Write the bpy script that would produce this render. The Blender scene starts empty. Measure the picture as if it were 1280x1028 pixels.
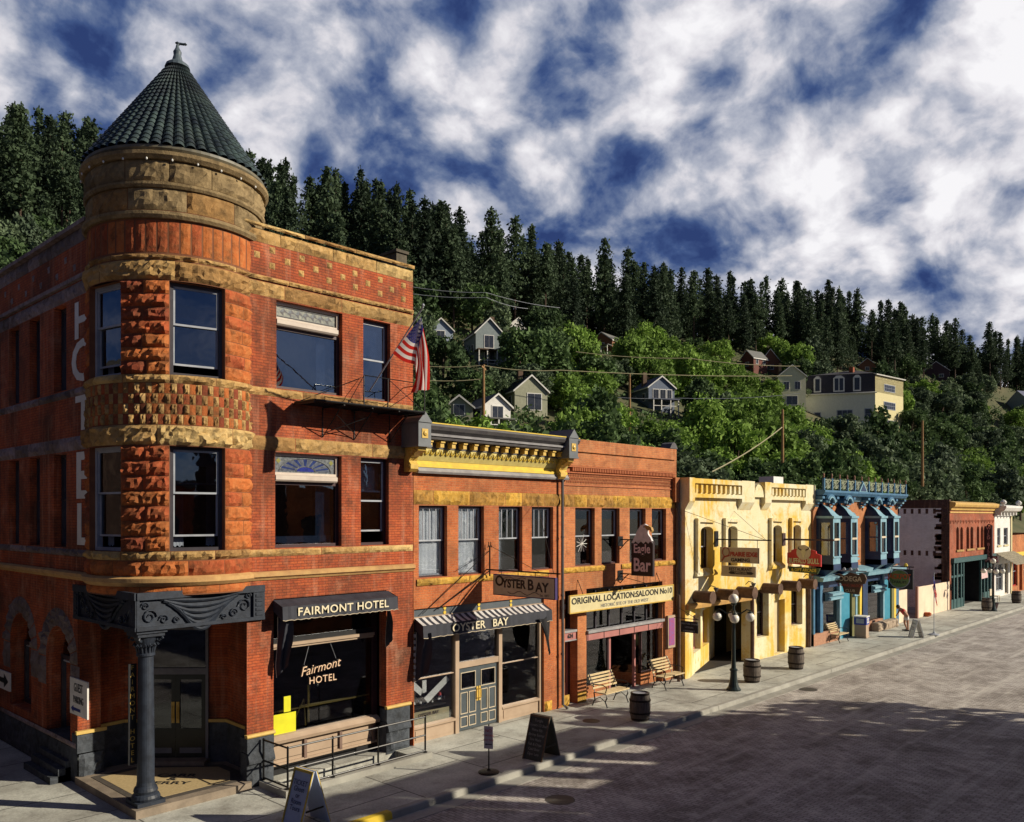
import bpy, math, random
from mathutils import Vector, Matrix, noise
R = random.Random(7)
S = bpy.context.scene
COL = S.collection
PI = math.pi
sin, cos, rad = math.sin, math.cos, math.radians
# ------------------------------------------------------------------ view geometry (metres; X down the street, Y into the buildings)
EYE = 6.75; F = 1053.0; AZ = rad(43.2); HY = 645.0
def ray(px):
    u = (px - 640) / F
    return cos(AZ) + sin(AZ) * u, sin(AZ) - cos(AZ) * u
def FX(px, Y): dx, dy = ray(px); return Y / dy * dx
def FY(px, X): dx, dy = ray(px); return X / dx * dy
def FZ(px, py, Y): return EYE + Y / ray(px)[1] * (HY - py) / F
def G(px, py, z=0.15):
    t = (EYE - z) * F / (py - HY); dx, dy = ray(px); return Vector((dx * t, dy * t, z))
def PT(px, py, t): dx, dy = ray(px); return Vector((dx * t, dy * t, EYE + t * (HY - py) / F))
# ------------------------------------------------------------------ materials
MATS = {}
def nt(name):
    m = bpy.data.materials.new(name); m.use_nodes = True
    t = m.node_tree; b = t.nodes['Principled BSDF']; MATS[name] = m
    return m, t, b
def N(t, typ, **kw):
    n = t.nodes.new(typ)
    for k, v in kw.items():
        if k in n.inputs: n.inputs[k].default_value = v
        else: setattr(n, k, v)
    return n
def mixc(t, fac, a, b, mode='MIX'):
    n = t.nodes.new('ShaderNodeMix'); n.data_type = 'RGBA'; n.blend_type = mode
    for i, v in ((0, fac), (6, a), (7, b)):
        if hasattr(v, 'links'): t.links.new(v, n.inputs[i])
        else: n.inputs[i].default_value = v if i == 0 else (v[0], v[1], v[2], 1)
    return n.outputs[2]
def ramp(t, src, lo, hi):
    n = t.nodes.new('ShaderNodeMapRange'); n.inputs[1].default_value = lo; n.inputs[2].default_value = hi
    t.links.new(src, n.inputs[0]); return n.outputs[0]
def coords(t, obj=False, scale=(1, 1, 1)):
    if obj: s = N(t, 'ShaderNodeTexCoord').outputs['Object']
    else: s = N(t, 'ShaderNodeNewGeometry').outputs['Position']
    if scale != (1, 1, 1):
        m = N(t, 'ShaderNodeMapping'); m.inputs['Scale'].default_value = scale
        t.links.new(s, m.inputs[0]); return m.outputs[0]
    return s
def noi(t, src, scale, detail=4, rough=.6):
    n = N(t, 'ShaderNodeTexNoise', Scale=scale, Detail=detail, Roughness=rough)
    t.links.new(src, n.inputs['Vector']); return n.outputs[0]
def mat(name, c, c2=None, scale=3.0, rough=.7, bump=0.0, bscale=None, metal=0.0, obj=False, stretch=(1, 1, 1), dirt=0.0, spec=.35):
    m, t, b = nt(name)
    v = coords(t, obj, stretch)
    c2 = c2 or tuple(x * .72 for x in c)
    n = noi(t, v, scale)
    out = mixc(t, ramp(t, n, .35, .65), c, c2)
    if dirt:
        d = noi(t, v, scale * .21, 6, .7)
        out = mixc(t, ramp(t, d, .45, .75), out, mixc(t, dirt, out, (.05, .04, .03)))
    t.links.new(out, b.inputs['Base Color'])
    b.inputs['Roughness'].default_value = rough; b.inputs['Metallic'].default_value = metal
    b.inputs['Specular IOR Level'].default_value = spec
    if bump:
        bn = N(t, 'ShaderNodeBump', Strength=bump, Distance=.02)
        t.links.new(noi(t, v, bscale or scale * 4, 5, .65), bn.inputs['Height']); t.links.new(bn.outputs[0], b.inputs['Normal'])
    return m
def brickmat(name, c1, c2, mortar, w=.21, h=.072, ms=.009, streak=.35, pale=(.6, .42, .3), horizontal=False, palefac=.25, dirtc=(.05, .03, .02), mort_smooth=.1):
    m, t, b = nt(name)
    p = coords(t); sx = N(t, 'ShaderNodeSeparateXYZ'); t.links.new(p, sx.inputs[0])
    cb = N(t, 'ShaderNodeCombineXYZ')
    if horizontal:
        t.links.new(sx.outputs[1], cb.inputs[0]); t.links.new(sx.outputs[0], cb.inputs[1])
    else:
        ad = N(t, 'ShaderNodeMath', operation='ADD'); t.links.new(sx.outputs[0], ad.inputs[0]); t.links.new(sx.outputs[1], ad.inputs[1])
        t.links.new(ad.outputs[0], cb.inputs[0]); t.links.new(sx.outputs[2], cb.inputs[1])
    br = N(t, 'ShaderNodeTexBrick', Scale=1.0)
    br.inputs['Brick Width'].default_value = w; br.inputs['Row Height'].default_value = h
    br.inputs['Mortar Size'].default_value = ms; br.inputs['Bias'].default_value = -.1; br.inputs['Mortar Smooth'].default_value = mort_smooth
    br.inputs['Color1'].default_value = (*c1, 1); br.inputs['Color2'].default_value = (*c2, 1); br.inputs['Mortar'].default_value = (*mortar, 1)
    t.links.new(cb.outputs[0], br.inputs['Vector'])
    col = br.outputs['Color']
    big = noi(t, p, .55, 6, .62)
    col = mixc(t, ramp(t, big, .40, .66), col, mixc(t, min(.85, streak * 1.35), col, dirtc))
    pt = noi(t, p, 2.3, 8, .7)
    col = mixc(t, ramp(t, pt, .5, .72), col, mixc(t, min(.8, streak * 1.2), col, dirtc)); pt2 = noi(t, p, 1.25, 5, .65)
    col = mixc(t, ramp(t, pt2, .55, .75), col, mixc(t, palefac * .8, col, pale))
    st = coords(t, False, (4.5, 4.5, .35)) if not horizontal else coords(t, False, (.12, 1.6, 1))
    sn = noi(t, st, 1.3, 5, .6)
    col = mixc(t, ramp(t, sn, .52, .85), col, mixc(t, palefac, col, pale))
    fine = noi(t, p, 22, 3, .7)
    col = mixc(t, .55, col, mixc(t, fine, (.12, .12, .12), (1.75, 1.75, 1.75)), 'MULTIPLY')
    t.links.new(col, b.inputs['Base Color'])
    b.inputs['Roughness'].default_value = .85; b.inputs['Specular IOR Level'].default_value = .2
    bp = N(t, 'ShaderNodeBump', Strength=.6, Distance=.012); bp.invert = True
    hm = N(t, 'ShaderNodeMath', operation='ADD'); t.links.new(br.outputs['Fac'], hm.inputs[0]); t.links.new(fine, hm.inputs[1])
    t.links.new(hm.outputs[0], bp.inputs['Height']); t.links.new(bp.outputs[0], b.inputs['Normal'])
    return m
def glassmat(name, tint, refl=.09, rough=.03, wave=0.0):
    m, t, b = nt(name); t.nodes.remove(b)
    o = t.nodes['Material Output']
    tr = N(t, 'ShaderNodeBsdfTransparent'); tr.inputs[0].default_value = (*tint, 1)
    gl = N(t, 'ShaderNodeBsdfGlossy'); gl.inputs['Roughness'].default_value = rough; gl.inputs[0].default_value = (.95, .97, 1, 1)
    lw = N(t, 'ShaderNodeLayerWeight', Blend=.28)
    ad = N(t, 'ShaderNodeMath', operation='ADD'); ad.use_clamp = True; ad.inputs[1].default_value = refl
    t.links.new(lw.outputs['Fresnel'], ad.inputs[0])
    mx = N(t, 'ShaderNodeMixShader'); t.links.new(ad.outputs[0], mx.inputs[0]); t.links.new(tr.outputs[0], mx.inputs[1]); t.links.new(gl.outputs[0], mx.inputs[2])
    if wave:
        bn = N(t, 'ShaderNodeBump', Strength=wave, Distance=.02)
        t.links.new(noi(t, coords(t), 2.2, 2, .5), bn.inputs['Height']); t.links.new(bn.outputs[0], gl.inputs['Normal'])
    t.links.new(mx.outputs[0], o.inputs[0]); return m
def clothmat(m):
    t = m.node_tree; b = t.nodes['Principled BSDF']; tl = N(t, 'ShaderNodeBsdfTranslucent'); t.links.new(b.inputs['Base Color'].links[0].from_socket, tl.inputs[0]); mx = N(t, 'ShaderNodeMixShader'); mx.inputs[0].default_value = .5
    t.links.new(b.outputs[0], mx.inputs[1]); t.links.new(tl.outputs[0], mx.inputs[2]); t.links.new(mx.outputs[0], t.nodes['Material Output'].inputs[0]); return m
def leafmat(name, c, c2, vary=.5):
    m, t, b = nt(name)
    oi = N(t, 'ShaderNodeObjectInfo')
    n = noi(t, coords(t), .55, 4, .6)
    col = mixc(t, ramp(t, n, .3, .7), c, c2)
    dk = mixc(t, oi.outputs['Random'], tuple([1 - vary] * 3), (1 + vary * .5, 1 + vary * .4, 1))
    col = mixc(t, 1.0, col, dk, 'MULTIPLY')
    t.links.new(col, b.inputs['Base Color']); b.inputs['Roughness'].default_value = .75; b.inputs['Specular IOR Level'].default_value = .15
    tl = N(t, 'ShaderNodeBsdfTranslucent'); t.links.new(col, tl.inputs[0])
    mx = N(t, 'ShaderNodeMixShader'); mx.inputs[0].default_value = .22
    t.links.new(b.outputs[0], mx.inputs[1]); t.links.new(tl.outputs[0], mx.inputs[2]); t.links.new(mx.outputs[0], t.nodes['Material Output'].inputs[0])
    return m

HB = brickmat('hotel brick', (.47, .108, .036), (.37, .072, .028), (.24, .06, .03), h=.07, palefac=.5, streak=.55, pale=(.58, .30, .19))
OB = brickmat('orange brick', (.55, .16, .05), (.42, .105, .035), (.46, .19, .09), h=.072, palefac=.4, pale=(.62, .3, .14))
EB = brickmat('tan orange brick', (.56, .20, .07), (.45, .14, .05), (.48, .22, .11), h=.072, palefac=.4, pale=(.66, .36, .18))
RB = brickmat('red far brick', (.40, .10, .045), (.30, .065, .03), (.36, .14, .08))
PB = brickmat('painted brick', (.78, .84, .92), (.66, .72, .80), (.5, .54, .6), h=.075, ms=.012, pale=(.85, .86, .9), streak=.16, palefac=.5, dirtc=(.1, .09, .1))
DB = brickmat('dark brick', (.09, .05, .045), (.06, .035, .03), (.05, .04, .04))
BLUEBR = brickmat('orange bay brick', (.52, .20, .08), (.45, .16, .06), (.4, .2, .1))
def stonemat(name, a, b_, c_, dark=(.06, .04, .02), bump=.9, vs=2.3):
    m, t, b = nt(name); p = coords(t)
    vo = N(t, 'ShaderNodeTexVoronoi', Scale=vs); t.links.new(p, vo.inputs['Vector'])
    n1 = noi(t, p, 1.1, 6, .65); n2 = noi(t, p, 7, 6, .7)
    col = mixc(t, ramp(t, n1, .3, .7), a, b_)
    col = mixc(t, ramp(t, n2, .45, .8), col, c_)
    sp = N(t, 'ShaderNodeSeparateColor'); t.links.new(vo.outputs['Color'], sp.inputs[0])
    col = mixc(t, ramp(t, sp.outputs[0], .6, 1.0), col, mixc(t, .3, col, dark))
    n3 = noi(t, p, 3.1, 8, .75)
    col = mixc(t, ramp(t, n3, .50, .68), col, mixc(t, .72, col, dark)); n4 = noi(t, p, .45, 5, .6)
    col = mixc(t, ramp(t, n4, .48, .7), col, mixc(t, .45, col, dark))
    t.links.new(col, b.inputs['Base Color']); b.inputs['Roughness'].default_value = .9; b.inputs['Specular IOR Level'].default_value = .15
    bp = N(t, 'ShaderNodeBump', Strength=bump, Distance=.03); t.links.new(n2, bp.inputs['Height']); t.links.new(bp.outputs[0], b.inputs['Normal'])
    return m
YS = stonemat('golden sandstone', (.50, .31, .11), (.36, .21, .08), (.55, .37, .17))
OYS = stonemat('ochre sandstone', (.62, .36, .06), (.5, .26, .04), (.64, .42, .12))
RS = stonemat('red sandstone', (.42, .10, .035), (.30, .06, .025), (.46, .15, .055))
OS = stonemat('orange sandstone', (.50, .15, .04), (.38, .10, .03), (.5, .2, .07))
TS = stonemat('olive tower stone', (.31, .22, .11), (.19, .14, .075), (.37, .27, .14))
YS2 = stonemat('brown sandstone', (.36, .20, .07), (.25, .14, .055), (.42, .25, .1)); YS3 = stonemat('pale sandstone', (.60, .42, .17), (.48, .31, .12), (.62, .46, .22))
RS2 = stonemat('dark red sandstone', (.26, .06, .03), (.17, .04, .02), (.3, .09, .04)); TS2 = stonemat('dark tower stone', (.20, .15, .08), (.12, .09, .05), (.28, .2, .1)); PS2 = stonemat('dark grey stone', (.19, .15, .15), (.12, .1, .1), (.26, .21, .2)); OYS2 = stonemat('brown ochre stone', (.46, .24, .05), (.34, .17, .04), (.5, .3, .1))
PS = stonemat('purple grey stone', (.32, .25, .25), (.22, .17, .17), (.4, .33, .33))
BS = stonemat('blue black painted stone', (.075, .085, .10), (.05, .058, .07), (.11, .12, .14), dark=(.02, .02, .02))
IRON = mat('blue black cast iron', (.030, .038, .055), (.018, .022, .032), 6, .5, .15, spec=.3)
BLK = mat('black paint', (.012, .012, .014), (.02, .02, .022), 5, .45)
BLKM = mat('black iron', (.01, .01, .012), (.018, .017, .016), 9, .4, metal=.4)
GOLD = mat('gold paint', (.62, .42, .10), (.5, .32, .06), 8, .4)
YEL = mat('yellow trim', (.72, .52, .05), (.6, .42, .05), 5, .6, dirt=.2)
TAN = mat('tan trim', (.42, .31, .22), (.36, .26, .18), 2, .6, dirt=.15)
CREAM = mat('cream trim', (.62, .52, .38), (.5, .42, .3), 3, .6, dirt=.2)
MAR = mat('maroon wood', (.055, .022, .025), (.04, .018, .02), 4, .5)
DKF = mat('dark frame', (.03, .026, .034), (.045, .04, .05), 4, .5)
SLATE = mat('slate paint', (.09, .105, .12), (.07, .085, .10), 3, .5, dirt=.15)
GRYW = mat('grey white wood', (.38, .40, .44), (.28, .3, .34), 3, .6, dirt=.2)
WHT = mat('white paint', (.75, .73, .69), (.62, .6, .56), 2, .6, dirt=.15)
CURT = mat('white curtain cloth', (.72, .72, .74), (.55, .56, .6), 3, .9)
FAB = mat('black awning cloth', (.022, .024, .034), (.035, .037, .05), 2.2, .7, .3, 3)
FABW = mat('white awning stripe', (.6, .58, .56), (.45, .43, .42), 5, .8)
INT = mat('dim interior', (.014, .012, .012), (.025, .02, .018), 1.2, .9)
PINK = mat('pink fascia', (.42, .17, .15), (.34, .13, .12), 2, .6, dirt=.2)
WOOD = mat('weathered wood', (.17, .105, .06), (.09, .055, .035), 3, .85, .4, 12, stretch=(1, 1, 6))
LOG = mat('brown log wood', (.13, .075, .05), (.07, .04, .028), 4, .9, .6, 9)
POLEW = mat('pole wood', (.30, .17, .07), (.2, .11, .05), 3, .9)
BENCHW = mat('bench slat wood', (.60, .47, .27), (.5, .38, .2), 6, .6)
BARW = mat('barrel staves', (.14, .115, .095), (.075, .06, .05), 7, .85, .5, 20, obj=True, stretch=(3, 3, .5))
HOOP = mat('barrel hoop', (.012, .011, .011), (.03, .02, .015), 8, .55, metal=.5)
CONC = mat('concrete curb', (.36, .35, .31), (.27, .26, .23), 1.6, .85, .4, 14, dirt=.35)
YCURB = mat('yellow curb paint', (.70, .50, .03), (.58, .4, .03), 3, .7, dirt=.3)
GLASS = glassmat('window glass', (.5, .54, .6), .12, .02); GLASSC = glassmat('clear window glass', (.86, .88, .9), .05, .02)
GLASSW = glassmat('wavy window glass', (.42, .47, .55), .11, .02, .14)
GLASSD = glassmat('dark shop glass', (.55, .58, .62), .03, .03, .04)
GLB = mat('lamp globe', (.78, .76, .66), (.7, .68, .58), 3, .25)
def stuccomat(name):
    m, t, b = nt(name); p = coords(t)
    n1_ = noi(t, p, .42, 6, .6); n2_ = noi(t, coords(t, False, (2.6, 2.6, .3)), 1.1, 6, .65); n3_ = noi(t, p, 2.4, 7, .7); n4_ = noi(t, p, 16, 4, .7)
    col = mixc(t, ramp(t, n1_, .45, .56), (.66, .44, .09), (.70, .62, .40)); col = mixc(t, ramp(t, n2_, .50, .68), col, (.72, .67, .50)); col = mixc(t, ramp(t, n3_, .54, .68), col, mixc(t, .75, col, (.55, .33, .05)))
    col = mixc(t, .4, col, mixc(t, n4_, (.4, .4, .4), (1.4, 1.4, 1.4)), 'MULTIPLY')
    t.links.new(col, b.inputs['Base Color']); b.inputs['Roughness'].default_value = .92; b.inputs['Specular IOR Level'].default_value = .1
    bp = N(t, 'ShaderNodeBump', Strength=.7, Distance=.02); t.links.new(n4_, bp.inputs['Height']); t.links.new(bp.outputs[0], b.inputs['Normal']); return m
STUC = stuccomat('yellow stucco')
STUC2 = mat('pale stucco', (.60, .50, .30), (.52, .43, .25), 2, .9, .35, 20, dirt=.25)
BROWN = mat('brown panel', (.24, .18, .12), (.18, .135, .09), 3, .8)
NAVY = mat('navy paint', (.012, .03, .085), (.02, .045, .11), 3, .45)
TEAL = mat('teal paint', (.06, .17, .28), (.035, .11, .21), 3, .5)
AQUA = mat('pale aqua paint', (.22, .38, .45), (.15, .29, .37), 3, .5)
SKYB = mat('turquoise panel', (.04, .24, .34), (.03, .2, .3), 3, .5)
DGRN = mat('dark green paint', (.025, .07, .075), (.035, .09, .09), 3, .5)
PANELW = mat('bare board fence', (.74, .60, .44), (.66, .52, .38), 1.2, .85, .2, 12, dirt=.12)
RED = mat('red paint', (.50, .025, .02), (.4, .02, .02), 3, .5)
ROOFT = mat('roof tar', (.05, .048, .05), (.08, .075, .07), 2, .9)
BEIGE = mat('sign beige', (.55, .45, .30), (.47, .38, .25), 4, .7)
CREAMS = mat('sign cream', (.62, .54, .30), (.54, .46, .25), 3, .7)
# ------------------------------------------------------------------ mesh building
ORG = {}
class MB:
    def __init__(s): s.v = []; s.f = []; s.m = []
    def face(s, pts, mi=0):
        b = len(s.v); s.v += [tuple(p) for p in pts]; s.f.append(tuple(range(b, b + len(pts)))); s.m.append(mi)
    def box(s, a0, a1, z0, z1, d0, d1, M=None, mi=0, skip=''):
        M = M or (lambda a, z, d: (a, d, z))
        P = [M(a, z, d) for d in (d0, d1) for z in (z0, z1) for a in (a0, a1)]
        b = len(s.v); s.v += P
        for f in ((0, 1, 3, 2), (5, 4, 6, 7), (4, 0, 2, 6), (1, 5, 7, 3), (2, 3, 7, 6), (4, 5, 1, 0)):
            s.f.append(tuple(b + i for i in f)); s.m.append(mi)
        return s
    def bx(s, x0, x1, y0, y1, z0, z1, mi=0): return s.box(x0, x1, z0, z1, y0, y1, None, mi)
    def prof(s, pts, a0, a1, M, mi=0, ends=True):   # profile of (d,z) swept along a
        n = len(pts); b = len(s.v)
        s.v += [M(a0, z, d) for d, z in pts] + [M(a1, z, d) for d, z in pts]
        for i in range(n):
            j = (i + 1) % n; s.f.append((b + i, b + j, b + n + j, b + n + i)); s.m.append(mi)
        if ends: s.f.append(tuple(b + i for i in range(n))); s.f.append(tuple(b + n + i for i in reversed(range(n)))); s.m += [mi, mi]
        return s
    def lathe(s, prof, c=(0, 0, 0), n=16, a0=0, a1=2 * PI, mi=0, caps=True):
        full = abs(a1 - a0 - 2 * PI) < 1e-6; k = n if full else n + 1; b = len(s.v)
        for r, z in prof:
            for i in range(k):
                a = a0 + (a1 - a0) * i / n; s.v.append((c[0] + r * cos(a), c[1] + r * sin(a), c[2] + z))
        for j in range(len(prof) - 1):
            for i in range(n):
                i2 = (i + 1) % k
                s.f.append((b + j * k + i, b + j * k + i2, b + (j + 1) * k + i2, b + (j + 1) * k + i)); s.m.append(mi)
        if caps and full:
            if prof[0][0] > 1e-4: s.f.append(tuple(b + i for i in reversed(range(k)))); s.m.append(mi)
            if prof[-1][0] > 1e-4: s.f.append(tuple(b + (len(prof) - 1) * k + i for i in range(k))); s.m.append(mi)
        return s
    def tube(s, pts, r, n=6, mi=0, r1=None):
        pts = [Vector(p) for p in pts]; b = len(s.v); L = len(pts)
        for i, p in enumerate(pts):
            d = (pts[min(i + 1, L - 1)] - pts[max(i - 1, 0)]).normalized()
            u = d.cross(Vector((0, 0, 1)) if abs(d.z) < .9 else Vector((1, 0, 0))).normalized(); w = d.cross(u)
            rr = r if r1 is None else r + (r1 - r) * i / (L - 1)
            for k in range(n):
                a = 2 * PI * k / n; s.v.append(tuple(p + u * (rr * cos(a)) + w * (rr * sin(a))))
        for i in range(L - 1):
            for k in range(n):
                k2 = (k + 1) % n; s.f.append((b + i * n + k, b + i * n + k2, b + (i + 1) * n + k2, b + (i + 1) * n + k)); s.m.append(mi)
        s.f.append(tuple(b + k for k in range(n))); s.f.append(tuple(b + (L - 1) * n + k for k in range(n))); s.m += [mi, mi]
        return s
    def wall(s, M, a0, a1, z0, z1, ops, depth=.3, mi=0, d=0, split=1):   # sheet with openings and reveals
        A = sorted({a0 + (a1 - a0) * k / split for k in range(split + 1)} | {v for o in ops for v in o[:2] if a0 < v < a1}); Z = sorted({z0, z1} | {v for o in ops for v in o[2:4] if z0 < v < z1})
        for i in range(len(A) - 1):
            for j in range(len(Z) - 1):
                ca, cz = (A[i] + A[i + 1]) / 2, (Z[j] + Z[j + 1]) / 2
                if any(o[0] < ca < o[1] and o[2] < cz < o[3] for o in ops): continue
                s.face([M(A[i], Z[j], d), M(A[i + 1], Z[j], d), M(A[i + 1], Z[j + 1], d), M(A[i], Z[j + 1], d)], mi)
        for o in ops:
            b0, b1, y0, y1 = o[:4]; e = d + depth
            s.face([M(b0, y0, d), M(b0, y1, d), M(b0, y1, e), M(b0, y0, e)], mi); s.face([M(b1, y0, d), M(b1, y0, e), M(b1, y1, e), M(b1, y1, d)], mi)
            s.face([M(b0, y1, d), M(b1, y1, d), M(b1, y1, e), M(b0, y1, e)], mi)
            if y0 > z0 + .01: s.face([M(b0, y0, d), M(b0, y0, e), M(b1, y0, e), M(b1, y0, d)], mi)
        return s
    def spandrel(s, M, b0, b1, zs, zt, depth=.3, mi=0, n=10, d=0):  # fills the corners above an arch inside a square-headed opening
        c, r, hgt = (b0 + b1) / 2, (b1 - b0) / 2, zt - zs
        pts = [(c - r * cos(PI * i / n), zs + hgt * sin(PI * i / n)) for i in range(n + 1)]
        for i in range(n):
            p, q = pts[i], pts[i + 1]
            s.face([M(p[0], p[1], d), M(q[0], q[1], d), M(q[0], zt + .001, d), M(p[0], zt + .001, d)], mi)
            s.face([M(p[0], p[1], d), M(q[0], q[1], d), M(q[0], q[1], d + depth), M(p[0], p[1], d + depth)], mi)
        return s
    def rock(s, M, a0, a1, z0, z1, amp=.06, g=.13, d=0, mi=0, gap=.008):
        a0 += gap; a1 -= gap; z0 += gap; z1 -= gap
        na = max(3, int(round((a1 - a0) / g)) + 1); nz = max(3, int(round((z1 - z0) / g)) + 1); b = len(s.v); sd = R.uniform(0, 99)
        for j in range(nz + 1):
            for i in range(na + 1):
                e = 0 if i in (0, na) or j in (0, nz) else 1
                ja, jz = (R.uniform(-.3, .3) / na * e, R.uniform(-.3, .3) / nz * e)
                a, z = a0 + (a1 - a0) * (i / na + ja), z0 + (z1 - z0) * (j / nz + jz)
                h = 0 if not e else amp * (.35 + .65 * abs(noise.noise(Vector((a * 2.3 + sd, z * 2.3, sd)))) * 1.6 + R.uniform(-.3, .45))
                s.v.append(M(a, z, d - .004 - h))
        for j in range(nz):
            for i in range(na):
                q = b + j * (na + 1) + i; s.f.append((q, q + 1, q + na + 2, q + na + 1)); s.m.append(mi)
        return s
    def course(s, M, a0, a1, z0, z1, amp=.05, L=(.7, 1.5), g=.13, d=0, mis=(0,)):
        a = a0
        while a < a1 - .01:
            l = R.uniform(*L)
            if a1 - (a + l) < L[0] * .6: l = a1 - a
            s.rock(M, a, min(a + l, a1), z0, z1, amp, g, d, R.choice(mis)); a += l
        return s
    def poly(s, pts, M, d0, d1, mi=0):   # extruded outline (a,z)
        n = len(pts); b = len(s.v)
        s.v += [M(a, z, d0) for a, z in pts] + [M(a, z, d1) for a, z in pts]
        s.f.append(tuple(b + i for i in range(n))); s.f.append(tuple(b + n + i for i in reversed(range(n)))); s.m += [mi, mi]
        for i in range(n): s.f.append((b + i, b + (i + 1) % n, b + n + (i + 1) % n, b + n + i)); s.m.append(mi)
        return s
    def build(s, name, ms, parent=None, label=None, smooth=False, bevel=0):
        me = bpy.data.meshes.new(name); o = ORG.get(parent.name, Vector()) if parent else Vector()
        me.from_pydata([(x - o.x, y - o.y, z - o.z) for x, y, z in s.v], [], s.f)
        for m in (ms if isinstance(ms, (list, tuple)) else [ms]): me.materials.append(m)
        if len(me.materials) > 1: me.polygons.foreach_set('material_index', s.m)
        if smooth: me.polygons.foreach_set('use_smooth', [True] * len(s.f))
        me.update(); ob = bpy.data.objects.new(name, me); COL.objects.link(ob)
        if parent: ob.parent = parent; ORG[ob.name] = o
        if label: ob['label'] = label
        if bevel:
            bv = ob.modifiers.new('b', 'BEVEL'); bv.width = bevel; bv.segments = 2
        return ob
def tag(o, label, cat, group=None, kind=None):
    if label: o['label'] = label
    if cat: o['category'] = cat
    if group: o['group'] = group
    if kind: o['kind'] = kind
    return o
def thing(name, label, cat, loc=(0, 0, 0), rz=0, group=None, world=True):
    o = bpy.data.objects.new(name, None); COL.objects.link(o); o.location = loc; o.rotation_euler = (0, 0, rz); o.empty_display_size = .3
    ORG[o.name] = Vector(loc) if world else Vector()
    return tag(o, label, cat, group)
def struct(name, mb, m, **k): o = mb.build(name, m, **k); o['kind'] = 'structure'; return o
def copy_tree(o, parent=None):
    c = o.copy(); COL.objects.link(c); c.parent = parent
    for ch in list(o.children): copy_tree(ch, c)
    return c
def text(parent, body, loc, rot, size, m, ext=.008, name='lettering', bold=0.0, sx=1.0, ax='CENTER', spacing=1.0, shear=0, label=None, line=1.0):
    cu = bpy.data.curves.new('t', 'FONT'); cu.body = body; cu.size = size; cu.extrude = ext; cu.offset = bold; cu.align_x = ax; cu.align_y = 'CENTER'
    cu.space_character = spacing; cu.shear = shear; cu.resolution_u = 3; cu.space_line = line
    to = bpy.data.objects.new('t', cu); COL.objects.link(to)
    me = bpy.data.meshes.new_from_object(to); bpy.data.objects.remove(to)
    o = ORG.get(parent.name, Vector())
    mt = Matrix.Translation(Vector(loc) - o) @ (rot if isinstance(rot, Matrix) else Matrix.Rotation(rot[2], 4, 'Z') @ Matrix.Rotation(rot[1], 4, 'Y') @ Matrix.Rotation(rot[0], 4, 'X')) @ Matrix.Diagonal((sx, 1, 1, 1))
    me.transform(mt); me.materials.clear(); me.materials.append(m)
    ob = bpy.data.objects.new(name, me); COL.objects.link(ob); ob.parent = parent; ORG[ob.name] = o
    if label: ob['label'] = label
    return ob
FR = (PI / 2, 0, 0); LF = (PI / 2, 0, -PI / 2)
def MF(Y): return lambda a, z, d: (a, Y + d, z)
def ML(X): return lambda a, z, d: (X + d, a, z)
# ------------------------------------------------------------------ sun, sky, camera
EL = rad(26); SA = Vector((.57, -.82, 0)).normalized()
sd = Vector((SA.x * cos(EL), SA.y * cos(EL), sin(EL)))
sl = bpy.data.lights.new('sun', 'SUN'); sl.energy = 5.0; sl.angle = rad(.5); sl.color = (1, .90, .72)
so = bpy.data.objects.new('sun', sl); COL.objects.link(so); so.location = sd * 60; so.rotation_euler = (-sd).to_track_quat('-Z', 'Y').to_euler()
W = bpy.data.worlds.new('World'); S.world = W; W.use_nodes = True; wt = W.node_tree
bg = wt.nodes['Background']; bg.inputs[1].default_value = .1
sky = N(wt, 'ShaderNodeTexSky'); sky.sky_type = 'NISHITA'; sky.sun_disc = False; sky.sun_elevation = EL; sky.sun_rotation = math.atan2(SA.x, SA.y)
tc = N(wt, 'ShaderNodeTexCoord'); sep = N(wt, 'ShaderNodeSeparateXYZ'); wt.links.new(tc.outputs['Generated'], sep.inputs[0])
def wm(op, a, b=None):
    n = N(wt, 'ShaderNodeMath', operation=op)
    for i, v in ((0, a), (1, b)):
        if v is None: continue
        if hasattr(v, 'links'): wt.links.new(v, n.inputs[i])
        else: n.inputs[i].default_value = v
    return n.outputs[0]
zz = wm('ADD', wm('MAXIMUM', sep.outputs[2], 0.0), .62)
cx = N(wt, 'ShaderNodeCombineXYZ'); wt.links.new(wm('DIVIDE', sep.outputs[0], zz), cx.inputs[0]); wt.links.new(wm('DIVIDE', sep.outputs[1], zz), cx.inputs[1])
cx.inputs[2].default_value = 3.7
wpn = N(wt, 'ShaderNodeTexNoise', Scale=6.0, Detail=3); wt.links.new(cx.outputs[0], wpn.inputs['Vector'])
wv = N(wt, 'ShaderNodeVectorMath', operation='MULTIPLY_ADD'); wt.links.new(wpn.outputs['Color'], wv.inputs[0]); wv.inputs[1].default_value = (.06, .06, .05); wt.links.new(cx.outputs[0], wv.inputs[2])
n1 = noi(wt, wv.outputs[0], 10.5, 5, .46); n2 = noi(wt, cx.outputs[0], 3.1, 3, .5); n3 = noi(wt, wv.outputs[0], 27, 9, .6)
v = wm('ADD', wm('ADD', wm('MULTIPLY', n1, .62), wm('MULTIPLY', n2, .20)), wm('MULTIPLY', n3, .18))
CR = N(wt, 'ShaderNodeValToRGB'); e = CR.color_ramp.elements
e[0].position = .375; e[0].color = (.22, .42, 1.35, 1); e[1].position = .60; e[1].color = (7.6, 7.5, 7.7, 1)
for p, c in ((.41, (.42, .75, 1.9)), (.445, (1.1, 1.5, 2.6)), (.475, (2.3, 2.6, 3.5)), (.51, (3.7, 3.9, 4.6)), (.545, (5.7, 5.6, 6.0))):
    q = e.new(p); q.color = (*c, 1)
rt_ = wm('SUBTRACT', wm('MULTIPLY', sep.outputs[0], .6845), wm('MULTIPLY', sep.outputs[1], .729))
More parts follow.
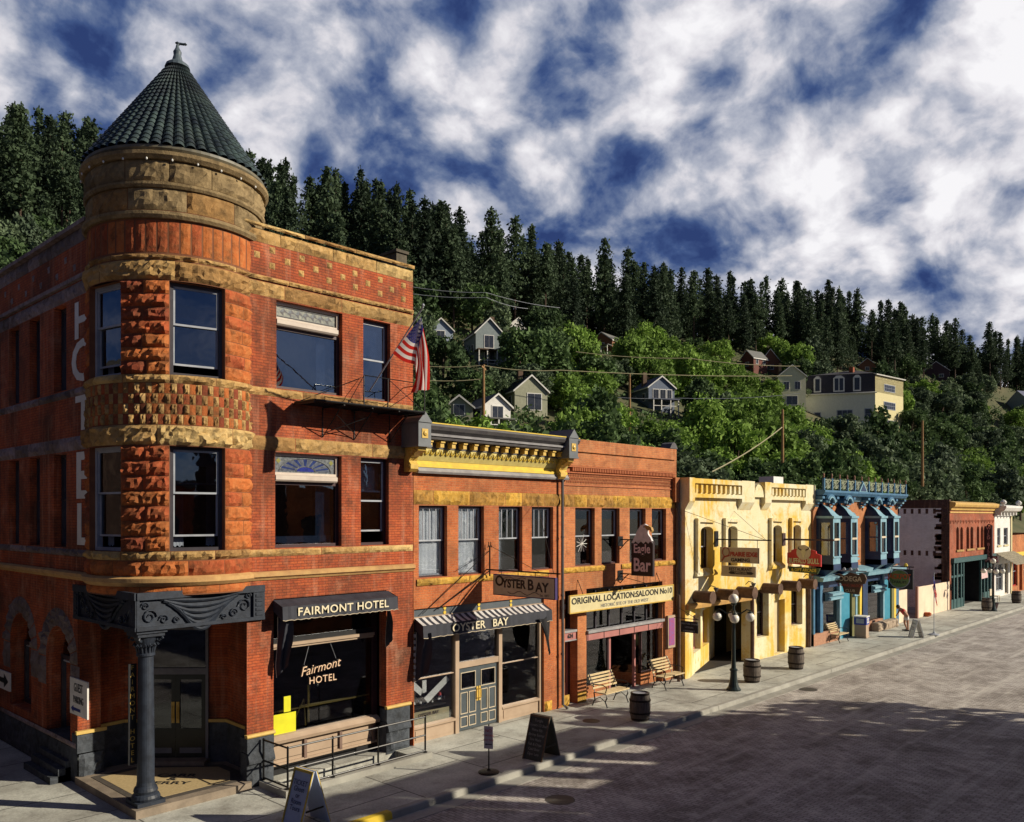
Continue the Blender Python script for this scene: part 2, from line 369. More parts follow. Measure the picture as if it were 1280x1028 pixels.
v = wm('ADD', v, wm('MULTIPLY', rt_, .045)); wt.links.new(v, CR.inputs[0])
blue = mixc(wt, 1.0, sky.outputs[0], (.08, .14, .30), 'MULTIPLY')
dt_ = wm('ADD', wm('MULTIPLY', sep.outputs[0], .729), wm('MULTIPLY', sep.outputs[1], .6845)); mk2 = N(wt, 'ShaderNodeMapRange'); mk2.inputs[1].default_value = .35; mk2.inputs[2].default_value = .62; wt.links.new(dt_, mk2.inputs[0])
mask = N(wt, 'ShaderNodeMapRange'); mask.inputs[1].default_value = .58; mask.inputs[2].default_value = .8; mask.inputs[3].default_value = 1; mask.inputs[4].default_value = .1
wt.links.new(sep.outputs[2], mask.inputs[0])
wt.links.new(mixc(wt, wm('MULTIPLY', mask.outputs[0], wm('ADD', wm('MULTIPLY', mk2.outputs[0], .84), .16)), blue, CR.outputs[0]), bg.inputs[0])
cam = bpy.data.cameras.new('camera'); co = bpy.data.objects.new('camera', cam); COL.objects.link(co); S.camera = co
co.location = (0, 0, EYE); co.rotation_euler = (PI / 2, 0, AZ - PI / 2)
cam.sensor_width = 36; cam.lens = 36 * F / 1280; cam.shift_y = (HY - 514) / 1280; cam.clip_end = 3000; cam.clip_start = .05
S.view_settings.view_transform = 'Standard'; S.view_settings.look = 'None'; S.view_settings.exposure = .3; S.view_settings.gamma = 1
S.cycles.use_denoising = True; S.cycles.max_bounces = 6; S.cycles.diffuse_bounces = 3; S.cycles.transparent_max_bounces = 12
S.cycles.caustics_reflective = True; S.cycles.blur_glossy = .6; S.cycles.caustics_refractive = False
# ------------------------------------------------------------------ ground, street, sidewalk
YC = 14.75; YF = 18.6
STREETM = brickmat('street paver', (.56, .52, .48), (.38, .345, .32), (.22, .20, .185), w=.23, h=.115, ms=.010, streak=.42, pale=(.66, .62, .56), horizontal=True, palefac=.9)
WALKM = brickmat('sidewalk slab', (.54, .54, .48), (.46, .46, .41), (.15, .15, .14), w=1.85, h=2.6, ms=.02, streak=.34, pale=(.42, .40, .35), horizontal=True, palefac=.5, mort_smooth=0)
GRM = mat('ground soil', (.10, .09, .07), (.06, .07, .04), .3, .95)
m = MB(); m.bx(-1500, 1500, -1500, 1500, -1.6, -.8); struct('ground', m, GRM)
m = MB(); m.face([(-60, -60, 0), (420, -60, 0), (420, YC, 0), (-60, YC, 0)]); m.face([(-60, YC, 0), (2.2, YC, 0), (2.2, 90, 0), (-60, 90, 0)])
struct('street', m, STREETM)
PIT = (11.3, 15.0, 17.55, 18.62)
m = MB(); MS = lambda a, z, d: (a, z, .15 - d)
m.wall(MS, 2.4, 180, YC + .22, 90, [PIT], .6); struct('sidewalk', m, WALKM)
m = MB(); m.bx(-60, 180, -3.4, -.6, .0, .15); struct('opposite_sidewalk', m, WALKM)
m = MB(); x = 2.2
while x < 180:
    l = 2.4; j = R.uniform(-.006, .006)
    m.prof([(0 + j, -.1), (.03 + j, .14), (.06 + j, .162), (.2, .164), (.235, .15), (.235, -.1)], x + .006, x + l - .006, lambda a, z, d: (a, YC + d, z)); x += l
m.bx(2.2, 2.42, YC + .2, 90, -.1, .16)
struct('curb', m, CONC)
m = MB(); m.bx(2.2, 180, YC - .42, YC - .002, -.1, .012); struct('gutter_apron', m, CONC)
a, b = G(437, 1028, .165).x, G(487, 1014, .165).x
m = MB(); m.prof([(-.006, .0), (.02, .142), (.055, .17), (.2, .172), (.24, .158), (.24, .0)], a - .9, b, lambda a, z, d: (a, YC + d, z))
tag(m.build('painted_curb', YCURB), 'short yellow painted stretch of curb at the bottom of the picture', 'curb paint')
m = MB(); c = G(876 * .2 + 600, 0 + 902, .15)
m = MB(); c = G(739, 901.5); m.lathe([(0, .001), (.28, .001), (.28, .006), (0, .006)], (c.x, c.y, .15), 20)
tag(m.build('manhole_cover', BLKM), 'small round dark metal cover set in the sidewalk', 'manhole cover')
# ------------------------------------------------------------------ hillside
RX = [(-200, 300, 70), (-10, 240, 72), (56, 203, 71), (91, 166, 60), (112, 146, 57), (176, 136, 54), (238, 128, 62), (298, 108, 61), (353, 80, 54), (430, 62, 52), (700, 60, 60)]
def ridge(x):
    for (a, y0, z0), (b, y1, z1) in zip(RX, RX[1:]):
        if x <= b: k = max(0, (x - a) / (b - a)); return y0 + (y1 - y0) * k, z0 + (z1 - z0) * k
    return RX[-1][1:]
def hill(x, y):
    ry, rz = ridge(x); y0 = 34
    k = (y - y0) / (ry - y0)
    if k < 0: return -.6
    if k < 1: h = rz * (k ** .92) - .6
    else: h = rz - .6 - (k - 1) * (ry - y0) * .10
    return h + 2.2 * noise.noise(Vector((x * .03, y * .03, 1))) * min(1, k * 4)
m = MB(); nx, ny = 90, 44
for j in range(ny + 1):
    for i in range(nx + 1):
        x = -160 + 760 * i / nx; ry = ridge(x)[0]; y = 30 + (ry * 1.9 - 30) * j / ny; m.v.append((x, y, hill(x, y)))
for j in range(ny):
    for i in range(nx):
        q = j * (nx + 1) + i; m.f.append((q, q + 1, q + nx + 2, q + nx + 1)); m.m.append(0)
HILLM = mat('hillside soil and grass', (.045, .06, .022), (.11, .10, .05), .12, .95, .5, 2)
struct('hillside', m, HILLM, smooth=True)
def HIT(px, py):
    dx, dy = ray(px); t = 42
    while t < 420:
        z = EYE + t * (HY - py) / F
        if z < hill(dx * t, dy * t): return Vector((dx * t, dy * t, hill(dx * t, dy * t))), t
        t += .7
    return None
# ------------------------------------------------------------------ window kit
def window(par, M, a0, a1, z0, z1, d=.12, kind='sash', fm=DKF, sm=GRYW, gm=GLASS, fw=.07, curtain=False, split=.5, bars=0, name='window', raised=0):
    m = MB(); w = a1 - a0; s = 1 if w > 0 else -1
    m.box(a0, a0 + fw * s, z0, z1, d, d + .14, M); m.box(a1 - fw * s, a1, z0, z1, d, d + .14, M)
    m.box(a0 + fw * s, a1 - fw * s, z1 - fw, z1, d, d + .14, M); m.box(a0 + fw * s, a1 - fw * s, z0, z0 + fw, d, d + .14, M)
    b0, b1, y0, y1 = a0 + fw * s, a1 - fw * s, z0 + fw, z1 - fw; zm = y0 + (y1 - y0) * split; q = .045
    if kind == 'sash':
        for (u0, u1, dd) in ((zm, y1, d + .03), (y0 + raised, zm + .04 + raised * .9, d + .075)):
            m.box(b0, b0 + q * s, u0, u1, dd, dd + .04, M, 1); m.box(b1 - q * s, b1, u0, u1, dd, dd + .04, M, 1)
            m.box(b0 + q * s, b1 - q * s, u1 - q, u1, dd - .002, dd + .042, M, 1); m.box(b0 + q * s, b1 - q * s, u0, u0 + q, dd - .002, dd + .042, M, 1)
        for k in range(bars):
            x = b0 + (b1 - b0) * (k + 1) / (bars + 1); m.box(x - .012, x + .012, zm, y1, d + .035, d + .06, M, 1)
    elif kind == 'grid':
        for k in range(1, bars + 1): x = b0 + (b1 - b0) * k / (bars + 1); m.box(x - .02, x + .02, y0, y1, d + .03, d + .09, M, 1)
        m.box(b0, b1, zm - .02, zm + .02, d + .028, d + .092, M, 1)
    o = m.build(name, [fm, sm], par)
    g = MB()
    if kind == 'sash' and raised: g.box(b0, b1, zm, y1, d + .05, d + .055, M); g.box(b0, b1, y0 + raised, zm + raised, d + .09, d + .095, M)
    else: g.box(b0, b1, y0, y1, d + .05, d + .056, M)
    g.build('pane', gm, o)
    if curtain:
        c = MB(); n = 26; lo = y0 + .02; b = len(c.v)
        for i in range(n + 1):
            x = b0 + (b1 - b0) * i / n; dd = d + .14 + .006 * sin(i * 1.5) + .008 * sin(i * .5)
            c.v += [M(x, lo, dd + .01 * sin(i * .6)), M(x, (lo + y1) / 2, dd), M(x, y1, dd)]
        for i in range(n):
            for j in range(2): q_ = i * 3 + j; c.f.append((q_, q_ + 3, q_ + 4, q_ + 1)); c.m.append(0)
        c.build('curtain', CURT, o, smooth=True)
    return o
def blind(par, M, a0, a1, z0, z1, d, mt):
    c = MB(); n = 18; b = len(c.v)
    for i in range(n + 1): x = a0 + (a1 - a0) * i / n; c.v += [M(x, z0 + .02 * sin(i * .9), d + .006 * sin(i * 1.3)), M(x, z1, d)]
    for i in range(n): c.f.append((i * 2, i * 2 + 2, i * 2 + 3, i * 2 + 1)); c.m.append(0)
    c.build('blind', mt, par, smooth=True)
def seg(m, p, q, z0, z1, mi=0): m.face([(p[0], p[1], z0), (q[0], q[1], z0), (q[0], q[1], z1), (p[0], p[1], z1)], mi)
# ================================================================== THE BRICK HOTEL
HX0, HX1, HT = 7.8, 15.66, 13.52
hotel = thing('brick_hotel', 'three storey red brick corner hotel with round stone turret under green tiled cone roof', 'hotel', (HX0, YF, 0))
M1, M2 = MF(YF), ML(HX0)
up = []  # front windows (a0,a1,z0,z1)
W3a = (FX(345.5, YF), FX(428, YF), 9.93, 12.12); W3b = (FX(454, YF), FX(488, YF), 9.93, 12.12)
W2a = (FX(344, YF), FX(427, YF), 5.95, 8.33); W2b = (FX(451, YF), FX(486, YF), 5.95, 8.33)
SF = (FX(342, YF), FX(483, YF), .15, 4.68)
XE = 10.45
m = MB()
m.wall(M1, 9.9, HX1, 4.9, HT, [W3a, W3b, W2a, W2b], .32)
m.wall(M1, XE, HX1, 1.42, 4.9, [(SF[0], SF[1], 1.42, 4.68)], .32)
LW = [(11, 24), (37, 50), (67.5, 83), (-22, -8)]
lo3 = []
ys = [FY(px, HX0) for pr in LW for px in pr]
for k in range(7):
    y1 = 22.85 + 1.62 * k; lo3.append((y1, y1 + .72))
lw = []
for pr in ((83, 67.5), (50, 37), (24, 11)): lw.append((FY(pr[0], HX0), FY(pr[1], HX0)))
stepy = lw[2][0] - lw[1][0]
for k in range(1, 7): lw.append((lw[2][0] + stepy * k, lw[2][1] + stepy * k))
ops = [(a, b, 9.93, 12.12) for a, b in lw] + [(a, b, 5.95, 8.33) for a, b in lw]
arch = [(FY(88, HX0), FY(58, HX0), .75, 3.9), (FY(39, HX0), FY(13, HX0), 1.35, 4.0)]
arch += [(arch[1][1] + 1.9, arch[1][1] + 3.4, 1.35, 4.0), (arch[1][1] + 5.2, arch[1][1] + 6.7, 1.35, 4.0)]
m.wall(M2, 20.9, 44, 4.9, HT, ops, .32); m.wall(M2, 22.0, 44, 1.1, 4.9, [(a, b, max(z0, 1.1), z1) for a, b, z0, z1 in arch], .5)
for a, b, z0, z1 in arch: m.spandrel(M2, a, b, z1 - (b - a) / 2, z1, .5)
# recess walls behind the corner column, the roof and the party walls
seg(m, (XE, YF), (10.9, 19.4), 1.42, 4.9); seg(m, (10.9, 19.4), (10.95, 20.5), 1.42, 4.9); seg(m, (10.95, 20.5), (10.62, 20.83), 1.42, 4.9)
seg(m, (9.42, 22.06), (9.1, 22.4), 1.42, 4.9); seg(m, (9.1, 22.4), (8.35, 22.3), 1.42, 4.9); seg(m, (8.35, 22.3), (8.35, 22.02), 1.42, 4.9); seg(m, (8.35, 22.0), (HX0, 22.0), 1.42, 4.9)
seg(m, (HX1, YF), (HX1, 44), 0, HT); seg(m, (HX0, 44), (HX1, 44), 0, HT)
m.build('wall', HB, hotel)
m = MB(); m.poly([(HX0 + .1, 21.2), (10.3, YF + .35), (HX1 - .05, YF + .35), (HX1 - .05, 43.9), (HX0 + .1, 43.9)], lambda a, z, d: (a, z, d), 13.0, 13.15); m.build('roof', ROOFT, hotel)
m = MB()
for z in (5.0, 9.35): m.face([(HX0 + .1, 21.4, z), (10, 19.2, z), (10.6, YF + .35, z), (HX1 - .1, YF + .35, z), (HX1 - .1, 43, z), (HX0 + .1, 43, z)])
seg(m, (11.4, 23.6), (HX1, 23.6), 0, 13); seg(m, (11.4, 23.6), (11.4, 43), 0, 13); seg(m, (HX1 - .08, YF + .4), (HX1 - .08, 24), 0, 13); seg(m, (11.0, YF + .4), (11.0, 20.6), .3, 5)
m.face([(11, YF + .4, .55), (HX1, YF + .4, .55), (HX1, 24, .55), (11, 24, .55)]); seg(m, (HX0 + .6, 27), (11.4, 27), 0, 13)
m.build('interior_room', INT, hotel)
# stone bands
fx0 = 10.2
def band(name, mt, par, *args, label=None, **kw):
    if not isinstance(mt, list) and mt in VAR: mt = VAR[mt]; kw.setdefault('mis', (0, 0, 0, 1, 2))
    q = MB(); q.course(*args, **kw); return q.build(name, mt, par, label)
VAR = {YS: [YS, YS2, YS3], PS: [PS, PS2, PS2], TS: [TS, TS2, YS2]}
for z0, z1, am, L_, g_, d_ in ((8.36, 8.72, .06, (1.2, 2.6), .13, 0), (12.14, 12.5, .07, (1.2, 2.8), .13, 0), (13.44, 13.78, .07, (1.0, 1.7), .13, 0), (5.74, 5.93, .05, (1, 2.5), .1, 0), (9.7, 9.91, .06, (1, 2.5), .1, 0), (12.52, 12.64, .05, (.9, 1.5), .08, -.04), (13.79, 13.9, .05, (1.4, 2.2), .1, -.08)):
    band('stone_band', YS, hotel, M1, fx0, HX1, z0, z1, am, L_, g_, d_)
m = MB()
ck = [(84, 230), (160, 210), (159, 288), (235, 268), (307, 252), (303, 325), (375, 305), (443, 287), (440, 360), (508, 343), (568, 325), (570, 392), (632, 374), (693, 356), (692, 424), (750, 404), (808, 385), (807, 452)]
for px, py in ck:
    X, Z = FX(300 + px / 3.954, YF), FZ(300 + px / 3.954, 260 + py / 3.954, YF); m.rock(M1, X - .085, X + .085, Z - .085, Z + .085, .03, .06)
m.build('stone_chequers', YS, hotel, 'scattered small golden stone squares set in the brick parapet')
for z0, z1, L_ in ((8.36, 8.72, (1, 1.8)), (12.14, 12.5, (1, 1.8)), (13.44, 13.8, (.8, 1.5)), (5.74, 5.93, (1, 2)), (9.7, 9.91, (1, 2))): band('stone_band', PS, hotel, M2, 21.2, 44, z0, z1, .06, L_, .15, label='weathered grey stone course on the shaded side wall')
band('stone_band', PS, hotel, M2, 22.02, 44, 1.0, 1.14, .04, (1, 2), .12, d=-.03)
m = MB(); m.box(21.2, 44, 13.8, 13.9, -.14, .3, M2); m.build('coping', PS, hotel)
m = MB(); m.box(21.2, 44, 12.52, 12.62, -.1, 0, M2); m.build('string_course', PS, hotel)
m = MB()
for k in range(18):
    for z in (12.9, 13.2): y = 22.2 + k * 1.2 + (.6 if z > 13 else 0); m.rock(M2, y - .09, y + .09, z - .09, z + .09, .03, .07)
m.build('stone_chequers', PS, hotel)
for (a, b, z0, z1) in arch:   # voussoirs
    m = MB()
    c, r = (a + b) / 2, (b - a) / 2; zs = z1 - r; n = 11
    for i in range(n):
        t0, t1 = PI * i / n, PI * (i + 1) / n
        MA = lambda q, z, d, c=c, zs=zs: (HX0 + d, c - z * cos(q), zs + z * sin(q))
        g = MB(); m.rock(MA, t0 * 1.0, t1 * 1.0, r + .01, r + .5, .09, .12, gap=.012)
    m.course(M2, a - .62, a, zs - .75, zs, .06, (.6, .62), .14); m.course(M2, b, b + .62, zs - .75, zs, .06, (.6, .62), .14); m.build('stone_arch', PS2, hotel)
# moulded belt course, brick panel of upright bricks
m = MB(); BP = [(0, 5.17), (-.03, 5.17), (-.06, 5.22), (-.12, 5.26), (-.12, 5.34), (-.05, 5.37), (0, 5.38)]
m.prof(BP, fx0, HX1, M1); m.prof(BP, 21.1, 44, M2); m.build('belt_course', mat('tan terracotta', (.55, .34, .13), (.45, .25, .1), 4, .8, .3, dirt=.3), hotel)
# black stone base with gold cap
m = MB()
for a, b in ((XE, SF[0]), (SF[1], HX1 - .13)):
    m.box(a, b, 1.0, 1.36, -.02, .3, M1); m.course(M1, a, b, .15, .98, .07, (1, 2), .11); m.box(a, b, .1, .98, .0, .3, M1)
    m.prof([(-.02, 1.0), (-.1, .8), (-.1, .74), (-.02, .7)], a + .01, b - .01, M1)
seg(m, (XE, YF), (10.9, 19.4), .1, 1.36); seg(m, (10.9, 19.4), (10.95, 20.5), .1, 1.36); seg(m, (10.95, 20.5), (10.62, 20.83), .1, 1.36)
seg(m, (9.42, 22.06), (9.1, 22.4), .1, 1.36); seg(m, (9.1, 22.4), (8.35, 22.3), .1, 1.36); m.bx(HX0 - .03, 8.42, 21.94, 22.3, .9, 1.36)
m.course(MF(21.94), HX0, 8.4, .15, .88, .09, (.5, .62), .11)
m.course(M2, 22.0, 44, .1, .98, .05, (.8, 1.4), .16); m.wall(M2, 22, 44, 0, 1.1, [(a, b, .75, 1.1) for a, b, z0, z1 in arch[:1]], .5)
m.build('plinth', BS, hotel)
m = MB()
for a, b in ((XE - .02, SF[0] + .02), (SF[1] - .02, HX1 - .1)): m.prof([(-.05, 1.36), (-.07, 1.39), (-.05, 1.44), (.05, 1.46), (.05, 1.36)], a, b, M1)
def rail(m, pts, z, w=.05, h=.08):
    for p, q in zip(pts, pts[1:]):
        p, q = Vector(p), Vector(q); n = Vector(((q - p).y, -(q - p).x)).normalized() * w
        for s in (1,):
            c = [(p.x + n.x * s, p.y + n.y * s), (q.x + n.x * s, q.y + n.y * s), (q.x - n.x * s, q.y - n.y * s), (p.x - n.x * s, p.y - n.y * s)]
            b = len(m.v); m.v += [(x, y, z) for x, y in c] + [(x, y, z + h) for x, y in c]
            for f in ((0, 1, 2, 3), (4, 5, 6, 7), (0, 1, 5, 4), (1, 2, 6, 5), (2, 3, 7, 6), (3, 0, 4, 7)): m.f.append(tuple(b + i for i in f)); m.m.append(0)
rail(m, [(XE, YF), (10.9, 19.4), (10.95, 20.5), (10.62, 20.83)], 1.37); rail(m, [(9.42, 22.06), (9.1, 22.4), (8.4, 22.3)], 1.37); m.bx(HX0 - .06, 8.46, 21.9, 22.0, 1.37, 1.45)
m.build('plinth_cap', mat('ochre cap stone', (.60, .42, .12), (.5, .33, .1), 4, .7), hotel)
# parapet coping & chimney
m = MB(); X = FX(497, YF + .2)
m.bx(X, HX1 - .02, YF + .25, YF + .95, 13.9, 14.28); m.bx(X - .04, HX1 + .02, YF + .2, YF + 1.0, 14.28, 14.36); m.build('chimney', mat('dark chimney brick', (.12, .10, .07), (.07, .06, .045), 5, .9, .6, 30), hotel)
# --------------------------------------------------- turret
C, TR = Vector((9.55, 20.35, 0)), 2.0
def MT(a, z, d, r=TR): return (C.x + (r - d) * cos(a / TR), C.y + (r - d) * sin(a / TR), z)
A0, A1 = rad(-211) * TR, rad(-58) * TR
tw = [(-151.5, -187), (-120, -84)]
TWO = [(rad(min(p)) * TR, rad(max(p)) * TR, z0, z1) for p in tw for z0, z1 in ((5.95, 8.33), (9.93, 12.05))]
BLIND = mat('faded window blind', (.22, .25, .30), (.13, .15, .19), 3, .9)
tower = MB(); tower.wall(MT, A0, A1, 4.95, 13.45, TWO, .3, split=48); tower.lathe([(TR, 13.4), (TR, 14.9)], C, 48, caps=False)
tower.lathe([(.01, 4.97), (TR, 4.97)], C, 40, rad(-235), rad(-40), caps=False)
tower = tower.build('turret', mat('turret mortar', (.22, .09, .04), (.16, .06, .03), 3, .9), hotel)
PIERS = [(rad(-211) * TR, rad(-187) * TR), (rad(-151.5) * TR, rad(-120) * TR), (rad(-84) * TR, rad(-58) * TR)]
for z0, z1 in ((5.95, 8.33), (9.93, 12.05)):
    n = 7; h = (z1 - z0) / n
    for i, (a, b) in enumerate(PIERS):
        m = MB()
        for k in range(n):
            la = (.5, .62) if (k + i) % 2 else (1.0, 1.3)
            m.course(MT, a, b, z0 + h * k, z0 + h * (k + 1), .10 if i == 1 else .055, la, .085, mis=((0, 1, 2) if i < 2 else (1, 1, 0)))
        m.build('red_stone_pier', [RS, OS, RS2], tower)
band('red_stone_course', [RS, OS], tower, MT, A0, A1, 5.38, 5.73, .07, (.7, 1.1), .1, mis=(0, 1)); band('red_stone_course', [RS, OS], tower, MT, A0, A1, 4.97, 5.16, .03, (.8, .9), .16, mis=(1,))
m = MB()
for k in range(22):  # upright joints under the drum
    a0 = A0 + (A1 - A0) * k / 22; m.rock(MT, a0, a0 + (A1 - A0) / 22, 12.66, 13.4, .02, .2, gap=.02, mi=R.choice((0, 1, 1)))
m.build('red_stone_frieze', [RS, OS], tower, 'frieze of upright red stone slabs')
for z0, z1, am, L_ in ((5.74, 5.95, .08, (.8, 1.2)), (8.34, 8.8, .11, (1, 1.9)), (9.74, 9.94, .09, (.8, 1.2)), (12.06, 12.5, .09, (1.2, 2)), (12.51, 12.64, .07, (.8, 1.2))): band('stone_band', YS, tower, MT, A0, A1, z0, z1, am, L_, .09)
m = MB(); nc = 40
for r in range(4):
    for k in range(nc):
        a0 = A0 + (A1 - A0) * k / nc; z0 = 8.81 + r * .232; ch = (r + k) % 2
        m.rock(MT, a0, a0 + (A1 - A0) / nc, z0, z0 + .232, .05 if ch else .012, .05 if ch else .1, gap=.004, mi=(R.choice((0, 0, 3)) if ch else R.choice((1, 2, 2, 4))))
m.build('chequer_stonework', [YS, RS, OS, YS2, RS2], tower, 'chequerboard of raised golden and flat red stone squares')
f0, f1 = -PI * TR, PI * TR
band('drum_course', TS, tower, MT, f0, f1, 13.62, 14.12, .05, (.9, 1.5), .11); band('drum_course', TS, tower, lambda a, z, d: MT(a, z, d, TR + .02), f0, f1, 14.26, 14.74, .06, (.8, 1.4), .11)
mo = lambda z, h, o: [(TR, z), (TR + o * .6, z), (TR + o, z + h * .4), (TR + o, z + h * .8), (TR + o * .3, z + h), (TR, z + h)]
for z, h, o in ((13.43, .17, .12), (14.12, .14, .09), (14.74, .2, .17)): m = MB(); m.lathe(mo(z, h, o), C, 64, caps=False); m.build('drum_moulding', TS, tower)
m = MB(); m.lathe([(TR, 5.15), (TR + .05, 5.17), (TR + .13, 5.25), (TR + .13, 5.34), (TR + .04, 5.38), (TR, 5.39)], C, 60, rad(-211), rad(-58), caps=False)
m.build('belt_course', MATS['tan terracotta'], tower)
m = MB(); er = 2.05
m.lathe([(TR, 14.92), (er, 14.95), (er + .04, 15.0), (er + .04, 15.06), (er - .05, 15.1), (TR - .1, 15.1)], C, 64, caps=False); m.build('eave_gutter', mat('old copper gutter', (.17, .15, .10), (.1, .1, .08), 5, .5, dirt=.3), tower)
# tiled cone
TILE = mat('green roof tile', (.060, .088, .085), (.022, .03, .038), 2.2, .38, .3, 14, dirt=.25, spec=.5)
m = MB(); ribs, rows, per = 52, 22, 6; ap, ez, eR = 17.9, 15.04, 2.06
for r in range(rows):
    for half in (0, 1):
        k = r / rows if not half else (r + 1) / rows; rr = eR * (1 - k) + .16 * k; z = ez + (ap - ez) * k; lift = .02 if not half else 0.0
        for i in range(ribs * per):
            a = 2 * PI * i / (ribs * per); ph = (i % per) / per
            h = (abs(sin(PI * ph)) ** .7) * .075 * (1 - .6 * k) + lift
            m.v.append((C.x + (rr + h) * cos(a), C.y + (rr + h) * sin(a), z + h * .7))
nn = ribs * per
for r in range(rows * 2 - 1):
    for i in range(nn): j = (i + 1) % nn; m.f.append((r * nn + i, r * nn + j, (r + 1) * nn + j, (r + 1) * nn + i)); m.m.append(0)
m.build('cone_roof', TILE, tower)
m = MB(); m.lathe([(.3, 17.84), (.27, 17.92), (.13, 18.02), (.09, 18.17), (.10, 18.25), (.05, 18.34), (.02, 18.46)], C, 16)
top = Vector((C.x, C.y, 18.42)); m.tube([top, top + Vector((.05, -.02, .05)), top + Vector((.12, -.1, .03))], .03, 6); m.lathe([(0, 0), (.05, .04), (0, .09)], top + Vector((.14, -.12, -.01)), 8); m.lathe([(0, 0), (.06, .05), (0, .1)], top, 8)
m.build('finial', mat('lead finial', (.10, .13, .15), (.06, .08, .1), 6, .45), tower)
m = MB()
for k in range(11):
    a = rad(-205 + 14.5 * k); p = Vector((C.x + (TR + .14) * cos(a), C.y + (TR + .14) * sin(a), 14.72)); m.lathe([(0, -.04), (.022, -.02), (.02, .012), (0, .03)], p, 8)
m.build('string_light', mat('bulb glass', (.75, .74, .7), (.7, .7, .66), 5, .2), tower)
for i, pr in enumerate(tw):
    for z0, z1 in ((5.95, 8.33), (9.93, 12.05)):
        p = [Vector((C.x + (TR - .12) * cos(rad(q)), C.y + (TR - .12) * sin(rad(q)), 0)) for q in (min(pr), max(pr))]
        w = (p[1] - p[0]).length; e_ = (p[1] - p[0]) / w; n_ = (C - (p[0] + p[1]) / 2); n_.z = 0; n_.normalize()
        MW = lambda a, z, d, p=p, e_=e_, n_=n_: tuple(p[0] + e_ * a + n_ * d + Vector((0, 0, z)))
        wn = window(hotel, MW, 0, w, z0, z1, 0, 'sash', GRYW if i == 0 else DKF, GRYW, GLASSW, .075, split=.55, raised=.18 if z0 > 9 else .25)
        blind(wn, MW, .1, w - .1, z1 - (.42 if i else .9), z1 - .08, .2, BLIND)
        if i == 0 or z0 < 9: blind(wn, MW, .1, .1 + w * .22, z0 + .1, z1 - .4, .26, BLIND); blind(wn, MW, w * .74, w - .1, z0 + .1, z1 - .4, .26, BLIND)
